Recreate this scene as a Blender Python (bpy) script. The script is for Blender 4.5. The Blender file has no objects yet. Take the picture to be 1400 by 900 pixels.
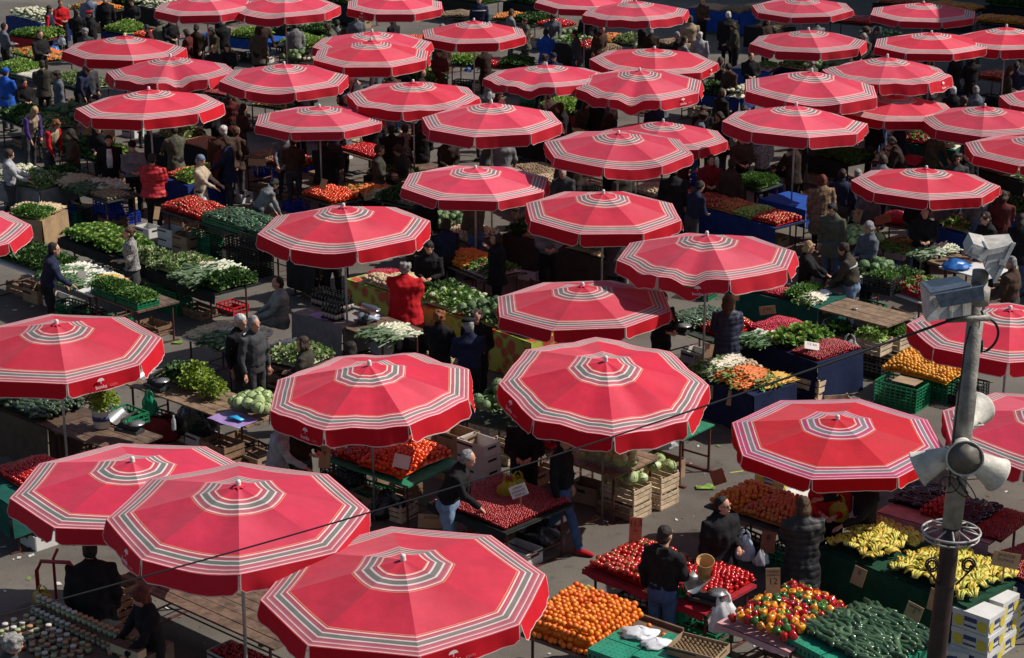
import bpy, math, random
import numpy as np
from mathutils import Vector, Matrix, noise
random.seed(7); RNG = np.random.default_rng(7)
R = math.radians; PI = math.pi
SC = bpy.context.scene; COL = SC.collection
# ------------------------------------------------------------------ camera model of the photograph (1400 x 900)
F = 2700.0; PITCH = R(18.3); CAM = Vector((0, 0, 12.0))
FW = Vector((0, math.cos(PITCH), -math.sin(PITCH))); UP = Vector((0, math.sin(PITCH), math.cos(PITCH))); RT = Vector((1, 0, 0))
def ray(px, py): return FW + RT*((px-700)/F) + UP*((450-py)/F)
def G(px, py, z=0.0):
    d = ray(px, py); return CAM + d*((z-CAM.z)/d.z)
def D(px, py, depth): return CAM + ray(px, py)*depth
# ------------------------------------------------------------------ materials
MATS = {}
def nt(name):
    m = bpy.data.materials.new(name); m.use_nodes = True
    t = m.node_tree; t.nodes.clear(); out = t.nodes.new('ShaderNodeOutputMaterial')
    return m, t, out
def N(t, ty, **kw):
    n = t.nodes.new(ty)
    for k, v in kw.items():
        if k.startswith('i_'): n.inputs[k[2:].replace('_', ' ')].default_value = v
        else: setattr(n, k, v)
    return n
def rgba(c, k=1.0): return (c[0]*k, c[1]*k, c[2]*k, 1)
def mat(name, c, rough=.7, metal=0.0, var=.25, scale=6.0, bump=.0, bscale=40.0, spec=.35, c2=None, mix=None, transl=0.0, alpha=None, trans=0.0):
    """plain surface with a mottled base colour (object space), optional bump and light passing through"""
    if name in MATS: return MATS[name]
    m, t, out = nt(name); L = t.links.new
    tc = N(t, 'ShaderNodeTexCoord'); nz = N(t, 'ShaderNodeTexNoise', i_Scale=scale, i_Detail=4.0, i_Roughness=.6)
    L(tc.outputs['Object'], nz.inputs['Vector'])
    rp = N(t, 'ShaderNodeValToRGB'); c2 = c2 or tuple(x*(1-var) for x in c)
    rp.color_ramp.elements[0].position = .35; rp.color_ramp.elements[1].position = .65
    rp.color_ramp.elements[0].color = rgba(c2); rp.color_ramp.elements[1].color = rgba(tuple(min(1, x*(1+var*.4)) for x in c))
    L(nz.outputs['Fac'], rp.inputs['Fac'])
    p = N(t, 'ShaderNodeBsdfPrincipled', i_Roughness=rough, i_Metallic=metal)
    p.inputs['Specular IOR Level'].default_value = spec
    if trans: p.inputs['Transmission Weight'].default_value = trans
    L(rp.outputs['Color'], p.inputs['Base Color'])
    if bump:
        bn = N(t, 'ShaderNodeTexNoise', i_Scale=bscale, i_Detail=5.0); L(tc.outputs['Object'], bn.inputs['Vector'])
        b = N(t, 'ShaderNodeBump', i_Strength=bump, i_Distance=.02); L(bn.outputs['Fac'], b.inputs['Height']); L(b.outputs['Normal'], p.inputs['Normal'])
    sh = p.outputs['BSDF']
    if transl:
        tr = N(t, 'ShaderNodeBsdfTranslucent'); L(rp.outputs['Color'], tr.inputs['Color'])
        mx = N(t, 'ShaderNodeMixShader', i_Fac=transl); L(sh, mx.inputs[1]); L(tr.outputs[0], mx.inputs[2]); sh = mx.outputs[0]
    if alpha is not None:
        tp = N(t, 'ShaderNodeBsdfTransparent'); mx = N(t, 'ShaderNodeMixShader', i_Fac=alpha)
        L(tp.outputs[0], mx.inputs[1]); L(sh, mx.inputs[2]); sh = mx.outputs[0]
    L(sh, out.inputs['Surface']); MATS[name] = m
    return m
def veg(name, cols, rough=.5, transl=0.0, spec=.4, spots=None):
    """produce: every piece takes its own colour between the given ones"""
    if name in MATS: return MATS[name]
    m, t, out = nt(name); L = t.links.new
    g = N(t, 'ShaderNodeNewGeometry'); oi = N(t, 'ShaderNodeObjectInfo')
    a = N(t, 'ShaderNodeMath', operation='ADD'); L(g.outputs['Random Per Island'], a.inputs[0]); L(oi.outputs['Random'], a.inputs[1])
    f = N(t, 'ShaderNodeMath', operation='FRACT'); L(a.outputs[0], f.inputs[0])
    rp = N(t, 'ShaderNodeValToRGB'); el = rp.color_ramp.elements
    el[0].color = rgba(cols[0]); el[1].color = rgba(cols[-1])
    for i, c in enumerate(cols[1:-1]):
        e = el.new((i+1)/(len(cols)-1)); e.color = rgba(c)
    L(f.outputs[0], rp.inputs['Fac'])
    tc = N(t, 'ShaderNodeTexCoord'); nz = N(t, 'ShaderNodeTexNoise', i_Scale=22.0, i_Detail=3.0); L(tc.outputs['Object'], nz.inputs['Vector'])
    mr = N(t, 'ShaderNodeMapRange'); mr.inputs['From Min'].default_value = .3; mr.inputs['From Max'].default_value = .7
    mr.inputs['To Min'].default_value = .72; mr.inputs['To Max'].default_value = 1.12
    L(nz.outputs['Fac'], mr.inputs['Value'])
    mu = N(t, 'ShaderNodeVectorMath', operation='SCALE'); L(rp.outputs['Color'], mu.inputs[0]); L(mr.outputs[0], mu.inputs['Scale'])
    p = N(t, 'ShaderNodeBsdfPrincipled', i_Roughness=rough); p.inputs['Specular IOR Level'].default_value = spec
    L(mu.outputs[0], p.inputs['Base Color'])
    sh = p.outputs['BSDF']
    if transl:
        tr = N(t, 'ShaderNodeBsdfTranslucent'); L(mu.outputs[0], tr.inputs['Color'])
        mx = N(t, 'ShaderNodeMixShader', i_Fac=transl); L(sh, mx.inputs[1]); L(tr.outputs[0], mx.inputs[2]); sh = mx.outputs[0]
    L(sh, out.inputs['Surface']); MATS[name] = m
    return m
TS = bpy.data.scenes.new('workshop')
def workshop_graph():
    with bpy.context.temp_override(scene=TS, view_layer=TS.view_layers[0]): return bpy.context.evaluated_depsgraph_get()
# ------------------------------------------------------------------ geometry collector
class MB:
    def __init__(s): s.v = []; s.f = []; s.m = []; s.uv = None
    def add(s, V, Fc, mi=0, M=None):
        o = len(s.v)
        s.v += [tuple(M @ Vector(p)) for p in V] if M is not None else [tuple(p) for p in V]
        s.f += [tuple(i+o for i in f) for f in Fc]; s.m += [mi]*len(Fc) if isinstance(mi, int) else list(mi)
        return s
    def box(s, x0, y0, z0, x1, y1, z1, mi=0, M=None):
        V = [(x0,y0,z0),(x1,y0,z0),(x1,y1,z0),(x0,y1,z0),(x0,y0,z1),(x1,y0,z1),(x1,y1,z1),(x0,y1,z1)]
        return s.add(V, [(0,3,2,1),(4,5,6,7),(0,1,5,4),(1,2,6,5),(2,3,7,6),(3,0,4,7)], mi, M)
    def tube(s, P, r, n=8, mi=0, M=None, ry=None, cap=True, ref=None):
        """loft of n-sided rings along P; r (and ry) number or list"""
        P = [Vector(p) for p in P]; k = len(P); V = []; Fc = []
        r = [r]*k if not hasattr(r, '__len__') else r; ry = r if ry is None else ([ry]*k if not hasattr(ry, '__len__') else ry)
        ref = Vector(ref) if ref is not None else None
        for i, p in enumerate(P):
            t = (P[min(i+1, k-1)]-P[max(i-1, 0)]); t = t.normalized() if t.length > 1e-9 else Vector((0,0,1))
            b = ref if ref is not None else (Vector((1,0,0)) if abs(t.x) < .9 else Vector((0,1,0)))
            x = (b - t*b.dot(t)).normalized(); y = t.cross(x)
            for j in range(n):
                a = 2*PI*j/n; V.append(p + x*(r[i]*math.cos(a)) + y*(ry[i]*math.sin(a)))
        for i in range(k-1):
            for j in range(n): Fc.append((i*n+j, i*n+(j+1)%n, (i+1)*n+(j+1)%n, (i+1)*n+j))
        if cap: Fc.append(tuple(reversed(range(n)))); Fc.append(tuple(range((k-1)*n, k*n)))
        return s.add(V, Fc, mi, M)
    def lathe(s, prof, n=16, mi=0, M=None):
        V = []; Fc = []; k = len(prof)
        for r, z in prof:
            for j in range(n): a = 2*PI*j/n; V.append((r*math.cos(a), r*math.sin(a), z))
        for i in range(k-1):
            for j in range(n): Fc.append((i*n+j, i*n+(j+1)%n, (i+1)*n+(j+1)%n, (i+1)*n+j))
        if prof[0][0] > 1e-4: Fc.append(tuple(reversed(range(n))))
        if prof[-1][0] > 1e-4: Fc.append(tuple(range((k-1)*n, k*n)))
        return s.add(V, Fc, mi, M)
    def ball(s, c, r, n=10, k=7, mi=0, M=None):
        r = (r, r, r) if not hasattr(r, '__len__') else r; V = []; Fc = []
        for i in range(k+1):
            th = PI*i/k
            for j in range(n): a = 2*PI*j/n; V.append((c[0]+r[0]*math.sin(th)*math.cos(a), c[1]+r[1]*math.sin(th)*math.sin(a), c[2]+r[2]*math.cos(th)))
        for i in range(k):
            for j in range(n): Fc.append((i*n+j, (i+1)*n+j, (i+1)*n+(j+1)%n, i*n+(j+1)%n))
        return s.add(V, Fc, mi, M)
    def grid(s, fn, nu, nv, mi=0, uv=False):
        o = len(s.v)
        for i in range(nu+1):
            for j in range(nv+1): s.v.append(tuple(fn(i/nu, j/nv)))
        for i in range(nu):
            for j in range(nv):
                a = o+i*(nv+1)+j; s.f.append((a, a+nv+1, a+nv+2, a+1)); s.m.append(mi)
        return s
    def mesh(s, name, mats, smooth=False):
        me = bpy.data.meshes.new(name); me.from_pydata(s.v, [], s.f)
        for m in (mats if isinstance(mats, (list, tuple)) else [mats]): me.materials.append(m)
        if any(s.m): me.polygons.foreach_set('material_index', s.m)
        me.polygons.foreach_set('use_smooth', [smooth]*len(s.f)); me.update()
        return me
    def build(s, name, mats, parent=None, smooth=False, loc=(0,0,0), rot=0):
        return link(name, s.mesh(name, mats, smooth), parent, loc, rot)
def link(name, me, parent=None, loc=(0,0,0), rot=0):
    o = bpy.data.objects.new(name, me); COL.objects.link(o); o.location = loc
    o.rotation_euler = (0,0,rot) if not hasattr(rot, '__len__') else rot
    if parent is not None: o.parent = parent
    return o
def tag(o, label=None, cat=None, group=None, kind=None):
    if label: o['label'] = label
    if cat: o['category'] = cat
    if group: o['group'] = group
    if kind: o['kind'] = kind
    return o
def empty(name, loc, rot=0):
    o = bpy.data.objects.new(name, None); COL.objects.link(o); o.location = loc
    o.rotation_euler = (0,0,rot) if not hasattr(rot, '__len__') else rot
    o.empty_display_size = .2
    return o
def copy_tree(o, parent=None):
    c = o.copy(); COL.objects.link(c); c.parent = parent
    for ch in o.children: copy_tree(ch, c)
    return c
def bend(o, ang=60):
    o.data.polygons.foreach_set('use_smooth', [True]*len(o.data.polygons))
    try: o.data.set_sharp_from_angle(angle=R(ang))
    except Exception: pass
    return o
def text_mesh(s, size, m, ext=.001):
    cu = bpy.data.curves.new('lettering', 'FONT'); cu.body = s; cu.size = size; cu.extrude = ext; cu.align_x = 'CENTER'; cu.align_y = 'CENTER'; cu.resolution_u = 2
    ob = bpy.data.objects.new('lettering_source', cu); TS.collection.objects.link(ob)
    dg = workshop_graph(); me = bpy.data.meshes.new_from_object(ob.evaluated_get(dg))
    bpy.data.objects.remove(ob); me.name = 'lettering'; me.materials.clear(); me.materials.append(m)
    return me
# ------------------------------------------------------------------ people
def remesh(mb, voxel, smooth=4, fold=0.0, seed=0):
    me = bpy.data.meshes.new('raw'); me.from_pydata(mb.v, [], mb.f); ob = bpy.data.objects.new('raw', me); TS.collection.objects.link(ob)
    r = ob.modifiers.new('r', 'REMESH'); r.mode = 'VOXEL'; r.voxel_size = voxel
    sm = ob.modifiers.new('s', 'SMOOTH'); sm.iterations = smooth; sm.factor = .5
    dg = workshop_graph(); out = bpy.data.meshes.new_from_object(ob.evaluated_get(dg))
    bpy.data.objects.remove(ob); bpy.data.meshes.remove(me)
    n = len(out.vertices); V = np.empty(n*3); out.vertices.foreach_get('co', V)
    if fold:
        Nn = np.empty(n*3); out.vertices.foreach_get('normal', Nn); V = V.reshape(-1,3); Nn = Nn.reshape(-1,3)
        for i in range(n):
            p = V[i]; q = Vector((p[0]*5+seed, p[1]*5, p[2]*9+seed)); q2 = Vector((p[0]*13, p[1]*13+seed, p[2]*6))
            V[i] += Nn[i]*fold*(noise.noise(q)+.6*noise.noise(q2))
        out.vertices.foreach_set('co', V.ravel())
    out.polygons.foreach_set('use_smooth', [True]*len(out.polygons)); out.update()
    return out
SKIN = mat('skin', (.48,.25,.17), .55, var=.12, spec=.3)
EYE = mat('eye_dark', (.03,.02,.02), .2, var=.0); LIP = mat('lips', (.34,.10,.09), .5, var=.1)
SHOE = mat('shoe_leather', (.025,.02,.018), .5, var=.2)
def cloth(name, c, rough=.9, var=.3):
    return mat('cloth_'+name, c, rough, var=var, scale=9, bump=.6, bscale=16, spec=.15)
COL_C = dict(black=(.014,.013,.014), navy=(.018,.022,.05), grey=(.16,.16,.165), dgrey=(.05,.05,.053), brown=(.06,.035,.025), dbrown=(.03,.018,.014), tan=(.3,.23,.15), beige=(.4,.32,.23),
    red=(.42,.012,.018), dred=(.2,.012,.016), blue=(.02,.09,.42), bluegrey=(.14,.18,.24), white=(.7,.68,.66), olive=(.09,.09,.065), greengrey=(.2,.22,.19), purple=(.07,.035,.17), jeans=(.06,.10,.2),
    ljeans=(.17,.24,.36), fur=(.24,.16,.105), knit=(.22,.2,.2), wine=(.12,.02,.03), maroon=(.09,.02,.02), slate=(.1,.11,.13), dolive=(.045,.04,.03), lgrey=(.32,.32,.33), teal=(.02,.16,.16), pink=(.6,.2,.25))
HAIR_C = dict(black=(.012,.01,.01), brown=(.05,.028,.016), dbrown=(.025,.015,.01), grey=(.28,.27,.26), white=(.55,.54,.52), blond=(.42,.27,.12), ginger=(.24,.08,.025), red=(.14,.03,.015), lbrown=(.085,.042,.018))
def person(hx, hy, label, face=90, h=1.68, top='black', bottom='dgrey', hair=('short','brown'), pose='down', lean=0, legs='stand', coat=0.0, extra=None, near=True, wide=1.0, hat=None, sleeves=None, turn=0, loc=None):
    """hx, hy: pixel of the top of the head; face: heading in degrees, 0 = right in the picture, 90 = away from the camera"""
    h *= 1.05; wide *= 1.1; s = h/1.7; sit = legs == 'sit'
    vox = .016 if near else .026
    drop = .38 if sit else 0.0
    rootp = G(hx, hy, h-drop*s - (.25*(1-math.cos(R(lean))) if lean else 0)*2.2); rootp.z = 0
    if loc is not None: rootp = Vector(loc)
    def up(p):  # the upper body leans about the hips
        p = Vector(p); a = R(lean); z = p.z-.95; y = p.y
        return Vector((p.x, y*math.cos(a)+z*math.sin(a), .95+z*math.cos(a)-y*math.sin(a))) - Vector((0,0,drop))
    lo = Vector((0,0,-drop))
    W = wide
    hipz = .93-drop
    # legs
    if sit: J = {q: [Vector((q*.1,0,hipz)), Vector((q*.14,.42,hipz+.02)), Vector((q*.14,.45,.09))] for q in (-1,1)}
    elif legs == 'walk': J = {1: [Vector((.09,0,.93)), Vector((.1,.2,.5)), Vector((.1,.32,.09))], -1: [Vector((-.09,0,.93)), Vector((-.1,-.02,.5)), Vector((-.1,-.33,.14))]}
    else: J = {q: [Vector((q*.09,0,.93)), Vector((q*.105,.02,.5)), Vector((q*.11,-.01,.09))] for q in (-1,1)}
    # arms
    T = dict(down=(.25,.06,.80), carry=(.27,.03,.77), bent=(.07,.30,1.06), fwd=(.16,.42,1.0), reach=(.14,.55,1.02), face=(.06,.2,1.44), hips=(.24,-.05,.98), point=(.2,.55,1.25), low=(.16,.35,.85))
    pl, pr = pose if isinstance(pose, tuple) else (pose, pose)
    arms = {}
    for q, pz in ((-1, pl), (1, pr)):
        S = up((q*.185*W,0,1.38)); t = T[pz]; w = up((q*t[0],t[1],t[2]))
        d = w-S; Ln = min(d.length, .56); w = S + d.normalized()*Ln
        hgt = math.sqrt(max(0, .29**2-(Ln/2)**2)); e = (S+w)/2 + Vector((q*.5, -.35, -.7)).normalized()*max(hgt, .02)
        arms[q] = (S, e, w)
    mb = MB()   # body: neck, head, forearms, shanks as one remeshed surface
    hd = up((0,.035,1.585))
    mb.tube([up((0,0,1.2)), up((0,0,1.38)), up((0,.0,1.44)), up((0,.02,1.52))], [.12,.12,.058,.056], 10, ry=[.08,.08,.058,.06])
    yaw = Matrix.Rotation(R(turn), 4, 'Z'); HM = Matrix.Translation(hd) @ yaw @ Matrix.Rotation(-R(lean*.75 + (16 if pose in ('bent','fwd','reach','low') else 0)), 4, 'X')
    mb.ball((0,0,.02), (.077,.095,.1), 14, 10, M=HM); mb.ball((0,.032,-.05), (.057,.062,.07), 12, 8, M=HM)
    mb.tube([(0,.088,.012), (0,.112,-.028), (0,.09,-.036)], [.009,.016,.010], 8, M=HM)
    for q in (-1,1): mb.ball((q*.08,-.005,-.01), (.012,.022,.032), 8, 6, M=HM)
    for q in (-1,1):
        S, e, w = arms[q]; mb.tube([S, e, w], [.045,.042,.03], 8)
        a, k, f = J[q]; mb.tube([a, k, f], [.075,.052,.04], 8)
        mb.tube([f+Vector((0,-.05,-.04)), f+Vector((0,.07,-.055)), f+Vector((0,.17,-.065))], [.045,.045,.03], 8, ry=[.045,.035,.022])
    mb.tube([Vector((0,0,hipz)), up((0,0,1.1)), up((0,0,1.3))], [.14*W,.12,.13], 10, ry=[.1,.085,.09])
    me = remesh(mb, vox, 3)
    ap = MB()   # eyes, mouth, fingers added to the same mesh
    for q in (-1,1):
        ap.ball((q*.031,.086,.016), (.011,.008,.008), 8, 5, 1, HM); ap.box(q*.031-.016,.084,.034,q*.031+.016,.094,.039,1,HM)
        S, e, w = arms[q]; fd = (w-e).normalized(); sd = Vector((0,0,1)).cross(fd); sd = sd.normalized() if sd.length > .05 else Vector((1,0,0)); nn = fd.cross(sd)
        ap.tube([w-fd*.02, w+fd*.03, w+fd*.085], [.026,.038,.036], 8, 0, ry=[.02,.018,.014], ref=sd)
        for i, (o, l) in enumerate(((-.027,.058),(-.009,.07),(.01,.066),(.028,.05))):
            b0 = w+fd*.08+sd*o; ap.tube([b0, b0+fd*l*.5-nn*.006, b0+fd*l*.85-nn*.026], [.0088,.0082,.0065], 6, 0)
        b0 = w+fd*.03-sd*q*.03; ap.tube([b0, b0+fd*.03-sd*q*.025, b0+fd*.06-sd*q*.025-nn*.008], [.011,.010,.008], 6, 0)
    ap.tube([(-.022,.086,-.062),(0,.094,-.062),(.022,.086,-.062)], [.003,.006,.003], 6, 2, M=HM)
    root = empty('person', rootp, R(face-90)); root.scale = (s,)*3
    tag(root, label, 'person', 'people at the market')
    import bmesh as _b
    bm = _b.new(); bm.from_mesh(me); am = ap.mesh('raw', [SKIN, EYE, LIP], True); bm.from_mesh(am); bm.to_mesh(me); bm.free(); bpy.data.meshes.remove(am)
    me.materials.clear()
    for m in (SKIN, EYE, LIP): me.materials.append(m)
    me.polygons.foreach_set('use_smooth', [True]*len(me.polygons)); me.name = 'body'; link('body', me, root)
    # clothing
    sd = random.random()*50; puffy = 1.13 if coat and (top in ('red','black','navy','fur') or top.endswith('_q')) else 1.0
    jk = MB(); sl = MB() if sleeves else jk; z0 = .90-coat
    P = [up((0,0,.92)), up((0,.01,1.05)), up((0,.015,1.2)), up((0,.0,1.34)), up((0,-.01,1.42)), up((0,-.005,1.47))]
    rx = [.175*W,.165*W,.185*W,.205*W,.15*W,.075]; ry = [.125*W,.125*W,.135*W,.125*W,.095,.075]
    if coat:
        P = [Vector((0,(.3 if sit else 0),z0-drop if not sit else hipz-.02)), Vector((0,(.15 if sit else 0),(z0+.9)/2-drop if not sit else hipz))] + P; rx = [.215*W,.195*W]+rx; ry = [.17*W,.15*W]+ry
    jk.tube(P, [x*puffy for x in rx], 14, ry=[x*puffy for x in ry], ref=(1,0,0))
    for q in (-1,1):
        S, e, w = arms[q]; k = w-(w-e).normalized()*.02
        sl.tube([up((q*.1,0,1.37)), S+Vector((0,0,-.01)), (S+e)/2, e, (e+k)/2, k], [x*puffy for x in (.075,.078,.067,.06,.054,.046)], 10)
    if extra == 'hood': jk.tube([up((-.09,-.04,1.45)), up((0,-.12,1.43)), up((.09,-.04,1.45))], [.04,.06,.04], 8)
    elif extra != 'nocollar': jk.tube([up((0,0,1.43)), up((0,-.005,1.515))], [.085,.078], 10, ry=[.08,.075])
    jm = remesh(jk, vox*1.25, 3, .024 if near else .018, sd); jm.name = 'jacket'; jm.materials.clear(); jm.materials.append(CLOTHM(top)); link(('jacket' if not coat else 'coat') if not sleeves else 'vest', jm, root)
    if sleeves:
        jm = remesh(sl, vox*1.25, 3, .01, sd); jm.name = 'sleeves'; jm.materials.clear(); jm.materials.append(CLOTHM(sleeves)); link('sleeves', jm, root)
    if legs != 'none':
        tr = MB(); skirt = bottom.startswith('skirt_')
        bc = bottom.replace('skirt_', '')
        tr.tube([Vector((0,0,hipz+.08)), Vector((0,-.01,hipz-.05)), Vector((0,0,hipz-.14))], [.15*W,.168*W,.16*W], 12, ry=[.115*W,.13*W,.12*W], ref=(1,0,0))
        if skirt: tr.tube([Vector((0,0,hipz)), Vector((0,.01,.6)), Vector((0,.01,.42))], [.165*W,.2*W,.21*W], 12, ry=[.13*W,.16*W,.17*W], ref=(1,0,0))
        else:
            for q in (-1,1):
                a, k, f = J[q]; tr.tube([a+Vector((0,0,-.02)), (a+k)/2, k, (k+f)/2, f+Vector((0,0,-.02))], [.095*W,.088*W,.07,.064,.062], 10)
        tm = remesh(tr, vox*1.25, 3, .014, sd+9); tm.name = 'trousers'; tm.materials.clear(); tm.materials.append(CLOTHM(bc)); link('skirt' if skirt else 'trousers', tm, root)
        sh = MB()
        for q in (-1,1):
            a, k, f = J[q]
            sh.tube([f+Vector((0,-.075,-.045)), f+Vector((0,-.03,-.03)), f+Vector((0,.08,-.045)), f+Vector((0,.19,-.06)), f+Vector((0,.215,-.065))], [.035,.05,.05,.04,.015], 10, ry=[.03,.048,.04,.028,.012])
        sh.build('shoes', MATS['cloth_red'] if extra == 'redshoes' and 'cloth_red' in MATS else SHOE, root, True)
    st, hc = hair
    if st != 'bald':
        hb = MB(); HMat = mat('hair_'+hc, HAIR_C[hc], .55, var=.6, scale=30, bump=.8, bscale=90, spec=.3)
        hb.ball((0,-.018,.035), (.088,.1,.1), 14, 9, M=HM)
        hb.ball((0,-.04,-.015), (.083,.075,.085), 12, 8, M=HM)
        if st == 'bob':
            for q in (-1,1): hb.tube([(q*.07,.0,.05),(q*.085,-.01,-.03),(q*.075,-.01,-.09)], [.035,.034,.025], 8, M=HM)
            hb.ball((0,-.06,-.05), (.085,.055,.08), 10, 8, M=HM); hb.tube([(-.06,.075,.09),(0,.088,.085),(.06,.075,.09)], [.02,.022,.02], 8, M=HM)
        if st == 'long':
            for q in (-1,1): hb.tube([(q*.07,.0,.05),(q*.088,-.015,-.05),(q*.085,-.04,-.17)], [.035,.036,.022], 8, M=HM)
            hb.tube([(0,-.06,.0),(0,-.08,-.1),(0,-.085,-.22)], [.08,.085,.05], 10, ry=[.05,.045,.03], M=HM, ref=(1,0,0))
        if st == 'bun': hb.ball((0,-.125,.04), .045, 10, 8, M=HM)
        if st == 'curly':
            for i in range(34):
                a = random.random()*2*PI; z = random.uniform(-.05,.11); rr = math.sqrt(max(0,.0108-(z-.03)**2*1.0)); x = rr*math.cos(a)*.95; y = rr*math.sin(a)-.02
                if y > .05 and z < .07: continue
                hb.ball((x,y,z), .03, 7, 5, M=HM)
        hm = remesh(hb, vox*.9, 1, .02, sd+3); hm.name = 'hair'; hm.materials.clear(); hm.materials.append(HMat)
        link('hair', hm, root)
    if hat:
        ht = MB(); ty, hcn = hat; hmt = CLOTHM(hcn)
        if ty == 'cap': ht.ball((0,-.012,.055), (.095,.108,.085), 14, 8, M=HM); ht.tube([(-.06,.085,.062),(0,.14,.05),(.06,.085,.062)], [.012,.02,.012], 8, ry=[.006,.008,.006], M=HM)
        elif ty == 'flat': ht.ball((0,.005,.085), (.115,.135,.05), 14, 8, M=HM)
        elif ty == 'beanie': ht.ball((0,-.015,.05), (.094,.108,.098), 14, 8, M=HM)
        elif ty == 'brim':
            ht.ball((0,-.01,.08), (.1,.115,.075), 14, 8, M=HM); ht.lathe([(.001,.062),(.17,.05),(.175,.056),(.001,.075)], 18, 0, HM)
        elif ty == 'scarf': ht.ball((0,-.02,.03), (.096,.108,.108), 14, 8, M=HM); ht.tube([(-.07,.05,-.08),(0,.07,-.11),(.07,.05,-.08)], [.022,.026,.022], 8, M=HM)
        ht.build('hat', hmt, root, True)
    if extra == 'glasses':
        g = MB()
        for q in (-1,1): g.ball((q*.034,.096,.016), (.028,.008,.02), 10, 6, M=HM); g.tube([(q*.06,.09,.02),(q*.085,.0,.015)], .004, 5, M=HM)
        g.build('sunglasses', EYE, root, True)
    if extra == 'vest' or sleeves:
        pass
    if extra == 'whiteshirt': MB().tube([up((0,.135*W,1.0)), up((0,.15*W,1.2)), up((0,.115*W,1.42))], [.06,.07,.05], 10, ry=[.02,.02,.02], ref=(1,0,0)).build('shirt', CLOTHM('white'), root, True)
    if extra == 'scarf': MB().tube([up((-.08,.02,1.46)), up((0,.09,1.44)), up((.08,.02,1.46)), up((0,-.07,1.47)), up((-.08,.02,1.46))], .04, 8).build('scarf', CLOTHM('red'), root, True)
    if extra == 'apron': MB().tube([up((0,.135*W,1.32)), up((0,.15*W,1.0)), Vector((0,.17,.7)), Vector((0,.19,.5))], [.11,.16,.19,.19], 10, ry=[.02]*4, ref=(1,0,0)).build('apron', CLOTHM('navy'), root, True)
    if extra == 'stripe': MB().tube([up((0,.015,1.25)), up((0,.015,1.285))], [.208*W,.212*W], 16, ry=[.152*W,.15*W], ref=(1,0,0)).build('chest_stripe', CLOTHM('lgrey'), root, True)
    return root, arms, s
def CLOTHM(c):
    if c == 'fur': return mat('fur_coat', (.26,.17,.11), .95, var=.55, scale=26, bump=.8, bscale=90, spec=.1)
    if c == 'knit': return mat('knit_wool', (.3,.28,.27), .95, var=.85, scale=30, bump=.6, bscale=60, spec=.1)
    if c.endswith('_q'):   # quilted: horizontal stitched bands
        nm = 'quilted_'+c[:-2]
        if nm in MATS: return MATS[nm]
        m = cloth('q_'+c[:-2], COL_C[c[:-2]], .6); t = m.node_tree; L = t.links.new; MATS[nm] = m
        p = [n for n in t.nodes if n.type == 'BSDF_PRINCIPLED'][0]; ob = [n for n in t.nodes if n.type == 'BUMP'][0]; tc = [n for n in t.nodes if n.type == 'TEX_COORD'][0]
        sp = N(t, 'ShaderNodeSeparateXYZ'); L(tc.outputs['Object'], sp.inputs[0]); k = N(t, 'ShaderNodeMath', operation='MULTIPLY'); k.inputs[1].default_value = 34.0; L(sp.outputs['Z'], k.inputs[0])
        s_ = N(t, 'ShaderNodeMath', operation='SINE'); L(k.outputs[0], s_.inputs[0]); a_ = N(t, 'ShaderNodeMath', operation='ABSOLUTE'); L(s_.outputs[0], a_.inputs[0])
        b = N(t, 'ShaderNodeBump', i_Strength=.55, i_Distance=.012); L(a_.outputs[0], b.inputs['Height']); L(ob.outputs[0], b.inputs['Normal']); L(b.outputs[0], p.inputs['Normal']); p.inputs['Specular IOR Level'].default_value = .4
        return m
    return cloth(c, COL_C[c])
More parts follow.
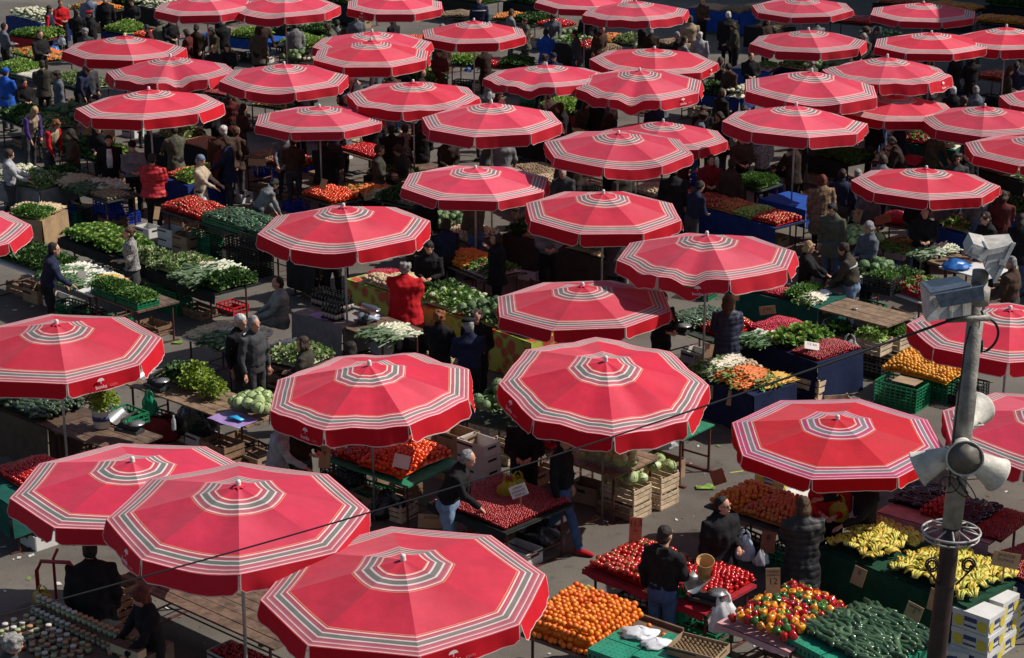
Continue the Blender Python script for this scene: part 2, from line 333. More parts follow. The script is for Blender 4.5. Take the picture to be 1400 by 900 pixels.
# ------------------------------------------------------------------ parasols
def canopy_mat(name, red, white, grey, mauve, orange, pink):
    m, t, out = nt(name); L = t.links.new
    uv = N(t, 'ShaderNodeUVMap'); sp = N(t, 'ShaderNodeSeparateXYZ'); L(uv.outputs[0], sp.inputs[0])
    rp = N(t, 'ShaderNodeValToRGB'); rp.color_ramp.interpolation = 'CONSTANT'; el = rp.color_ramp.elements
    S = [(0,red),(.163,orange),(.17,white),(.182,red),(.194,mauve),(.216,white),(.231,grey),(.277,white),(.292,mauve),(.322,pink),(.334,white),(.346,red),(.354,orange),(.361,red)]
    S += [(.788+(q-.752)*.212/.248, c) for q, c in ((.752,orange),(.761,red),(.768,white),(.782,red),(.793,mauve),(.818,white),(.834,grey),(.874,white),(.89,mauve),(.918,pink),(.932,white),(.944,mauve),(.968,pink),(.978,white),(.99,red))]
    el[0].position = 0; el[0].color = rgba(S[0][1]); el[1].position = S[1][0]; el[1].color = rgba(S[1][1])
    for p, c in S[2:]: e = el.new(p); e.color = rgba(c)
    L(sp.outputs['X'], rp.inputs['Fac'])
    tc = N(t, 'ShaderNodeTexCoord'); oi = N(t, 'ShaderNodeObjectInfo')
    of = N(t, 'ShaderNodeVectorMath', operation='MULTIPLY_ADD'); of.inputs[1].default_value = (1,1,1)
    L(tc.outputs['Object'], of.inputs[0]); L(oi.outputs['Random'], of.inputs[2])
    n1 = N(t, 'ShaderNodeTexNoise', i_Scale=2.2, i_Detail=6.0, i_Roughness=.7); L(of.outputs[0], n1.inputs['Vector'])
    mr = N(t, 'ShaderNodeMapRange'); mr.inputs['From Min'].default_value = .3; mr.inputs['From Max'].default_value = .7; mr.inputs['To Min'].default_value = .8; mr.inputs['To Max'].default_value = 1.08
    L(n1.outputs['Fac'], mr.inputs['Value'])
    mo = N(t, 'ShaderNodeMapRange'); mo.inputs['To Min'].default_value = .82; mo.inputs['To Max'].default_value = 1.08; L(oi.outputs['Random'], mo.inputs['Value'])
    # fine dust specks
    n3 = N(t, 'ShaderNodeTexNoise', i_Scale=26.0, i_Detail=2.0); L(of.outputs[0], n3.inputs['Vector'])
    m3 = N(t, 'ShaderNodeMapRange'); m3.inputs['From Min'].default_value = .68; m3.inputs['From Max'].default_value = .8; m3.inputs['To Min'].default_value = 1; m3.inputs['To Max'].default_value = .8
    L(n3.outputs['Fac'], m3.inputs['Value'])
    k1 = N(t, 'ShaderNodeMath', operation='MULTIPLY'); L(mr.outputs[0], k1.inputs[0]); L(mo.outputs[0], k1.inputs[1])
    k = N(t, 'ShaderNodeMath', operation='MULTIPLY'); L(k1.outputs[0], k.inputs[0]); L(m3.outputs[0], k.inputs[1])
    # each canopy has bleached by its own amount, in patches
    r7 = N(t, 'ShaderNodeMath', operation='MULTIPLY'); r7.inputs[1].default_value = 7.31; L(oi.outputs['Random'], r7.inputs[0])
    f7 = N(t, 'ShaderNodeMath', operation='FRACT'); L(r7.outputs[0], f7.inputs[0])
    n4 = N(t, 'ShaderNodeTexNoise', i_Scale=1.1, i_Detail=5.0, i_Roughness=.65); L(of.outputs[0], n4.inputs['Vector'])
    b4 = N(t, 'ShaderNodeMath', operation='MULTIPLY'); L(f7.outputs[0], b4.inputs[0]); L(n4.outputs['Fac'], b4.inputs[1])
    b5 = N(t, 'ShaderNodeMath', operation='MULTIPLY'); L(b4.outputs[0], b5.inputs[0]); b5.inputs[1].default_value = .15 if 'fresh' not in name else .05
    fm = N(t, 'ShaderNodeMix', data_type='RGBA'); L(b5.outputs[0], fm.inputs[0]); L(rp.outputs['Color'], fm.inputs[6]); fm.inputs[7].default_value = (.6,.2,.22,1)
    mu = N(t, 'ShaderNodeVectorMath', operation='SCALE'); L(fm.outputs[2], mu.inputs[0]); L(k.outputs[0], mu.inputs['Scale'])
    # wrinkles running from the hub
    n2 = N(t, 'ShaderNodeTexNoise', i_Scale=1.7, i_Detail=4.0, i_Roughness=.5); L(of.outputs[0], n2.inputs['Vector'])
    b = N(t, 'ShaderNodeBump', i_Strength=.4, i_Distance=.08); L(n2.outputs['Fac'], b.inputs['Height'])
    p = N(t, 'ShaderNodeBsdfPrincipled', i_Roughness=.75); p.inputs['Specular IOR Level'].default_value = .25
    p.inputs['Sheen Weight'].default_value = .1; p.inputs['Sheen Roughness'].default_value = .5
    L(mu.outputs[0], p.inputs['Base Color']); L(b.outputs[0], p.inputs['Normal'])
    so = N(t, 'ShaderNodeSeparateXYZ'); L(tc.outputs['Object'], so.inputs[0])
    at = N(t, 'ShaderNodeMath', operation='ARCTAN2'); L(so.outputs['Y'], at.inputs[0]); L(so.outputs['X'], at.inputs[1])
    q1 = N(t, 'ShaderNodeMath', operation='DIVIDE'); L(at.outputs[0], q1.inputs[0]); q1.inputs[1].default_value = PI/4
    q2 = N(t, 'ShaderNodeMath', operation='ROUND'); L(q1.outputs[0], q2.inputs[0])
    q3 = N(t, 'ShaderNodeMath', operation='MULTIPLY'); L(q2.outputs[0], q3.inputs[0]); q3.inputs[1].default_value = PI/4
    sn = N(t, 'ShaderNodeMath', operation='SINE'); cs = N(t, 'ShaderNodeMath', operation='COSINE'); ng = N(t, 'ShaderNodeMath', operation='MULTIPLY'); ng.inputs[1].default_value = -1
    L(q3.outputs[0], sn.inputs[0]); L(q3.outputs[0], cs.inputs[0]); L(sn.outputs[0], ng.inputs[0])
    cx = N(t, 'ShaderNodeCombineXYZ'); L(ng.outputs[0], cx.inputs[0]); L(cs.outputs[0], cx.inputs[1])
    vt = N(t, 'ShaderNodeVectorTransform', vector_type='VECTOR', convert_from='OBJECT', convert_to='WORLD'); L(cx.outputs[0], vt.inputs[0])
    gl = N(t, 'ShaderNodeBsdfAnisotropic', i_Roughness=.8, i_Anisotropy=.6); gl.inputs['Color'].default_value = (.95,.5,.58,1); L(vt.outputs[0], gl.inputs['Tangent'])
    mg = N(t, 'ShaderNodeMixShader', i_Fac=.06 if 'fresh' not in name else .03); L(p.outputs[0], mg.inputs[1]); L(gl.outputs[0], mg.inputs[2])
    tr = N(t, 'ShaderNodeBsdfTranslucent'); L(mu.outputs[0], tr.inputs['Color']); L(b.outputs[0], tr.inputs['Normal'])
    mx = N(t, 'ShaderNodeMixShader', i_Fac=.24); L(mg.outputs[0], mx.inputs[1]); L(tr.outputs[0], mx.inputs[2]); L(mx.outputs[0], out.inputs['Surface'])
    return m
def valance_mat(name, red, piping):
    m, t, out = nt(name); L = t.links.new
    uv = N(t, 'ShaderNodeUVMap'); sp = N(t, 'ShaderNodeSeparateXYZ'); L(uv.outputs[0], sp.inputs[0])
    g = N(t, 'ShaderNodeMath', operation='GREATER_THAN'); L(sp.outputs['Y'], g.inputs[0]); g.inputs[1].default_value = .945
    a = N(t, 'ShaderNodeMath', operation='SUBTRACT'); L(sp.outputs['X'], a.inputs[0]); a.inputs[1].default_value = .5
    a2 = N(t, 'ShaderNodeMath', operation='ABSOLUTE'); L(a.outputs[0], a2.inputs[0])
    g2 = N(t, 'ShaderNodeMath', operation='GREATER_THAN'); L(a2.outputs[0], g2.inputs[0]); g2.inputs[1].default_value = .490
    mxm = N(t, 'ShaderNodeMath', operation='MAXIMUM'); L(g.outputs[0], mxm.inputs[0]); L(g2.outputs[0], mxm.inputs[1])
    tc = N(t, 'ShaderNodeTexCoord'); n1 = N(t, 'ShaderNodeTexNoise', i_Scale=3.0, i_Detail=5.0); L(tc.outputs['Object'], n1.inputs['Vector'])
    c = N(t, 'ShaderNodeMix', data_type='RGBA'); c.inputs[6].default_value = rgba(red, .8); c.inputs[7].default_value = rgba(red, 1.05); L(n1.outputs['Fac'], c.inputs[0])
    c2 = N(t, 'ShaderNodeMix', data_type='RGBA'); L(mxm.outputs[0], c2.inputs[0]); L(c.outputs[2], c2.inputs[6]); c2.inputs[7].default_value = rgba(piping)
    p = N(t, 'ShaderNodeBsdfPrincipled', i_Roughness=.8); p.inputs['Specular IOR Level'].default_value = .2; L(c2.outputs[2], p.inputs['Base Color'])
    tr = N(t, 'ShaderNodeBsdfTranslucent'); L(c2.outputs[2], tr.inputs['Color'])
    mx = N(t, 'ShaderNodeMixShader', i_Fac=.24); L(p.outputs[0], mx.inputs[1]); L(tr.outputs[0], mx.inputs[2]); L(mx.outputs[0], out.inputs['Surface'])
    return m
WH = (.78,.68,.63); GR = (.155,.185,.165); MV = (.40,.10,.13); OR = (.7,.26,.10); PK = (.62,.13,.18)
CM = {'faded': canopy_mat('canopy_faded_red', (.65,.022,.07), WH, GR, MV, OR, PK),
      'mid': canopy_mat('canopy_red', (.63,.006,.04), WH, GR, MV, OR, PK),
      'new': canopy_mat('canopy_fresh_red', (.62,.001,.014), (.75,.66,.68), (.24,.21,.23), (.5,.05,.14), (.75,.2,.06), (.62,.06,.2))}
VM = {'faded': valance_mat('valance_faded_red', (.58,.018,.035), (.62,.4,.38)), 'mid': valance_mat('valance_red', (.58,.008,.02), (.66,.48,.44)), 'new': valance_mat('valance_fresh_red', (.66,.003,.008), (.75,.6,.5))}
POLE = mat('pole_steel', (.32,.31,.30), .4, metal=.6, var=.2); FIN = mat('finial_plastic', (.62,.56,.52), .45, var=.15); RIB = mat('rib_steel', (.2,.2,.2), .45, metal=.5, var=.2)
WHITE_PRINT = mat('white_print', (.75,.6,.58), .7, var=.1); PINK_PRINT = mat('pink_print', (.68,.14,.16), .7, var=.1)
UR, UH, UV_ = 1.55, .345, .228
def prof(r): return UH*(1-r**1.12)
def canopy_mesh(variant):
    rnd = random.Random(variant*13+5); SUB = 6; RS = [0,.04,.1,.18,.3,.42,.55,.68,.8,.9,1.0]
    off = [[rnd.uniform(-1,1) for _ in range(3)] for _ in range(8)]
    def pt(sec, t, r):
        a0 = 2*PI*(sec+.5)/8; a1 = 2*PI*(sec+1.5)/8
        p = Vector((math.cos(a0)*(1-t)+math.cos(a1)*t, math.sin(a0)*(1-t)+math.sin(a1)*t, 0))*UR*r
        z = prof(r)
        s = math.sin(PI*t)
        z -= s*.07*r*(1.08-r) + s*off[sec][0]*.012*r*math.sin(r*5)*(1.05-r)*2
        if variant == 1 and sec in (5,): z -= s*.07*r**3; p *= 1-s*.025*r*r
        if variant == 2 and sec == 5: z -= .17*r**2*math.exp(-((t-.42)/.2)**2)*s; p *= 1-.05*r*r*s
        if variant == 2 and sec == 4: z -= .07*r**2*math.exp(-((t-.6)/.15)**2)*s
        if variant == 3: z += .02*math.sin(9*t+sec)*r*s
        w = noise.noise(Vector((p.x*1.7+variant*7, p.y*1.7, 1.3))); z += .012*w*r
        p.z = z; return p
    V = []; Fc = []; UVs = []; idx = {}
    for sec in range(8):
        for i, r in enumerate(RS):
            for j in range(SUB+1):
                if i == 0: key = 0
                else: key = (i, (sec*SUB+j) % (8*SUB))
                if key not in idx: idx[key] = len(V); V.append(tuple(pt(sec, j/SUB, r)))
        for i in range(len(RS)-1):
            for j in range(SUB):
                A = idx[(i, (sec*SUB+j) % (8*SUB))] if i else idx[0]; B = idx[(i, (sec*SUB+j+1) % (8*SUB))] if i else idx[0]
                Cc = idx[(i+1, (sec*SUB+j+1) % (8*SUB))]; Dd = idx[(i+1, (sec*SUB+j) % (8*SUB))]
                if i == 0: Fc.append((A, Dd, Cc)); UVs += [0, RS[1], RS[1]]
                else: Fc.append((A, Dd, Cc, B)); UVs += [RS[i], RS[i+1], RS[i+1], RS[i]]
    me = bpy.data.meshes.new('canopy'); me.from_pydata(V, [], Fc); uv = me.uv_layers.new(name='UVMap')
    a = np.zeros((len(UVs), 2), 'f'); a[:,0] = UVs; uv.data.foreach_set('uv', a.ravel())
    me.materials.append(CM['mid']); me.polygons.foreach_set('use_smooth', [True]*len(Fc))
    # crisp seams along the ribs
    sharp = []
    for e in me.edges:
        v0, v1 = (Vector(V[k]) for k in e.vertices); d0 = math.degrees(math.atan2(v0.y, v0.x)) % 45; d1 = math.degrees(math.atan2(v1.y, v1.x)) % 45
        sharp.append(abs(d0-22.5) < .3 and abs(d1-22.5) < .3 or v0.length < UH+.01 and v0.xy.length < .01)
    at = me.attributes.new('sharp_edge', 'BOOLEAN', 'EDGE'); at.data.foreach_set('value', sharp)
    # valance: eight flaps with rounded corners, hanging from the rim
    V2 = []; F2 = []; U2 = []; NX, NY = 16, 5
    for sec in range(8):
        flare = rnd.uniform(.0,.28); wav = rnd.uniform(.3,1.0); ph = rnd.uniform(0,6); o = len(V2); hgt = UV_*rnd.uniform(.94,1.06)
        cdir = Vector((math.cos(2*PI*(sec+1)/8), math.sin(2*PI*(sec+1)/8), 0))
        for i in range(NX+1):
            u = i/NX; e = min(u, 1-u); rr = max(0, 1-e/.06); cut = .24*(1-math.sqrt(max(0, 1-rr*rr)))
            for j in range(NY+1):
                v = j/NY; p = pt(sec, .006+u*.988, 1.0); dz = hgt*v*(1-cut) if v > 0 else 0
                w = math.sin(u*14*wav+ph)*.018*v + math.sin(u*31+ph*2)*.006*v
                p = p + cdir*(flare*dz + w*(1 if j else 0)) + Vector((0,0,-dz-.002)); V2.append(tuple(p)); 
        for i in range(NX):
            for j in range(NY):
                a_ = o+i*(NY+1)+j; F2.append((a_, a_+1, a_+NY+2, a_+NY+1))
                for (ii, jj) in ((i,j),(i,j+1),(i+1,j+1),(i+1,j)): U2.append((ii/NX, jj/NY))
    mv = bpy.data.meshes.new('valance'); mv.from_pydata(V2, [], F2); uv = mv.uv_layers.new(name='UVMap'); uv.data.foreach_set('uv', np.array(U2, 'f').ravel())
    mv.materials.append(VM['mid']); mv.polygons.foreach_set('use_smooth', [True]*len(F2))
    return me, mv
CAN = [canopy_mesh(v) for v in range(4)]
_f = MB().lathe([(.001,UH+.075),(.016,UH+.073),(.028,UH+.062),(.032,UH+.04),(.03,UH+.02),(.034,UH+.01),(.034,UH-.02)], 12).mesh('finial', FIN, True)
def _cap():
    mb = MB(); pts = [(math.cos(2*PI*k/16), math.sin(2*PI*k/16), (1 if k % 2 else .62)) for k in range(16)]
    V = [(0,0,UH+.025)] + [(x*.095*q, y*.095*q, UH-.012+(.006 if k % 2 else .02)) for k, (x, y, q) in enumerate(pts)]
    return mb.add(V, [(0, 1+k, 1+(k+1) % 16) for k in range(16)]).mesh('hub_cap', mat('hub_cloth', (.55,.02,.05), .8, var=.15), False)
_hc = _cap()
def _ribs():
    mb = MB()
    for k in range(8):
        a = 2*PI*(k+.5)/8; c, s = math.cos(a), math.sin(a)
        mb.tube([(c*UR*r, s*UR*r, prof(r)-.02) for r in (.02,.35,.7,.99)], .009, 5)
        mb.tube([(c*.03, s*.03, -.35), (c*UR*.5, s*UR*.5, prof(.5)-.03)], .008, 5)
    return mb.mesh('ribs', RIB, True)
_rb = _ribs()
def _logo():
    mb = MB(); V = [(0,0,0)]; Fc = []
    n = 12
    for k in range(n+1): a = PI*k/n; V.append((.055*math.cos(a), .045*math.sin(a)+.0, 0))
    mb.add(V, [(0, k+1, k+2) for k in range(n)]); mb.box(-.004,-.035,-.001,.004,.0,.001)
    me = mb.mesh('umbrella_emblem', WHITE_PRINT); return me
LOGO = _logo(); LT1 = text_mesh('bonka', .075, WHITE_PRINT); LT2 = text_mesh('com', .07, PINK_PRINT)
U_ALL = []
def parasol(cx, cy, hw, label, look='mid', rot=0, variant=0, tilt=(0,0), logo=None, dz=0, pole=None):
    z = F*UR*.965/hw; P = D(cx, cy, z); hz = min(2.62, max(1.95, P.z))+dz
    P = G(cx, cy, hz); z = (P-CAM).dot(FW); k = min(1.12, max(.9, hw*z/F/(UR*.965)))
    o = empty('market_parasol', (P.x, P.y, 0), 0); tag(o, label, 'parasol', 'red striped market parasols')
    hd = empty('tilt', (0,0,0)); COL.objects.unlink(hd); bpy.data.objects.remove(hd)
    ti = Matrix.Rotation(R(tilt[0]), 4, 'X') @ Matrix.Rotation(R(tilt[1]), 4, 'Y'); M = Matrix.Translation((0,0,hz)) @ ti @ Matrix.Rotation(R(rot), 4, 'Z') @ Matrix.Diagonal((k,k,k*random.uniform(.82,1.12),1))
    out = []
    cap = random.random() < .45
    for nm, me, mt in (('canopy', CAN[variant][0], CM[look]), ('valance', CAN[variant][1], VM[look]), ('hub_cap', _hc, None), ('finial', _f, None), ('ribs', _rb, None)):
        if nm == 'hub_cap' and not cap: continue
        c = link(nm, me, o); c.matrix_local = M
        if mt: c.material_slots[0].link = 'OBJECT'; c.material_slots[0].material = mt
        out.append(c)
    top = M @ Vector((0,0,UH))
    MB().tube([(0,0,.0),(0,0,1.0),tuple(M @ Vector((0,0,UH-.05)))], .021, 8).build('pole', POLE, o, True)
    if logo:
        sec, u, v = logo   # which flap, where along it
        a0 = 2*PI*(sec+.5)/8; a1 = 2*PI*(sec+1.5)/8; A = Vector((math.cos(a0), math.sin(a0), 0))*UR; B = Vector((math.cos(a1), math.sin(a1), 0))*UR
        c = Vector((math.cos(2*PI*(sec+1)/8), math.sin(2*PI*(sec+1)/8), 0)); t = (B-A).normalized(); n = c
        me_v = CAN[variant][1]; NY = 5; NX = 16; iv = sec*(NX+1)*(NY+1)+int(u*NX)*(NY+1); p0 = me_v.vertices[iv+1].co; p1 = me_v.vertices[iv+4].co
        down = (p1-p0).normalized(); nn = down.cross(t); nn = nn if nn.dot(c) > 0 else -nn; upv = -down
        Mb = Matrix((( t.x, upv.x, nn.x, 0),(t.y, upv.y, nn.y, 0),(t.z, upv.z, nn.z, 0),(0,0,0,1)))
        mid = p0.lerp(p1, .15)+nn*.03
        lg = link('logo', LOGO, o); lg.matrix_local = M @ Matrix.Translation(mid) @ Mb
        q = link('logo_text', LT1, o); q.matrix_local = M @ Matrix.Translation(mid-upv*.085) @ Mb
        q = link('logo_text', LT2, o); q.matrix_local = M @ Matrix.Translation(mid-upv*.085+t*.2) @ Mb
    U_ALL.append((label, P.x, P.y, hw, cx, cy)); return o
# ------------------------------------------------------------------ produce: item shapes as triangle arrays (V, F, M)
def tri(mb):
    V = np.array(mb.v, 'f'); Fs = []; Ms = []
    for f, m in zip(mb.f, mb.m):
        for k in range(1, len(f)-1): Fs.append((f[0], f[k], f[k+1])); Ms.append(m)
    return V, np.array(Fs, 'i'), np.array(Ms, 'i')
def it_ball(r, sq=1.0, n=8, k=6, rough=0, calyx=False, stem=False):
    mb = MB(); mb.ball((0,0,0), (r,r,r*sq), n, k)
    if rough: mb.v = [tuple(Vector(p)*(1+rough*noise.noise(Vector(p)*(1.6/r)+Vector((r*90,3,random.random()*9))))) for p in mb.v]
    if calyx:
        for j in range(5):
            a = 2*PI*j/5; c, s = math.cos(a), math.sin(a); mb.add([(0,0,r*sq*1.0),(c*r*.55-s*r*.12, s*r*.55+c*r*.12, r*sq*.96),(c*r*.55+s*r*.12, s*r*.55-c*r*.12, r*sq*.96)], [(0,1,2)], 1)
        mb.tube([(0,0,r*sq*.9),(0,.01,r*sq*1.2)], r*.08, 5, 1)
    return mb
def it_pepper(r):
    mb = MB(); n = 14; prof_ = [(.05,-1.0),(.55,-.98),(.82,-.6),(.95,0),(1.0,.5),(.85,.82),(.5,.92),(.2,.78),(.02,.74)]; V = []; Fc = []
    for q, z in prof_:
        for j in range(n): a = 2*PI*j/n; w = 1+.11*math.cos(4*a)*(1 if q > .3 else .3); V.append((r*q*w*math.cos(a), r*q*w*math.sin(a), r*1.1*z))
    k = len(prof_)
    for i in range(k-1):
        for j in range(n): Fc.append((i*n+j, i*n+(j+1)%n, (i+1)*n+(j+1)%n, (i+1)*n+j))
    mb.add(V, Fc); mb.tube([(0,0,r*.78),(0,.004,r*1.1),(.012,.006,r*1.35)], [r*.18,r*.12,r*.14], 6, 1); return mb
def it_capsule(L, r, curve=.02, n=7, taper=.8, tipm=None):
    mb = MB(); P = []; rr = []
    for i, (q, w) in enumerate(((-1,.25),(-.93,.65),(-.7,.95),(-.2,1.0),(.3,1.0),(.72,.97),(.93,.78),(1.0,.4*taper))):
        P.append((0, q*L/2, curve*(1-q*q))); rr.append(r*w)
    return mb.tube(P, rr, n)
def it_carrot(L, r, top=True, topm=1):
    mb = MB(); mb.tube([(0,L*.5,0),(0,L*.46,0),(0,.1*L,.0),(.004,-.3*L,.002),(.0,-.5*L,.004)], [r*.6,r,r*.8,r*.45,r*.08], 6)
    if top:
        for k in range(3): x = random.uniform(-.03,.03); mb.add([(-.006,L*.48,.0),(.006,L*.48,.0),(x+.012,L*.48+.09,.015),(x-.008,L*.48+.1,.02)], [(0,1,2,3)], topm)
    return mb
def leaf(mb, base, d, L, w, droop, mi=0, curl=.2, segs=3, ruffle=0.0):
    d = Vector(d).normalized(); side = d.cross(Vector((0,0,1))); side = side.normalized() if side.length > .05 else Vector((1,0,0)); V = []; Fc = []
    for i in range(segs+1):
        u = i/segs; ww = w*(math.sin(PI*(.12+.8*u))**.7); c = Vector(base)+d*(L*u)+Vector((0,0,-droop*u*u*L)); up_ = side.cross(d)
        for q in (-1, 0, 1): V.append(c+side*(q*ww*.5)+up_*(abs(q)*curl*ww+random.uniform(-1,1)*ruffle*w))
    for i in range(segs):
        for j in range(2): a = i*3+j; Fc.append((a, a+1, a+4, a+3))
    return mb.add(V, Fc, mi)
def it_lettuce(r):
    mb = MB()
    for ring, (n, el, L) in enumerate(((7,12,1.0),(7,36,.95),(6,58,.8),(4,80,.6))):
        for k in range(n):
            a = 2*PI*(k+random.random()*.5)/n; e = R(el+random.uniform(-8,8)); leaf(mb, (0,0,0), (math.cos(a)*math.cos(e), math.sin(a)*math.cos(e), math.sin(e)), r*L*1.15, r*.8, .35 if ring < 2 else -.05, ring//2, .35, 4, .11)
    return mb
def it_cabbage(r, outer=True):
    mb = MB(); mb.ball((0,0,r*.85), (r,r,r*.9), 14, 10)
    mb.v = [tuple(Vector(p)*(1+.05*noise.noise(Vector(p)*(2.4/r)))) for p in mb.v]
    for k in range(7):
        a = random.random()*2*PI; e = R(random.uniform(10,60)); V = []; Fc = []
        for i in range(5):
            for j in range(5):
                aa = a+(j-2)*.34; ee = e+(i-2)*.3; q = r*1.04+.01*r*((j-2)**2+(i-2)**2)+r*.05*(i > 3); V.append((q*math.cos(aa)*math.cos(ee), q*math.sin(aa)*math.cos(ee), r*.85+q*.92*math.sin(ee)))
        for i in range(4):
            for j in range(4): b = i*5+j; Fc.append((b, b+1, b+6, b+5))
        mb.add(V, Fc, 1 if k % 2 else 0)
    return mb
def it_cauli(r):
    mb = MB()
    for k in range(16): a = random.random()*2*PI; e = R(random.uniform(15,90)); mb.ball((r*.6*math.cos(a)*math.cos(e), r*.6*math.sin(a)*math.cos(e), r*.55+r*.45*math.sin(e)), r*.36, 6, 5)
    for k in range(8): a = 2*PI*k/8; leaf(mb, (0,0,0), (math.cos(a),math.sin(a),.8), r*1.3, r*.8, .2, 1, .3, 3)
    return mb
def it_bunch(r, n=14, w=.055, mi=0, stems=True):
    mb = MB()
    for k in range(n):
        a = random.random()*2*PI; e = R(random.uniform(8,85)); d = Vector((math.cos(a)*math.cos(e), math.sin(a)*math.cos(e), math.sin(e))); L = r*random.uniform(.6,1.1); b = d*r*.25
        leaf(mb, b, d, L, w*random.uniform(.7,1.3), random.uniform(.1,.5), mi, .25, 3, .08)
    return mb
def it_celery(r):
    mb = MB()
    for k in range(22): a = random.random()*2*PI; q = random.uniform(.2,.75); mb.tube([(0,0,-r*.1),(math.cos(a)*r*q*.6, math.sin(a)*r*q*.6, r*.35),(math.cos(a)*r*q, math.sin(a)*r*q, r*random.uniform(.5,.75))], r*.028, 5, 1)
    for k in range(190):
        a = random.random()*2*PI; e = R(random.uniform(-5,88)); d = Vector((math.cos(a)*math.cos(e), math.sin(a)*math.cos(e), math.sin(e))); c = d*r*random.uniform(.55,1.0)
        for q in range(3): leaf(mb, c+Vector((random.uniform(-1,1),random.uniform(-1,1),random.uniform(-1,1)))*r*.1, d+Vector((random.uniform(-1,1),random.uniform(-1,1),random.uniform(-.5,.8)))*.9, r*.2, r*.17, .3, 0, .3, 2, .05)
    mb.ball((0,0,r*.25), (r*.62,r*.62,r*.5), 12, 8, 0)
    return mb
def it_leek(L, r, blades=4):
    mb = MB(); mb.tube([(0,-L*.5,0),(0,-L*.44,.0),(0,-.1*L,.0)], [r*.9,r*1.25,r], 6, 0)
    for k in range(blades):
        x = random.uniform(-.05,.05)*L; z = random.uniform(0,.04); V = [(-r*.7,-.1*L,z*.2),(r*.7,-.1*L,z*.2),(x*.5+r*.8,.2*L,.015+z),(x*.5-r*.8,.2*L,.015+z),(x+r*.3,.5*L,.01+z*.3),(x-r*.3,.5*L,.01+z*.3)]
        mb.add(V, [(0,1,2,3),(3,2,4,5)], 1)
    return mb
def it_radish(r):
    mb = MB()
    for k in range(7): mb.ball((random.uniform(-.03,.03), random.uniform(-.03,.03), random.uniform(0,.03)), r, 6, 5, 0)
    for k in range(5): a = R(random.uniform(50,130)); leaf(mb, (0,.03,.02), (math.cos(a),math.sin(a),random.uniform(.1,.7)), .11, .045, .4, 1, .3, 2)
    return mb
def it_bananas(n=6):
    mb = MB()
    for k in range(n):
        q = k-(n-1)/2; P = []; a = q*.07
        for i in range(8):
            u = i/7; th = -1.0+u*1.9; x = .115*math.sin(th); z = -.02+.115*math.cos(th)-.07
            y = q*.03*(.55+.55*u)+random.uniform(-.002,.002)
            P.append((x*math.cos(a)-y*math.sin(a), x*math.sin(a)+y*math.cos(a), z+.012*(k % 2)))
        mb.tube(P, [.007,.013,.0175,.019,.0185,.017,.012,.006], 7, 0)
        mb.tube([P[-1], Vector(P[-1])+(Vector(P[-1])-Vector(P[-2])).normalized()*.01], .006, 5, 1)
    mb.tube([(-.1,-.045,-.015),(-.105,.0,-.02),(-.1,.045,-.015)], .012, 6, 1); return mb
GREEN = ((.10,.20,.03),(.16,.27,.05),(.24,.36,.09),(.07,.14,.025))
K = {}
def kind(key, name, phrase, cat, items, mats, sp, h, align=None, ind=False, solid=.6, jit=.4, lift=0.4):
    K[key] = dict(name=name, phrase=phrase, cat=cat, items=[tri(i) for i in items], mbs=items, mats=mats, sp=sp, h=h, align=align, ind=ind, solid=solid, jit=jit, lift=lift, me=None)
DK = veg('dark_leaf', ((.025,.065,.014),(.045,.11,.022),(.08,.16,.03)), .55, .2); LG = veg('light_leaf', ((.17,.31,.045),(.26,.41,.08),(.36,.48,.13)), .5, .25); MG = veg('mid_leaf', ((.06,.15,.022),(.11,.23,.04),(.19,.33,.065)), .5, .22)
STEM = veg('green_stem', ((.1,.18,.03),(.16,.26,.06)), .5)
TOMR = veg('tomato_skin', ((.42,.006,.006),(.5,.012,.008),(.36,.004,.006)), .16, spec=.55); ORG = veg('orange_skin', ((.72,.15,.006),(.76,.23,.012),(.6,.09,.005)), .4, spec=.4); MAN = veg('mandarin_skin', ((.66,.27,.015),(.72,.34,.03),(.6,.2,.01)), .42)
kind('tomato','tomato','tomatoes','tomatoes',[it_ball(.044,.82,12,8,.03,True),it_ball(.04,.84,12,8,.04,True),it_ball(.048,.8,12,8,.04,True)],[TOMR,STEM],.083,.12,ind=True)
kind('tomatoS','tomato_heap','red tomatoes','tomatoes',[it_ball(.038,.85,8,6,.03),it_ball(.034,.85,8,6,.04)],[TOMR],.066,.13)
kind('tomatoO','tomato_heap','orange red tomatoes','tomatoes',[it_ball(.040,.88,8,6,.03),it_ball(.036,.86,8,6,.04)],[veg('tomato_orange', ((.62,.05,.008),(.7,.09,.01),(.5,.02,.008)), .2, spec=.5)],.07,.15)
kind('orange','orange','oranges','oranges',[it_ball(.039,.97,12,8,.02),it_ball(.037,.98,12,8,.02)],[ORG],.074,.2,ind=True)
kind('orangeS','orange_heap','oranges','oranges',[it_ball(.04,.97,8,6,.02)],[ORG],.074,.12)
kind('mandarin','mandarin','yellow mandarins','mandarins',[it_ball(.036,.9,10,7,.03),it_ball(.033,.9,10,7,.03)],[MAN],.068,.16,ind=True)
kind('apple','apple_heap','red apples','apples',[it_ball(.038,.9,8,6,.02)],[veg('apple_red', ((.36,.012,.012),(.45,.05,.025),(.5,.16,.05)), .25)],.072,.12)
kind('appleO','apple_heap','orange yellow apples','apples',[it_ball(.038,.9,8,6,.02)],[veg('apple_orange', ((.5,.12,.03),(.55,.22,.05),(.45,.07,.03)), .3)],.072,.12)
kind('appleG','apple_heap','green apples','apples',[it_ball(.038,.9,8,6,.02)],[veg('apple_green', ((.28,.36,.06),(.35,.42,.09)), .3)],.072,.12)
PR = [veg('pepper_red', ((.42,.005,.008),(.36,.004,.006)), .13, spec=.6), veg('pepper_orange', ((.72,.20,.008),(.75,.30,.015)), .15, spec=.6), veg('pepper_green', ((.03,.10,.015),(.05,.15,.02)), .15, spec=.6)]
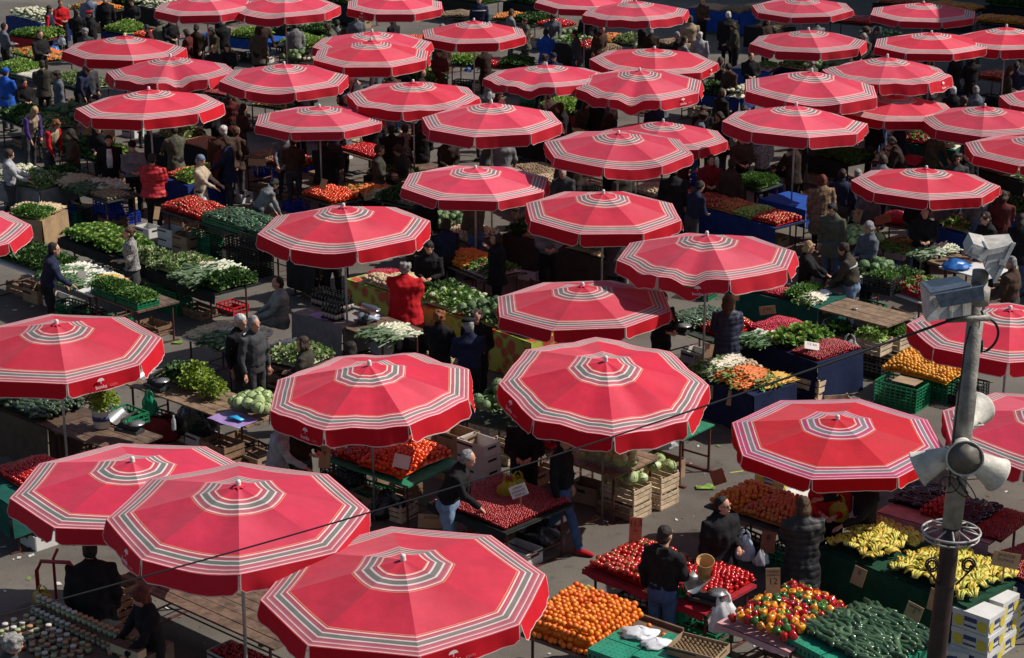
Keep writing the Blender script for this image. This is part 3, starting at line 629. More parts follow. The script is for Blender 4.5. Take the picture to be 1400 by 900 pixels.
kind('pepper','bell_pepper','bell peppers','peppers',[it_pepper(.056),it_pepper(.05)],[PR[0],STEM],.104,.16,ind=True)
CUC = veg('cucumber_skin', ((.022,.055,.022),(.035,.08,.034),(.09,.15,.075)), .22, spec=.5); ZUC = veg('zucchini_skin', ((.02,.04,.02),(.035,.06,.03),(.06,.095,.05)), .3, spec=.5)
kind('cucumber','cucumber','dark green cucumbers','cucumbers',[it_capsule(.25,.034,.01,9),it_capsule(.22,.033,-.008,9),it_capsule(.27,.034,.018,9)],[CUC],.088,.11,align=0,ind=True)
kind('zucchini','zucchini','dark green zucchini','zucchini',[it_capsule(.27,.033,.012,9),it_capsule(.24,.034,-.008,9)],[ZUC],.085,.14,align=0,ind=True)
kind('zucchiniS','zucchini_heap','dark green zucchini','zucchini',[it_capsule(.21,.024,.01,6),it_capsule(.2,.026,-.006,6)],[veg('zucchini_pale', ((.03,.06,.03),(.06,.11,.06),(.12,.18,.1)), .3, spec=.6)],.056,.1,align=0)
kind('eggplant','eggplant_heap','dark purple eggplants','eggplants',[it_capsule(.2,.036,.01,8)],[veg('eggplant_skin', ((.012,.008,.018),(.02,.012,.026)), .15, spec=.6)],.07,.1,align=0)
kind('lettuce','lettuce_head','light green lettuces','lettuce',[it_lettuce(.16),it_lettuce(.15)],[MG,LG],.17,.10,ind=True,lift=.1)
kind('cabbage','cabbage','pale green cabbages','cabbages',[it_cabbage(.105),it_cabbage(.095)],[veg('cabbage_leaf', ((.26,.36,.12),(.35,.44,.18)), .5, .05),veg('cabbage_rib', ((.36,.45,.2),(.42,.5,.26)), .5, .05)],.16,.16,ind=True,lift=.0)
kind('savoy','savoy_cabbage','grey green savoy cabbages','cabbages',[it_cabbage(.1),it_lettuce(.13)],[veg('savoy_leaf', ((.08,.15,.05),(.14,.22,.085)), .6, .05),veg('savoy_rib', ((.10,.18,.07),(.15,.22,.1)), .6, .05)],.18,.14,ind=True,lift=.0)
kind('cauli','cauliflower_heap','white cauliflowers','cauliflowers',[it_cauli(.09)],[veg('cauli_curd', ((.5,.47,.33),(.58,.55,.42)), .8),MG],.15,.12)
kind('kohlrabi','kohlrabi_heap','pale kohlrabi with leaves','kohlrabi',[it_cauli(.08),it_bunch(.14,12,.06,1)],[veg('kohl', ((.32,.4,.2),(.4,.46,.28)), .6),MG],.13,.12)
kind('spinach','spinach_heap','dark green leaves','greens',[it_bunch(.11,16,.06),it_bunch(.12,16,.06)],[DK],.085,0.162)
kind('herbs','herb_heap','fresh green herbs','herbs',[it_bunch(.075,16,.028),it_bunch(.085,18,.03)],[MG],.055,0.135)
kind('herbsD','herb_heap','dark green parsley','herbs',[it_bunch(.075,18,.026),it_bunch(.085,18,.026)],[veg('parsley_leaf', ((.035,.10,.013),(.065,.16,.022),(.12,.25,.04)), .5, .2)],.055,0.149)
kind('chard','chard_heap','light green salad leaves','salad',[it_bunch(.12,15,.06),it_bunch(.1,15,.05)],[LG],.085,0.176)
kind('mixed','salad_heap','mixed green salad','salad',[it_bunch(.11,13,.05),it_bunch(.1,12,.05),it_ball(.03,1,6,5)],[veg('mixed_leaf', ((.06,.14,.03),(.16,.26,.06),(.3,.36,.14),(.42,.42,.28)), .5, .2)],.075,0.162)
kind('radish','radish_heap','red radishes with leaves','radishes',[it_radish(.018),it_radish(.02)],[veg('radish_skin', ((.4,.008,.03),(.5,.02,.05)), .3),MG],.07,.12)
kind('radishR','radish_heap','bright red radishes','radishes',[it_ball(.02,1,6,5),it_ball(.023,1,6,5)],[veg('radish_skin', ((.4,.008,.03),(.5,.02,.05)), .3)],.036,.09)
kind('strawberry','strawberry_heap','dark red strawberries','strawberries',[it_ball(.019,1.2,6,5),it_ball(.022,1.1,6,5)],[veg('strawberry_skin', ((.24,.005,.006),(.32,.01,.01),(.17,.003,.005)), .3, spec=.5)],.034,.08)
kind('carrot','carrot_heap','orange carrots','carrots',[it_carrot(.26,.022,False),it_carrot(.24,.021,False),it_carrot(.24,.02)],[veg('carrot_skin', ((.6,.13,.015),(.66,.19,.03),(.54,.1,.015)), .5),MG],.042,.12,align=1)
kind('carrotB','carrot_heap','brown orange carrots in bunches','carrots',[it_carrot(.22,.018),it_carrot(.2,.016)],[veg('carrot_dusty', ((.3,.1,.03),(.36,.14,.05),(.25,.09,.04)), .6),MG],.036,.09,align=1)
kind('parsnip','parsnip_heap','pale parsnips','root vegetables',[it_carrot(.22,.022,False),it_carrot(.2,.02,False)],[veg('parsnip_skin', ((.46,.34,.18),(.55,.44,.27),(.4,.28,.14)), .6)],.04,.10,align=1)
kind('celeriac','celeriac_heap','pale turnips and celeriac','root vegetables',[it_ball(.045,.9,8,6,.15),it_ball(.04,.9,8,6,.12)],[veg('celeriac_skin', ((.4,.3,.17),(.5,.4,.25),(.45,.3,.2)), .7)],.075,.11)
kind('yellowcarrot','carrot_heap','yellow carrots','carrots',[it_carrot(.2,.017),it_carrot(.18,.016)],[veg('yellow_carrot', ((.56,.3,.03),(.62,.36,.06)), .5),MG],.036,.09,align=1)
kind('leek','leek_heap','long green leeks','leeks',[it_leek(.5,.016),it_leek(.46,.014),it_leek(.54,.015)],[veg('leek_shank', ((.5,.52,.36),(.56,.58,.44)), .5),veg('leek_blade', ((.07,.13,.06),(.12,.19,.09),(.2,.28,.16)), .5, .15)],.03,.08,align=1)
kind('sponion','spring_onion_heap','spring onions with white bulbs','spring onions',[it_leek(.36,.011),it_leek(.34,.012)],[veg('onion_bulb', ((.62,.62,.5),(.68,.66,.56)), .4),veg('onion_blade', ((.06,.14,.05),(.1,.2,.07)), .5, .15)],.022,.07,align=1)
kind('whiteradish','white_radish_heap','long white radishes with green tops','radishes',[it_carrot(.24,.018),it_carrot(.22,.016)],[veg('white_root', ((.6,.55,.42),(.66,.6,.5)), .5),MG],.034,.10,align=1)
kind('garlic','garlic_heap','straw coloured garlic','garlic',[it_carrot(.24,.02,False),it_ball(.024,.9,6,5)],[veg('garlic_straw', ((.44,.34,.2),(.54,.45,.3),(.38,.28,.15)), .7)],.034,.10,align=1)
kind('garlicR','garlic_heap','red and white garlic bulbs','garlic',[it_ball(.026,.9,6,5),it_ball(.023,.9,6,5)],[veg('garlic_red', ((.55,.45,.4),(.4,.12,.16),(.6,.52,.46)), .6)],.044,.09)
kind('potato','potato_heap','brown potatoes','potatoes',[it_ball(.036,.75,7,5,.12),it_ball(.032,.8,7,5,.12)],[veg('potato_skin', ((.2,.13,.07),(.27,.19,.11),(.3,.2,.13)), .8)],.06,.12)
kind('nuts','nut_heap','small pale nuts','nuts',[it_ball(.016,.9,6,4)],[veg('nut_shell', ((.4,.24,.13),(.48,.3,.17)), .7)],.028,.08)
kind('mushroom','mushroom_heap','small white mushrooms','mushrooms',[it_ball(.022,.8,6,5)],[veg('mushroom_cap', ((.5,.46,.36),(.58,.54,.45)), .7)],.038,.07)
kind('persimmon','persimmon_heap','orange persimmons and yellow citrus','fruit',[it_ball(.04,.8,8,6,.04),it_ball(.046,.78,8,6,.05)],[veg('persimmon_skin', ((.62,.16,.012),(.66,.27,.02),(.55,.09,.01)), .3)],.075,.13)
kind('kiwi','kiwi','brown kiwis','kiwis',[it_ball(.026,1.0,8,6,.03)],[veg('kiwi_skin', ((.15,.09,.04),(.2,.13,.06)), .8)],.056,.03,ind=True)
kind('flower','flower_heap','small cut flowers','flowers',[it_bunch(.09,8,.04,1),it_ball(.022,1,6,4)],[veg('petal', ((.6,.1,.08),(.6,.45,.1),(.6,.5,.5),(.5,.1,.3)), .6),MG],.06,.1)
BAN = veg('banana_skin', ((.6,.36,.03),(.64,.48,.08),(.56,.5,.08),(.44,.46,.06)), .4); BANT = veg('banana_tip', ((.06,.045,.02),(.1,.09,.03)), .7)
kind('banana','banana_bunch','yellow bananas','bananas',[it_bananas(6),it_bananas(5),it_bananas(7)],[BAN,BANT],.125,.14,ind=True,lift=.29)
def items_mesh(k, v):
    d = K[k]
    if d['me'] is None: d['me'] = [mb.mesh(d['name'], d['mats'], True) for mb in d['mbs']]
    return d['me'][v % len(d['me'])]
def height_fn(L, W, h, flat=.35):
    sx = (L*37.1+W*11.3) % 50
    def f(x, y):
        a = max(0, 1-abs(2*x/L)**3); b = max(0, 1-abs(2*y/W)**3); return h*(a*b)**.5*(1+.5*noise.noise(Vector((x*3.1+sx, y*3.1, sx))))
    return f
def layout(d, L, W, h):
    """jittered grid over an L x W patch: (x, y, z)"""
    f = height_fn(L, W, h); sp = d['sp']; nx = max(1, int(L/sp)); ny = max(1, int(W/(sp*.87))); out = []
    for j in range(ny):
        for i in range(nx):
            x = (i+.5+(.25 if j % 2 else -.25))/nx*L-L/2+random.uniform(-1,1)*sp*d['jit']*.5; y = (j+.5)/ny*W-W/2+random.uniform(-1,1)*sp*d['jit']*.5
            q = 1.06 if d['sp'] > .05 and d['lift'] > .3 else 1.0; x = max(-L/2*q, min(L/2*q, x)); y = max(-W/2*q, min(W/2*q, y)); out.append((x, y, f(x*.96, y*.96)+random.uniform(-.15,.25)*sp*.35))
    return out
def rotmat(d):
    if d['align'] is not None:
        a = (PI/2*d['align']+PI/2) + random.gauss(0, .28 if d['align'] == 1 else .5); return Matrix.Rotation(a, 3, 'Z') @ Matrix.Rotation(random.gauss(0,.12), 3, 'X') @ Matrix.Rotation(random.random()*6.28, 3, 'Y')
    if d['name'] == 'banana_bunch': return Matrix.Rotation(random.gauss(2.3,.45), 3, 'Z') @ Matrix.Rotation(random.gauss(0,.15), 3, 'X') @ Matrix.Rotation(random.gauss(.1,.15), 3, 'Y')
    if d['lift'] < .3: return Matrix.Rotation(random.random()*6.28, 3, 'Z') @ Matrix.Rotation(random.gauss(0,.25), 3, 'X')
    return Matrix.Rotation(random.random()*6.28, 3, 'Z') @ Matrix.Rotation(random.gauss(0,.7), 3, 'X')
def heap_obj(k, L, W, h, M, label, group=None, name=None, core=True):
    d = K[k]; P = layout(d, L, W, h); Vs = []; Fs = []; Ms = []; o = 0
    for (x, y, z) in P:
        V, Fc, Mi = d['items'][random.randrange(len(d['items']))]; s = random.uniform(.85,1.15)
        rm = np.array(rotmat(d)); r0 = d['sp']*d['lift']
        Vs.append((V*s) @ rm.T + np.array((x, y, z+r0), 'f')); Fs.append(Fc+o); Ms.append(Mi); o += len(V)
    # the filled body of the heap under its top layer
    f = height_fn(L, W, h); n = 8; gv = []; gf = []
    for i in range(n+1):
        for j in range(n+1): x = (i/n-.5)*L; y = (j/n-.5)*W; gv.append((x, y, max(.004, f(x*.97, y*.97)*.8)))
    for i in range(n):
        for j in range(n): a = i*(n+1)+j; gf += [(a, a+n+1, a+n+2), (a, a+n+2, a+1)]
    Vs.append(np.array(gv, 'f')); Fs.append(np.array(gf, 'i')+o); Ms.append(np.zeros(len(gf), 'i'))
    V = np.concatenate(Vs); Fc = np.concatenate(Fs); Mi = np.concatenate(Ms)
    me = bpy.data.meshes.new(d['name']); me.vertices.add(len(V)); me.vertices.foreach_set('co', V.astype('f').ravel())
    me.loops.add(len(Fc)*3); me.loops.foreach_set('vertex_index', Fc.astype('i').ravel()); me.polygons.add(len(Fc)); me.polygons.foreach_set('loop_start', np.arange(0, len(Fc)*3, 3, dtype='i'))
    for m in d['mats']: me.materials.append(m)
    me.polygons.foreach_set('material_index', Mi.astype('i')); me.polygons.foreach_set('use_smooth', np.ones(len(Fc), bool)); me.update(calc_edges=True)
    ob = link(name or d['name'], me); ob.matrix_world = M
    tag(ob, label, d['cat'], group, 'stuff'); return ob
COUNT = {}
def pile(k, L, W, h, M, label, group, cap=400, two=None):
    """the top layer as single pieces, on a bed of the same produce"""
    d = K[k]; out = []; P = layout(d, L, W, h)
    n = COUNT.get(k, 0)
    if n+len(P) > 295: P = P[:max(0, 295-n)]
    COUNT[k] = n+len(P)
    for q, (x, y, z) in enumerate(P):
        me = items_mesh(k, random.randrange(9)); s = random.uniform(.88,1.12); ob = link(d['name'], me)
        ob.matrix_world = M @ Matrix.Translation((x, y, z+d['sp']*d['lift'])) @ rotmat(d).to_4x4() @ Matrix.Diagonal((s,s,s,1))
        tag(ob, label, d['cat'], group); out.append(ob)
    return out
# ------------------------------------------------------------------ stalls, crates, boxes, bags, signs
WOOD = {'wood': mat('table_wood', (.125,.08,.055), .7, var=.5, scale=7, bump=.3, bscale=60), 'pale': mat('table_wood_pale', (.2,.13,.08), .7, var=.45, scale=7, bump=.3, bscale=60),
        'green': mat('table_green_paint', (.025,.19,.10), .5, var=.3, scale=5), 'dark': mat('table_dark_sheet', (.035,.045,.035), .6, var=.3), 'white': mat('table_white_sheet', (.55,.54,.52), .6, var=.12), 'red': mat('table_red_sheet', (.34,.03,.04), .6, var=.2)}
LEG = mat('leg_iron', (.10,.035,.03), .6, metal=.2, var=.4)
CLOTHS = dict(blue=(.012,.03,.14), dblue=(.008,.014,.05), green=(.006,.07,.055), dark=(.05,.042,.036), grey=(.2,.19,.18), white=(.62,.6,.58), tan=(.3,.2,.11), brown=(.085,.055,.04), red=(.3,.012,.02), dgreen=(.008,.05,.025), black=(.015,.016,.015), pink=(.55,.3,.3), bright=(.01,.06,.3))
def cmat(c):
    if c == 'floral':
        if 'floral' in MATS: return MATS['floral']
        m, t, out = nt('floral_oilcloth'); L = t.links.new; tc = N(t, 'ShaderNodeTexCoord')
        vo = N(t, 'ShaderNodeTexVoronoi', i_Scale=4.2); L(tc.outputs['Object'], vo.inputs['Vector'])
        rp = N(t, 'ShaderNodeValToRGB'); e = rp.color_ramp.elements; e[0].position = .0; e[0].color = (.42,.10,.02,1); e[1].position = .56; e[1].color = (.36,.40,.06,1)
        for p, c_ in ((.36,(.42,.03,.02,1)),(.42,(.4,.14,.04,1)),(.48,(.16,.25,.04,1))): q = e.new(p); q.color = c_
        nz = N(t, 'ShaderNodeTexNoise', i_Scale=9.0); L(tc.outputs['Object'], nz.inputs['Vector'])
        a = N(t, 'ShaderNodeMath', operation='MULTIPLY_ADD'); L(nz.outputs['Fac'], a.inputs[0]); a.inputs[1].default_value = .22; 
        s_ = N(t, 'ShaderNodeMath', operation='SUBTRACT'); L(vo.outputs['Distance'], s_.inputs[0]); s_.inputs[1].default_value = .11; L(s_.outputs[0], a.inputs[2])
        L(a.outputs[0], rp.inputs['Fac']); p = N(t, 'ShaderNodeBsdfPrincipled', i_Roughness=.45); L(rp.outputs['Color'], p.inputs['Base Color']); L(p.outputs[0], out.inputs['Surface']); MATS['floral'] = m; return m
    return mat('tablecloth_'+c, CLOTHS[c], .8, var=.25, scale=5, bump=.25, bscale=25, spec=.2)
PHR = dict(wood='brown plank', pale='pale plank', green='green topped', dark='dark topped', white='white topped', red='red topped')
STALLS = []
def stall(A, B, depth, goods, where, top='wood', cloth=None, h=.8, under=True):
    a = G(A[0], A[1], h); b = G(B[0], B[1], h); ex = (b-a); L = ex.length; ang = math.atan2(ex.y, ex.x)
    M = Matrix.Translation((a.x, a.y, 0)) @ Matrix.Rotation(ang, 4, 'Z')
    mid = M @ Vector((L/2, depth/2, 0)); STALLS.append((mid.x, mid.y))
    root = empty('market_table', (a.x, a.y, 0), ang); tl = f"{PHR[top]} market table {where}"; tag(root, tl if len(tl.split()) < 17 else f"table {where}", 'market table', 'market tables')
    mb = MB(); n = max(3, int(depth/.17))
    if top in ('wood','pale'):
        for k in range(n): mb.box(-.03, k*depth/n+.006, h-.035, L+.03, (k+1)*depth/n-.006, h-.004+random.uniform(-.003,.003))
        for x in (.08*L, .92*L): mb.box(x-.03, .01, h-.075, x+.03, depth-.01, h-.036)
    else: mb.box(-.03, 0, h-.035, L+.03, depth, h-.004)
    mb.build('table_top', WOOD[top], root)
    for x in (.06*L, .94*L):
        for y in (.1*depth, .9*depth): MB().tube([(x,y,0),(x,y,h-.036)], .02, 6).build('leg', LEG, root)
    r = MB()
    for x in (.06*L, .94*L): r.tube([(x,.1*depth+.02,.22),(x,.9*depth-.02,.22)], .014, 6); r.box(x-.02,-.02,0,x+.02,depth+.02,.02)
    r.tube([(.06*L+.02,.5*depth,.22),(.94*L-.02,.5*depth,.22)], .012, 6); r.build('rail', LEG, root)
    if cloth:
        col, drop, sides = cloth[:3]; cm = MB(); e = .012; ph = random.random()*6
        def wav(u, v): return (.018*math.sin(u*L*9+ph)+.012*math.sin(u*L*21+ph*2))*v
        cm.grid(lambda u, v: (u*(L+.08)-.04, v*(depth+.02)-.02, h+.003+.004*math.sin(u*23+v*17)), max(4, int(L*6)), 8)
        cm.grid(lambda u, v: (u*(L+.08)-.04, -.022-.03*v-wav(u, v)-.02, h+.003-drop*v), max(6, int(L*14)), 8)
        if 'r' in sides: cm.grid(lambda u, v: (L+.042+.03*v+.02*math.sin(u*9+ph)*v, u*depth-.02, h+.003-drop*v), 12, 6)
        if 'l' in sides: cm.grid(lambda u, v: (-.042-.03*v-.02*math.sin(u*9+ph)*v, u*depth-.02, h+.003-drop*v), 12, 6)
        c = cm.build('tablecloth', cmat(col), None, True); c.matrix_world = M
        tag(c, f"{dict(dblue='dark blue', dgreen='dark green', floral='yellow green floral', dark='dark grey', bright='bright blue').get(col, col)} tablecloth {where}", 'tablecloth', 'tablecloths')
    if under and not (cloth and cloth[1] > .6) and goods:
        kinds_ = [('wood',(.6,.4,.24),'old','brown slatted crate'),('carton',(.5,.36,.28),'card','brown carton'),('plastic',(.58,.4,.26),'black','black crate'),('plastic',(.58,.4,.24),'green','green crate'),('carton',(.5,.36,.22),'white','white carton'),('wood',(.6,.4,.26),'new','pale slatted crate')]
        random.shuffle(kinds_)
        for q in range(min(5, int(L/.62))):
            ty, sz, cc, ph = kinds_[q]; lab = f"{ph} under the table {where}"
            if len(lab.split()) <= 16:
                crate(ty, M @ Vector((.4+q*.64+random.uniform(-.04,.04), depth*random.uniform(.35,.6), 0)), sz, math.degrees(ang)+random.uniform(-9,9), cc, lab)
    for g in goods:
        k, t0, t1 = g[:3]; d0, d1 = (g[3], g[4]) if len(g) > 4 else (.06, .94); hh = g[5] if len(g) > 5 else None; opt = g[6] if len(g) > 6 else None
        cx, cy = (t0+t1)/2*L, (d0+d1)/2*depth; LL, WW = (t1-t0)*L*.97, (d1-d0)*depth; z = h+.008
        loc = M @ Matrix.Translation((cx, cy, z))
        if opt in ('green','black','blue'):
            nb = max(1, round(LL/.58)); bw = LL/nb
            d_n = K[k]['cat']
            for q in range(nb):
                crate('plastic', M @ Vector((t0*L+bw*(q+.5), cy, z)), (bw-.015, WW, .13), math.degrees(ang), opt, f"{opt} plastic tray of {d_n} {where}", None, f"{opt} plastic trays of {d_n} {where}")
            loc = loc @ Matrix.Translation((0,0,.10))
        if k not in K: continue
        d = K[k]; hh = hh if hh is not None else d['h']; lab = f"{d['phrase']} {where}"
        if d['ind']:
            small = d['sp'] < .1
            if small: heap_obj(k, LL*.98, WW*.97, hh*.8, loc @ Matrix.Translation((0,0,-.01)), f"lower layer of {d['phrase']} {where}", None, d['name']+'_bed')
            got = pile(k, LL, WW, hh, loc, lab, f"{d['phrase']} {where}")
            if not got and not small: heap_obj(k, LL, WW, hh, loc, lab)
        else: heap_obj(k, LL, WW, hh, loc, lab)
    return M, L
PL = dict(green=mat('plastic_green', (.012,.17,.07), .4, var=.25, spec=.4), tray=mat('plastic_green_tray', (.02,.22,.13), .4, var=.2), black=mat('plastic_black', (.02,.02,.022), .45, var=.3), blue=mat('plastic_blue', (.012,.04,.3), .4, var=.2), grey=mat('plastic_grey', (.3,.29,.3), .5, var=.2), red=mat('plastic_red', (.4,.012,.02), .35, var=.2))
CW = mat('crate_wood', (.54,.42,.28), .8, var=.4, scale=9, bump=.2, bscale=70); CW2 = mat('crate_wood_old', (.23,.14,.08), .8, var=.4, scale=9, bump=.2, bscale=70)
CARD = mat('cardboard', (.30,.20,.12), .85, var=.2, scale=4); WBOX = mat('white_carton', (.56,.55,.52), .7, var=.12, scale=4); BPRINT = mat('box_print_yellow', (.6,.48,.05), .6, var=.1); BPRINT2 = mat('box_print_blue', (.04,.05,.14), .6, var=.1)
CCACHE = {}
def crate(ty, p, size, ang=-42, col='green', label='', cat=None, group=None):
    sx, sy, sz = size; key = (ty, round(sx,2), round(sy,2), round(sz,2), col); names = dict(plastic='plastic_crate', wood='wooden_crate', carton='carton', tray='plastic_tray', banana='banana_box')
    if key not in CCACHE:
        mb = MB(); X, Y = sx/2, sy/2; t = .012; parts = []
        if ty == 'plastic':
            mb.box(-X,-Y,0,X,Y,.012)
            nx = max(3, int(sx/.09)); ny = max(3, int(sy/.09)); nz = max(2, int(sz/.06))
            for s in (-1,1):
                for k in range(nz+1): z = k*(sz-.02)/nz; w = .02 if 0 < k < nz else .032; mb.box(-X, s*Y-t/2, z, X, s*Y+t/2, z+w); mb.box(s*X-t/2, -Y+t, z+.001, s*X+t/2, Y-t, z+w+.001)
                for k in range(nx+1): x = -X+k*sx/nx; mb.box(x-.009, s*Y-t/2-.003, .002, x+.009, s*Y+t/2+.003, sz+.004)
                for k in range(1, ny): y = -Y+k*sy/ny; mb.box(s*X-t/2-.003, y-.009, .002, s*X+t/2+.003, y+.009, sz+.004)
                for k in range(2): mb.box(-X+.02, s*(Y-.008)-.001, .02, X-.02, s*(Y-.008)+.001, sz*.45)
            ms = [PL[col]]
        elif ty == 'wood':
            n = max(2, int(sz/.085))
            for k in range(5): y = -Y+(k+.5)*sy/5; mb.box(-X, y-sy/12, 0, X, y+sy/12, .01)
            for s in (-1,1):
                for q in (-1,1): mb.box(s*X-.014-s*.015, q*Y-.014-q*.015, .011, s*X+.014-s*.015, q*Y+.014-q*.015, sz+.012)
                for k in range(n):
                    z = .02+k*(sz-.02)/n; hgt = (sz/n)*.7; j = random.uniform(-.004,.004)
                    mb.box(-X-.006, s*(Y+.005)-.005, z+j, X+.006, s*(Y+.005)+.005, z+hgt+j); mb.box(s*(X+.003)-.005, -Y+.002, z-j, s*(X+.003)+.005, Y-.002, z+hgt-j)
            ms = [CW if col != 'old' else CW2]
        elif ty == 'carton':
            for s in (-1,1): mb.box(-X, s*Y-.005, 0, X, s*Y+.005, sz); mb.box(s*X-.005, -Y+.006, 0, s*X+.005, Y-.006, sz)
            mb.box(-X+.006,-Y+.006,0,X-.006,Y-.006,.01); mb.box(-X+.007,-Y-.0065,sz*.62,X*.2,-Y-.0052,sz*.8,1); mb.box(X+.0052,-Y*.5,sz*.6,X+.0065,Y*.5,sz*.8,1)
            ms = [WBOX if col == 'white' else CARD, PL['black']]
        elif ty == 'tray':
            mb.box(-X,-Y,0,X,Y,sz); nx = int(sx/.07); ny = int(sy/.07)
            for i in range(nx):
                for j in range(ny): x = -X+(i+.5)*sx/nx; y = -Y+(j+.5)*sy/ny; mb.box(x-.012,y-.004,sz,x+.012,y+.004,sz+.0012,1)
            for i in range(nx): x = -X+(i+.5)*sx/nx; mb.box(x-.014,-Y-.0012,sz*.25,x+.014,-Y,sz*.6,1)
            ms = [PL['tray'], PL['black']]
        elif ty == 'banana':
            mb.box(-X,-Y,0,X,Y,sz-.05); mb.box(-X-.006,-Y-.006,sz-.07,X+.006,Y+.006,sz); ms = [WBOX]
            p2 = MB()
            for s in (-1,1):
                for (cx, w, mi) in ((-.32*sx,.07,0),(.32*sx,.07,0)):
                    V = [(cx+w*math.cos(a*PI/8), s*(Y+.0075), sz*.42+sz*.3*math.sin(a*PI/8)) for a in range(16)]; p2.add(V, [tuple(range(16)) if s < 0 else tuple(reversed(range(16)))], mi)
                    V = [(s*(X+.0075), cx*.8+w*.85*math.cos(a*PI/8), sz*.42+sz*.3*math.sin(a*PI/8)) for a in range(16)]; p2.add(V, [tuple(range(16)) if s > 0 else tuple(reversed(range(16)))], mi)
                p2.box(-.17*sx, s*(Y+.0075)-.001, sz*.5, .17*sx, s*(Y+.0075)+.001, sz*.75, 1); p2.box(-.17*sx, s*(Y+.0075)-.001, sz*.2, .17*sx, s*(Y+.0075)+.001, sz*.3, 1)
                p2.box(s*(X+.0075)-.001, -.14*sy, sz*.5, s*(X+.0075)+.001, .14*sy, sz*.75, 1); p2.box(s*(X+.0075)-.001, -.2*sy, sz*.22, s*(X+.0075)+.001, .2*sy, sz*.3, 1)
            parts = [('print', p2.mesh('print', [BPRINT, BPRINT2]))]
        CCACHE[key] = (mb.mesh(names[ty], ms), parts)
    me, parts = CCACHE[key]; o = link(names[ty], me, None, p, R(ang)); tag(o, label, cat or dict(plastic='crate', wood='crate', carton='box', tray='tray', banana='box')[ty], group)
    for nm, pm in parts: link(nm, pm, o)
    return o
BAGC = dict(white=mat('bag_white', (.78,.78,.8), .35, var=.15, bump=.4, bscale=14, transl=.25), blue=mat('bag_blue', (.03,.16,.5), .3, var=.3, bump=.4, bscale=14, transl=.25), green=mat('bag_green', (.01,.3,.14), .3, var=.3, bump=.4, bscale=14, transl=.25), yellow=mat('bag_yellow', (.5,.36,.03), .35, var=.3, bump=.4, bscale=14, transl=.25),
            black=mat('bag_black', (.012,.012,.014), .22, var=.2, bump=.8, bscale=12, spec=.6), clear=mat('bag_clear', (.5,.52,.54), .2, var=.15, bump=.6, bscale=14, transl=.4), red=mat('sack_red', (.16,.008,.012), .7, var=.3, bump=.4, bscale=14), purple=mat('bag_purple', (.3,.2,.42), .4, var=.2), bluew=mat('bag_blue_white', (.4,.46,.55), .3, var=.2, bump=.4, bscale=14, transl=.3))
def bag(p, r, hgt, col, label, handles=True, ang=0, squash=.75):
    mb = MB(); n = 26; pr = [(.5,0),(1,.08),(1.05,.2),(.95,.36),(.85,.5),(.7,.66),(.55,.8),(.4,.92),(.2,1.02),(.08,1.05),(.001,1.06)] if not handles else [(.02,0),(.8,.0),(.98,.08),(1.0,.22),(1.0,.4),(.96,.55),(.9,.68),(.8,.8),(.66,.88),(.55,.95),(.5,1.0)]; squash = .5 if handles else squash; sd = random.random()*30; V = []; Fc = []
    for q, z in pr:
        for j in range(n):
            a = 2*PI*j/n; v = Vector((math.cos(a)*1.6+sd, math.sin(a)*1.6, z*2.2)); w = 1+(.2 if handles else .45)*noise.noise(v)+(.12 if handles else .35)*abs(noise.noise(v*2.3))+.10*math.sin(a*7+z*5+sd)*(.4+z); V.append((r*q*w*math.cos(a), r*q*w*squash*math.sin(a), z*hgt*.82*(1+.18*noise.noise(v*.8))))
    for i in range(len(pr)-1):
        for j in range(n): Fc.append((i*n+j, i*n+(j+1)%n, (i+1)*n+(j+1)%n, (i+1)*n+j))
    mb.add(V, Fc)
    o = mb.build('plastic_bag' if col != 'black' else 'bin_bag', BAGC[col], None, True, p, R(ang)); tag(o, label, 'bag', 'plastic bags')
    if handles:
        h = MB()
        for s in (-1,1): h.tube([(s*r*.45,0,hgt*.76),(s*r*.4,.01,hgt*.95),(s*r*.1,.0,hgt*1.08)], [.03,.018,.012], 6, ry=[.008,.008,.006])
        h.build('handle', BAGC[col], o, True)
    return o
INK = mat('marker_ink', (.05,.03,.03), .8, var=.1); PAPER = mat('sign_paper', (.62,.55,.5), .8, var=.1); SCARD = mat('sign_card', (.42,.26,.14), .85, var=.2); SRED = mat('sign_card_red', (.42,.13,.07), .85, var=.2)
STICK = mat('sign_stick', (.36,.24,.13), .8, var=.2)
def sign(p, w, h, lines, label, m=None, face=-90, tilt=12, roll=0, stick=.25, hang=False):
    """a written card; face = heading of its written side (-90 looks at the camera)"""
    m = m or SCARD; o = empty('price_sign', p, (0,0,R(face+90))); tag(o, label, 'price sign', 'price signs')
    c = MB().box(-w/2,-.003,0,w/2,.003,h).build('card', m, o); z0 = 0 if hang else stick
    c.location = (0,0,z0); c.rotation_euler = (R(-tilt), R(roll), 0)
    y = h*.92
    for s, size in lines:
        me = text_mesh(s, size, INK, .0008); x = [v.co.x for v in me.vertices] or [0]; ww = max(x)-min(x)
        k = min(1, w*.9/ww) if ww > 0 else 1
        l = link('lettering', me, c, (0,-.0045,y-size*.5), (R(90),0,0)); l.scale = (k,1,1); y -= size*1.12
    if not hang: MB().box(-.012,.004,-.02,.012,.014,stick+h*.3).build('stick', STICK, o)
    return o
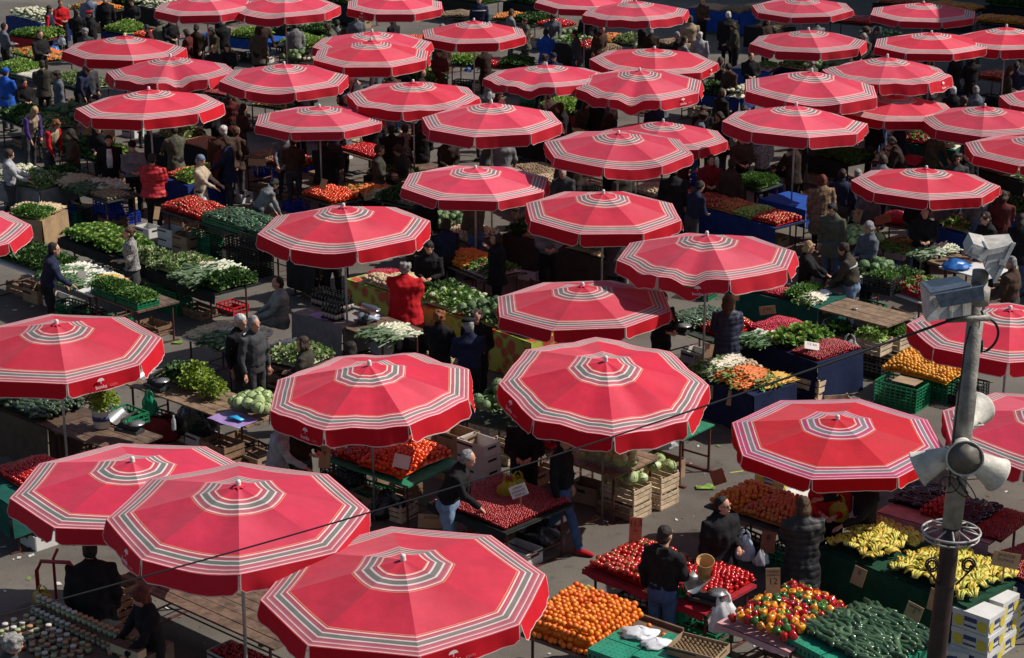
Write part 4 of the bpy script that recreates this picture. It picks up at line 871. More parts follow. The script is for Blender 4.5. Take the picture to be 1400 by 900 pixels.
def scale_thing(p, ang, label):
    o = empty('weighing_scale', p, R(ang)); tag(o, label, 'weighing scale', 'market weighing scales'); iron = mat('scale_iron', (.06,.065,.065), .45, metal=.5, var=.3); pan = mat('scale_pan', (.42,.43,.42), .3, metal=.8, var=.15)
    MB().box(-.22,-.1,0,.22,.1,.05).box(-.2,-.03,.05,.2,.03,.12).build('body', iron, o)
    MB().lathe([(.001,.15),(.12,.15),(.13,.165),(.001,.158)], 20, 0, Matrix.Translation((.15,0,0))).tube([(.15,0,.11),(.15,0,.152)], .02, 8).build('weight_plate', pan, o, True)
    mb = MB(); mb.grid(lambda u, v: (-.12+.16*math.cos(PI*(.05+.9*u))*(.8+.2*v), (v-.5)*.36, .32-.17*math.sin(PI*(.05+.9*u))*(1-.35*v)), 14, 6); mb.tube([(-.12,0,.11),(-.12,0,.16)], .02, 8); mb.build('scoop', pan, o, True)
    return o
WGLASS = mat('wine_glass', (.01,.014,.01), .08, var=.1, spec=.6); LABELP = mat('bottle_label', (.45,.4,.36), .7, var=.1)
_bt = MB().lathe([(.036,0),(.037,.02),(.037,.18),(.03,.21),(.014,.235),(.013,.29),(.016,.292),(.016,.31),(.001,.31)], 12).mesh('wine_bottle', WGLASS, True)
_bl = MB().lathe([(.0376,.05),(.0376,.13)], 12).mesh('label', LABELP, True)
def bottles(M, x0, y0, nx, ny, label, group):
    for i in range(nx):
        for j in range(ny):
            o = link('wine_bottle', _bt); o.matrix_world = M @ Matrix.Translation((x0+i*.085+random.uniform(-.006,.006), y0+j*.085+random.uniform(-.006,.006), .805)); tag(o, label, 'bottle', group); link('label', _bl, o)
HONEY = [mat('honey_amber', (.28,.12,.015), .12, var=.3, spec=.6), mat('honey_dark', (.05,.02,.012), .12, var=.3, spec=.6), mat('pickle_green', (.16,.15,.04), .12, var=.4, spec=.6), mat('jam_red', (.16,.03,.02), .12, var=.3, spec=.6)]
LIDS = [mat('lid_white', (.52,.5,.46), .4, var=.1), mat('lid_orange', (.4,.22,.12), .4, var=.15), mat('lid_green', (.3,.36,.2), .4, var=.15)]; JLAB = mat('jar_label', (.4,.4,.3), .7, var=.2)
_ja = [MB().lathe([(.036,0),(.04,.008),(.04,.085),(.034,.1)], 14).mesh('jar', h_, True) for h_ in HONEY]; _jl = [MB().lathe([(.037,.098),(.038,.118),(.035,.121),(.001,.121)], 14).mesh('lid', l_, True) for l_ in LIDS]; _jb = MB().lathe([(.0405,.025),(.0405,.075)], 14).mesh('label', JLAB, True)
def jar(p, hi, li, label, group):
    o = link('honey_jar', _ja[hi], None, p, random.random()*6); tag(o, label, 'jar', group); link('lid', _jl[li], o); link('label', _jb, o)
# ------------------------------------------------------------------ people (first: their surfaces are evaluated one by one)
def P(hx, hy, label, **k): return person(hx, hy, label, **k)
P(908,721,'man in black hooded jacket and dark jeans at the tomato table, back to the camera',face=55,h=1.74,top='dgrey' if 0 else 'black',bottom='jeans',hair=('short','dbrown'),pose=('down','bent'),extra='hood')
P(986,679,'dark haired woman in sunglasses and black jacket holding a white bag',face=-55,h=1.66,top='black',bottom='wine',hair=('short','black'),pose=('bent','down'),extra='glasses',coat=.15,turn=25,wide=1.08)
P(1100,683,'blond woman in long black quilted coat seen from behind beside the peppers',face=95,h=1.64,top='black_q',bottom='black',hair=('bob','lbrown'),pose='bent',coat=.45,wide=1.08)
P(1188,640,'banana seller in dark vest and jeans reaching under the fresh red parasol',face=-165,h=1.72,top='black',bottom='ljeans',hair=('short','dbrown'),pose=('fwd','point'))
P(1138,632,'seller with red sleeves half hidden under the fresh red parasol',face=-100,h=1.7,top='red',bottom='black',hair=('short','brown'),pose='bent')
P(612,612,'grey haired man in dark jacket and pale jeans leaning over strawberries',face=-12,h=1.72,top='black',bottom='ljeans',hair=('short','grey'),pose=('low','reach'),lean=22,wide=1.1)
P(768,592,'striding person in dark jacket, blue jeans and pinkish red shoes',face=-25,h=1.7,top='black',bottom='jeans',hair=('short','dbrown'),legs='walk',pose='down',extra='redshoes')
P(718,560,'stallholder in black in the shade behind the strawberry table',face=-95,h=1.7,top='black',bottom='black',hair=('short','black'),pose='bent')
P(373,568,'seller in pale pinkish shirt stretching an arm towards the tomatoes',face=-5,h=1.68,top='lgrey',bottom='dgrey',hair=('short','dbrown'),pose=('down','reach'),lean=14)
P(408,556,'shopper in dark brown jacket behind the pale shirted tomato seller',face=-40,h=1.68,top='dbrown',bottom='dgrey',hair=('long','dbrown'),pose='bent')
P(327,430,'white haired man in dark jacket over a white shirt looking down',face=-40,h=1.72,top='black',bottom='dgrey',hair=('short','white'),pose='down',extra='whiteshirt',wide=1.05)
P(345,433,'grey haired walker in dark jacket beside the white shirted man',face=-40,h=1.76,top='dgrey',bottom='dgrey',hair=('short','grey'),pose='down')
P(382,379,'seated man in greenish grey quilted jacket facing left',face=190,h=1.72,top='greengrey_q',bottom='greengrey',hair=('short','dbrown'),pose='fwd',legs='sit',wide=1.12)
P(553,360,'grey haired woman in a bright red shawl in front of the floral cloth',face=80,h=1.66,top='red',bottom='grey',hair=('curly','grey'),pose='bent',coat=.3,wide=1.35)
P(600,426,'woman with curly ginger hair in black jacket seen from behind',face=70,h=1.64,top='black',bottom='black',hair=('curly','ginger'),pose='bent')
P(641,437,'man in flat black cap and black jacket seen from behind',face=100,h=1.72,top='navy',bottom='black',hair=('short','grey'),hat=('flat','black'),pose='bent')
P(652,424,'curly brown haired person behind the man in the flat black cap',face=-90,h=1.66,top='black',bottom='black',hair=('curly','brown'),pose='bent')
P(62,333,'dark haired man in navy blue jacket reaching for spring onions',face=12,h=1.72,top='navy',bottom='black',hair=('short','black'),pose=('low','fwd'),lean=10,wide=1.05)
P(177,311,'woman in black and white patterned knit jacket with her hair up',face=195,h=1.62,top='knit',bottom='skirt_dgrey',hair=('bun','lbrown'),pose=('bent','down'),coat=.05)
P(996,405,'woman with long brown hair in dark navy quilted coat',face=95,h=1.66,top='navy_q',bottom='navy',hair=('long','lbrown'),pose='bent',coat=.35)
P(1104,331,'blond woman in black coat sorting cabbage leaves',face=-8,h=1.62,top='black',bottom='black',hair=('bob','blond'),pose='fwd',coat=.15)
P(1168,333,'man in grey brown pullover with pale chest stripe and blue jeans',face=165,h=1.7,top='dolive',bottom='ljeans',hair=('short','dbrown'),pose='fwd',lean=14,extra='stripe',wide=1.08)
P(1190,303,'bald man in dark jacket facing left above the cabbages',face=205,h=1.72,top='slate',bottom='black',hair=('short','grey'),pose='bent')
P(1125,240,'woman in long fawn quilted coat with auburn hair, back turned',face=95,h=1.66,top='fur',bottom='black',hair=('bob','red'),pose='down',coat=.45)
P(680,318,'woman in black raising a hand to her mouth',face=195,h=1.66,top='black',bottom='black',hair=('bob','dbrown'),pose=('face','down'),coat=.2)
P(1152,232,'shopper in navy jacket next to the fawn quilted coat',face=80,h=1.7,top='navy',bottom='dgrey',hair=('short','dbrown'),pose='carry')
P(1173,232,'shopper in grey coat left of a parasol edge',face=60,h=1.66,top='grey',bottom='dgrey',hair=('short','grey'),pose='bent',coat=.3)
P(1357,290,'man with dark hair in black jacket near the top floodlight',face=200,h=1.7,top='black',bottom='black',hair=('short','dbrown'),pose='fwd',lean=10)
P(1385,352,'broad person in brown leather jacket behind the floodlights',face=150,h=1.7,top='brown',bottom='dgrey',hair=('short','grey'),pose='bent',wide=1.2)
P(205,800,'red haired woman in black jacket packing small boxes',face=-150,h=1.64,top='black',bottom='black',hair=('bob','red'),pose='fwd',lean=8)
P(122,742,'person all in black behind the honey jars',face=100,h=1.72,top='black',bottom='black',hair=('short','black'),pose='down',coat=.3,wide=1.1)
P(12,868,'grey haired person at the bottom left corner beside the jars',face=20,h=1.7,top='dgrey',bottom='dgrey',hair=('curly','grey'),pose='bent')
P(416,461,'brown haired woman behind the bags of leeks',face=170,h=1.6,top='dolive',bottom='dgrey',hair=('bob','brown'),pose='bent')
P(207,212,'person in bright red quilted jacket with back turned',face=80,h=1.66,top='red_q',bottom='black',hair=('short','dbrown'),pose='bent',wide=1.25,coat=.12,extra='hood')
P(180,193,'man in grey jacket and black cap beside the red quilted jacket',face=-70,h=1.7,top='grey',bottom='black',hair=('short','black'),hat=('cap','black'),pose='bent')
P(148,185,'man in black jacket over white shirt under a parasol edge',face=-80,h=1.72,top='black',bottom='black',hair=('short','black'),pose='down',extra='whiteshirt')
P(272,213,'old woman in beige coat and grey blue hat',face=-12,h=1.62,top='beige',bottom='dgrey',hair=('short','grey'),hat=('beanie','bluegrey'),pose='fwd',coat=.3)
P(305,172,'broad man with white hair in dark brown jacket',face=100,h=1.78,top='brown',bottom='dgrey',hair=('short','white'),pose='carry',wide=1.4,coat=.1)
P(322,174,'woman in dark brown coat beside the broad white haired man',face=60,h=1.66,top='brown',bottom='dgrey',hair=('short','lbrown'),pose='bent',coat=.2)
P(36,143,'woman in tan vest and purple sleeves bending to the greens',face=-35,h=1.64,top='tan',sleeves='purple',bottom='dgrey',hair=('short','blond'),pose='low',lean=24)
P(63,161,'woman in tan vest and red sleeves beside the purple sleeves',face=-25,h=1.64,top='tan',sleeves='red',bottom='dgrey',hair=('bob','ginger'),pose='low',lean=24)
P(6,94,'person in bright blue rain jacket at the left edge',face=60,h=1.68,top='blue',bottom='dgrey',hair=('short','dbrown'),hat=('beanie','blue'),pose='bent',wide=1.15,coat=.2,near=False)
P(32,107,'person in black with a red scarf',face=-60,h=1.55,top='black',bottom='black',hair=('short','black'),pose='bent',extra='scarf',near=False)
P(57,83,'dark haired person in black hooded coat at the mushrooms',face=110,h=1.66,top='dolive',bottom='black',hair=('short','brown'),pose='bent',extra='hood',coat=.2,near=False)
P(53,42,'man in black jacket with brown hair standing by the carrots',face=-40,h=1.76,top='black',bottom='black',hair=('short','brown'),pose='bent',wide=1.1,near=False)
P(106,88,'man in dark navy bending over lettuces',face=-20,h=1.7,top='navy',bottom='black',hair=('short','red'),pose='low',lean=25,near=False)
P(4,32,'person in slate grey coat at the left edge above the blue jacket',face=30,h=1.68,top='slate',bottom='black',hair=('short','black'),pose='bent',near=False)
P(66,8,'woman with red sleeves and navy apron holding a bag',face=0,h=1.66,top='navy',sleeves='red',bottom='navy',hair=('short','dbrown'),pose=('bent','carry'),near=False)
P(82,0,'woman in red top with fair hair',face=-60,h=1.66,top='red',bottom='black',hair=('short','lbrown'),pose='bent',near=False)
P(104,13,'brown haired woman in black next to the red beret',face=100,h=1.62,top='black',bottom='black',hair=('short','brown'),pose='bent',near=False)
P(124,15,'person in black coat and red beret',face=190,h=1.62,top='black',bottom='black',hair=('short','black'),hat=('flat','red'),pose='bent',wide=1.15,near=False)
P(121,-8,'person in blue grey jacket behind the red beret',face=90,h=1.72,top='bluegrey',bottom='black',hair=('short','dbrown'),pose='down',wide=1.1,near=False)
P(143,-6,'tall person in black to the right of the blue grey jacket',face=-80,h=1.74,top='black',bottom='black',hair=('short','black'),pose='down',near=False)
P(116,39,'grey haired person in dark coat behind a parasol top',face=90,h=1.6,top='dgrey',bottom='black',hair=('curly','grey'),pose='bent',near=False)
P(222,30,'person in olive brown coat bending down, back turned',face=110,h=1.66,top='olive',bottom='dgrey',hair=('short','dbrown'),lean=45,pose='low',coat=.3,wide=1.15,near=False)
P(256,40,'brown haired person in maroon brown coat by the bent back',face=160,h=1.6,top='maroon',bottom='black',hair=('bob','brown'),pose='bent',coat=.2,near=False)
P(268,34,'person in dark brown jacket close to a parasol pole',face=90,h=1.66,top='dbrown',bottom='black',hair=('short','black'),pose='bent',near=False)
P(293,62,'fair haired woman in black with a pale face',face=-100,h=1.6,top='black',bottom='black',hair=('bob','blond'),pose='bent',near=False)
P(310,60,'dark haired woman in black beside the fair haired woman',face=-80,h=1.62,top='black',bottom='black',hair=('bob','black'),pose='bent',near=False)
P(313,126,'person in dark maroon jacket left of a low parasol',face=95,h=1.66,top='maroon',bottom='black',hair=('short','dbrown'),pose='bent',coat=.2)
P(655,-5,'man in navy jacket with a grey chest stripe facing the camera',face=-90,h=1.74,top='navy',bottom='navy',hair=('short','brown'),pose='down',extra='stripe',near=False)
P(668,115,'grey haired person in knitted grey cardigan behind a parasol',face=100,h=1.62,top='knit',bottom='dgrey',hair=('short','grey'),pose='bent',near=False)
P(600,67,'person in dark maroon clothes beside a cardboard box',face=-60,h=1.62,top='maroon',bottom='maroon',hair=('short','brown'),pose='bent',near=False)
P(746,40,'person in deep blue jacket in the shade',face=90,h=1.66,top='blue',bottom='navy',hair=('short','black'),pose='bent',coat=.2,near=False)
P(757,73,'person in blue knitted cap looking over a parasol',face=-90,h=1.62,top='navy',bottom='navy',hair=('short','black'),hat=('beanie','navy'),pose='bent',near=False)
P(698,13,'person in grey hooded jacket at the far greens',face=20,h=1.62,top='grey',bottom='dgrey',hair=('short','lbrown'),pose='bent',near=False)
P(944,22,'person in pale tan coat with back turned',face=95,h=1.7,top='tan',bottom='dgrey',hair=('short','brown'),pose='down',coat=.3,wide=1.1,near=False)
P(957,44,'white haired woman in pale grey coat beside the tan coat',face=80,h=1.55,top='lgrey',bottom='dgrey',hair=('short','white'),pose='down',coat=.25,near=False)
P(996,16,'white haired man in long black coat, back turned',face=95,h=1.74,top='black',bottom='black',hair=('short','white'),pose='down',coat=.35,wide=1.15,near=False)
P(927,44,'grey haired person in black left of the pale grey coat',face=180,h=1.56,top='black',bottom='black',hair=('short','grey'),pose='bent',near=False)
P(984,79,'brown haired woman in brown jacket at the cauliflower',face=10,h=1.62,top='dbrown',bottom='black',hair=('bob','brown'),pose='low',near=False)
P(815,132,'long haired woman in black between two parasols',face=100,h=1.62,top='black',bottom='black',hair=('long','brown'),pose='bent',near=False)
P(830,130,'dark haired person in slate jacket beside the long haired woman',face=60,h=1.64,top='slate',bottom='black',hair=('short','black'),pose='bent',near=False)
P(962,144,'brown haired seller in black behind a striped parasol top',face=-100,h=1.62,top='black',bottom='black',hair=('short','brown'),pose='bent',near=False)
P(1304,119,'white haired person in black among the right hand parasols',face=90,h=1.62,top='black',bottom='black',hair=('short','white'),pose='bent',near=False)
P(1335,118,'grey haired person in slate jacket next to the white haired person',face=100,h=1.62,top='slate',bottom='black',hair=('short','grey'),pose='bent',near=False)
P(352,246,'person in grey jacket leaning over a stall in the shade',face=30,h=1.6,top='grey',bottom='dgrey',hair=('short','black'),pose='reach',lean=35)
P(400,188,'person in brown jacket under the valance of a parasol',face=90,h=1.64,top='brown',bottom='dgrey',hair=('short','brown'),pose='bent')
P(443,190,'man in black coat with a pale collar under the valance',face=80,h=1.7,top='black',bottom='black',hair=('short','dbrown'),pose='bent',coat=.2,wide=1.1)
P(535,172,'large person in black at the dark stall with a tomato tray',face=110,h=1.7,top='black',bottom='black',hair=('short','black'),pose='bent',coat=.2,wide=1.15)
P(553,170,'person in grey plaid jacket next to the large person in black',face=100,h=1.64,top='knit',bottom='black',hair=('short','dbrown'),pose='bent')
P(576,170,'person in black jacket right of the grey plaid jacket',face=95,h=1.66,top='black',bottom='black',hair=('bob','dbrown'),pose='bent')
P(921,228,'person in black trousers and coat left of the apple stall',face=85,h=1.7,top='black',bottom='black',hair=('short','black'),pose='down',coat=.2)
P(972,212,'apple seller in dark red jacket behind the apples',face=-90,h=1.66,top='dred',bottom='black',hair=('short','dbrown'),pose='bent',extra='scarf')
P(433,288,'person in long beige coat under the parasol by the wine bottles',face=95,h=1.7,top='beige',bottom='black',hair=('short','lbrown'),pose='down',coat=.5)
P(587,330,'person in black in the deep shade behind the floral stall',face=-100,h=1.66,top='black',bottom='black',hair=('short','black'),pose='bent')
P(1044,186,'woman in black and white jacket at the left of the book stall',face=100,h=1.62,top='knit',bottom='black',hair=('short','black'),pose='bent')
P(1265,283,'stallholder in black behind the white topped pole stall',face=-95,h=1.66,top='black',bottom='black',hair=('short','black'),pose='bent',wide=1.1)
P(300,0,'person in navy at the far top by the blue trays',face=100,h=1.68,top='navy',bottom='black',hair=('short','brown'),pose='bent',near=False)
P(180,-2,'seller in black behind the yellow lettuces',face=-90,h=1.66,top='black',bottom='black',hair=('short','brown'),pose='bent',near=False)
P(460,28,'person in grey hooded top beside the lettuce boxes',face=60,h=1.6,top='grey',bottom='dgrey',hair=('short','black'),pose='bent',near=False)
P(1330,75,'shopper in black jacket near the far right apples',face=100,h=1.68,top='black',bottom='black',hair=('short','dbrown'),pose='bent',near=False)
P(1390,85,'shopper in navy coat beyond the far right apples',face=60,h=1.68,top='navy',bottom='black',hair=('short','black'),pose='bent',near=False)
P(960,-3,'person in brown jacket far behind the tan coat',face=-60,h=1.66,top='brown',bottom='black',hair=('short','brown'),pose='bent',near=False)
P(10,205,'person in white and grey jacket cut by the left edge',face=10,h=1.66,top='lgrey',bottom='dgrey',hair=('short','brown'),pose='fwd')
P(1340,255,'man in dark jacket and jeans at the blue cloth right of the kohlrabi',face=100,h=1.72,top='slate',bottom='jeans',hair=('short','dbrown'),pose='bent')
P(1372,262,'woman in maroon coat next to the man at the blue cloth',face=80,h=1.64,top='maroon',bottom='black',hair=('bob','brown'),pose='bent',coat=.25)
P(1322,205,'keeper in black behind the kohlrabi and black cloth',face=-90,h=1.7,top='black',bottom='black',hair=('short','black'),pose='bent')
P(570,300,'keeper in dark olive behind the brown cloth stall',face=-80,h=1.68,top='dolive',bottom='black',hair=('short','brown'),pose='bent',wide=1.1)
P(610,300,'shopper in navy at the brown cloth stall',face=110,h=1.66,top='navy',bottom='black',hair=('bob','dbrown'),pose='bent')
P(452,300,'stallholder in dark grey behind the wine bottles',face=-80,h=1.7,top='dgrey',bottom='black',hair=('short','dbrown'),pose='fwd')
P(480,468,'woman in slate jacket behind the twisted parasol',face=120,h=1.64,top='slate',bottom='black',hair=('bob','dbrown'),pose='bent')
P(905,400,'seller in black behind the zucchini scale',face=-60,h=1.64,top='black',bottom='black',hair=('short','dbrown'),pose='bent')
# ------------------------------------------------------------------ parasols
for a in (
 (283,9,70,'striped parasol above the olive coat with its top cut by the upper edge','faded',0,0),
 (390,10,73,'striped parasol at the upper edge above the pale lettuces','faded',-17,1),
 (540,7,67,'striped parasol with a small white mark at the top centre edge','faded',3,0),
 (648,46,72,'striped parasol just left of the deep blue jacket','mid',5,0),
 (509,61,80,'striped parasol almost hidden behind another one of equal width','faded',-8,2),
 (508,76,80,'striped parasol overlapping its twin above the green lettuce crate','mid',0,0),
 (389,107,86,'striped parasol above the dark strawberry stall with a ragged front edge','faded',-7,1),
 (234,98,86,'striped parasol with its front panel sagging in folds','faded',20,2),
 (171,68,81,'striped parasol furthest left among the upper ones','mid',-5,0),
 (205,145,97,'striped parasol above the men and the red quilted jacket','mid',-18,0),
 (437,163,89,'striped parasol above the black coat with pale collar','faded',3,0),
 (565,132,89,'striped parasol with a green cloth showing under its front','mid',16,3),
 (672,165,95,'striped parasol covering the left corner of a dark stall with cartons','faded',10,0),
 (799,2,67,'striped parasol at the top edge partly behind its right neighbour','faded',-10,0),
 (869,17,72,'striped parasol at the top edge left of the pale tan coat','faded',-12,3),
 (894,84,85,'striped parasol with a white emblem at its right corner','mid',20,0),
 (747,105,84,'striped parasol with dark folds below the blue knitted cap','faded',-16,2),
 (874,116,87,'striped parasol with a caved in front and emblem at the right','faded',-8,2),
 (906,187,87,'striped parasol mostly hidden behind a larger one in the upper middle','faded',6,0),
 (845,203,100,'striped parasol overlapping another above the kohlrabi stall','faded',9,1),
 (650,250,101,'striped parasol above the woman with a hand to her mouth','faded',-5,0),
 (824,290,107,'striped parasol above the long grey banner','mid',4,0),
 (966,350,121,'striped parasol with emblem in the middle of its front valance','faded',-14,2),
 (797,416,121,'striped parasol touching the end of the floral tablecloth','mid',2,0),
 (471,311,115,'striped parasol over the wine bottles and the beige coat','mid',-10,1),
 (-76,318,112,'striped parasol cut by the left edge beside the green herbs','faded',-6,0),
 (80,475,136,'striped parasol above the dark zucchini at the left edge','mid',-6,0),
 (508,533,140,'striped parasol with a twisted top above the heap of tomatoes','mid',1,3),
 (826,526,140,'striped parasol with raised back corner above the green cabbages','mid',-20,3),
 (1144,598,143,'striped parasol in fresh vivid red with pinkish stripes','new',1,0),
 (183,663,160,'striped parasol at lower left tucked under its neighbour','faded',-5,0),
 (327,704,173,'striped parasol at lower left overlapping its neighbour','faded',-15,1),
 (553,803,190,'largest striped parasol at the bottom beside the oranges','mid',-14,0),
 (1379,453,133,'striped parasol behind the lower floodlight of the lamp post','mid',9,0),
 (1438,590,148,'striped parasol cut by the right edge behind the loudspeakers','faded',-6,0),
 (1265,251,97,'striped parasol standing free above the bunched carrots','mid',14,0),
 (1087,168,97,'striped parasol above the stall with a stack of books','faded',25,0),
 (1108,121,92,'striped parasol with its back valance turned up, upper right','faded',-6,1),
 (1212,100,85,'striped parasol with emblem at the right end, upper right','faded',6,3),
 (1223,148,82,'striped parasol with a dark finial, upper right','mid',3,0),
 (1345,166,83,'striped parasol overlapped by a lower one at the right edge','faded',8,0),
 (1416,206,94,'striped parasol cut in half by the right edge','mid',-4,0),
 (1105,58,78,'striped parasol second from the top in the right hand column','faded',-19,0),
 (1273,60,78,'striped parasol below the parasol in building shade','mid',-13,0),
 (1375,56,77,'striped parasol at the right edge tucked behind another rim','mid',4,0),
 (1097,11,68,'striped parasol topmost in the right hand column','faded',2,0),
 (1262,18,72,'striped parasol in bluish building shade at the top right','faded',-14,0),
 (1452,138,82,'striped parasol whose left corner only just enters at the right edge','faded',0,0)):
    cx, cy, hw, lab, look, rot, var = a
    lg = {894:(6,.55,.4),874:(6,.6,.4),966:(5,.62,.4),508:None,1212:(6,.6,.4),540:(4,.6,.4),80:(6,.45,.4),327:(4,.7,.4),553:(6,.35,.4),826:(4,.45,.4)}.get(cx)
    if cx == 508 and cy > 500: lg = (4,.7,.4)
    tl = {(508,533):(2,-3),(826,526):(8,2),(874,116):(3,0),(845,203):(2,1)}.get((cx, cy), (random.uniform(-1.5,2),random.uniform(-1.5,1.5)))
    parasol(cx, cy, hw, 'red '+lab, look, rot, var, tl, lg, .22 if cx in (327,845,508) and not (cx == 508 and cy > 500) else (-.12 if cx in (183,906) else 0))
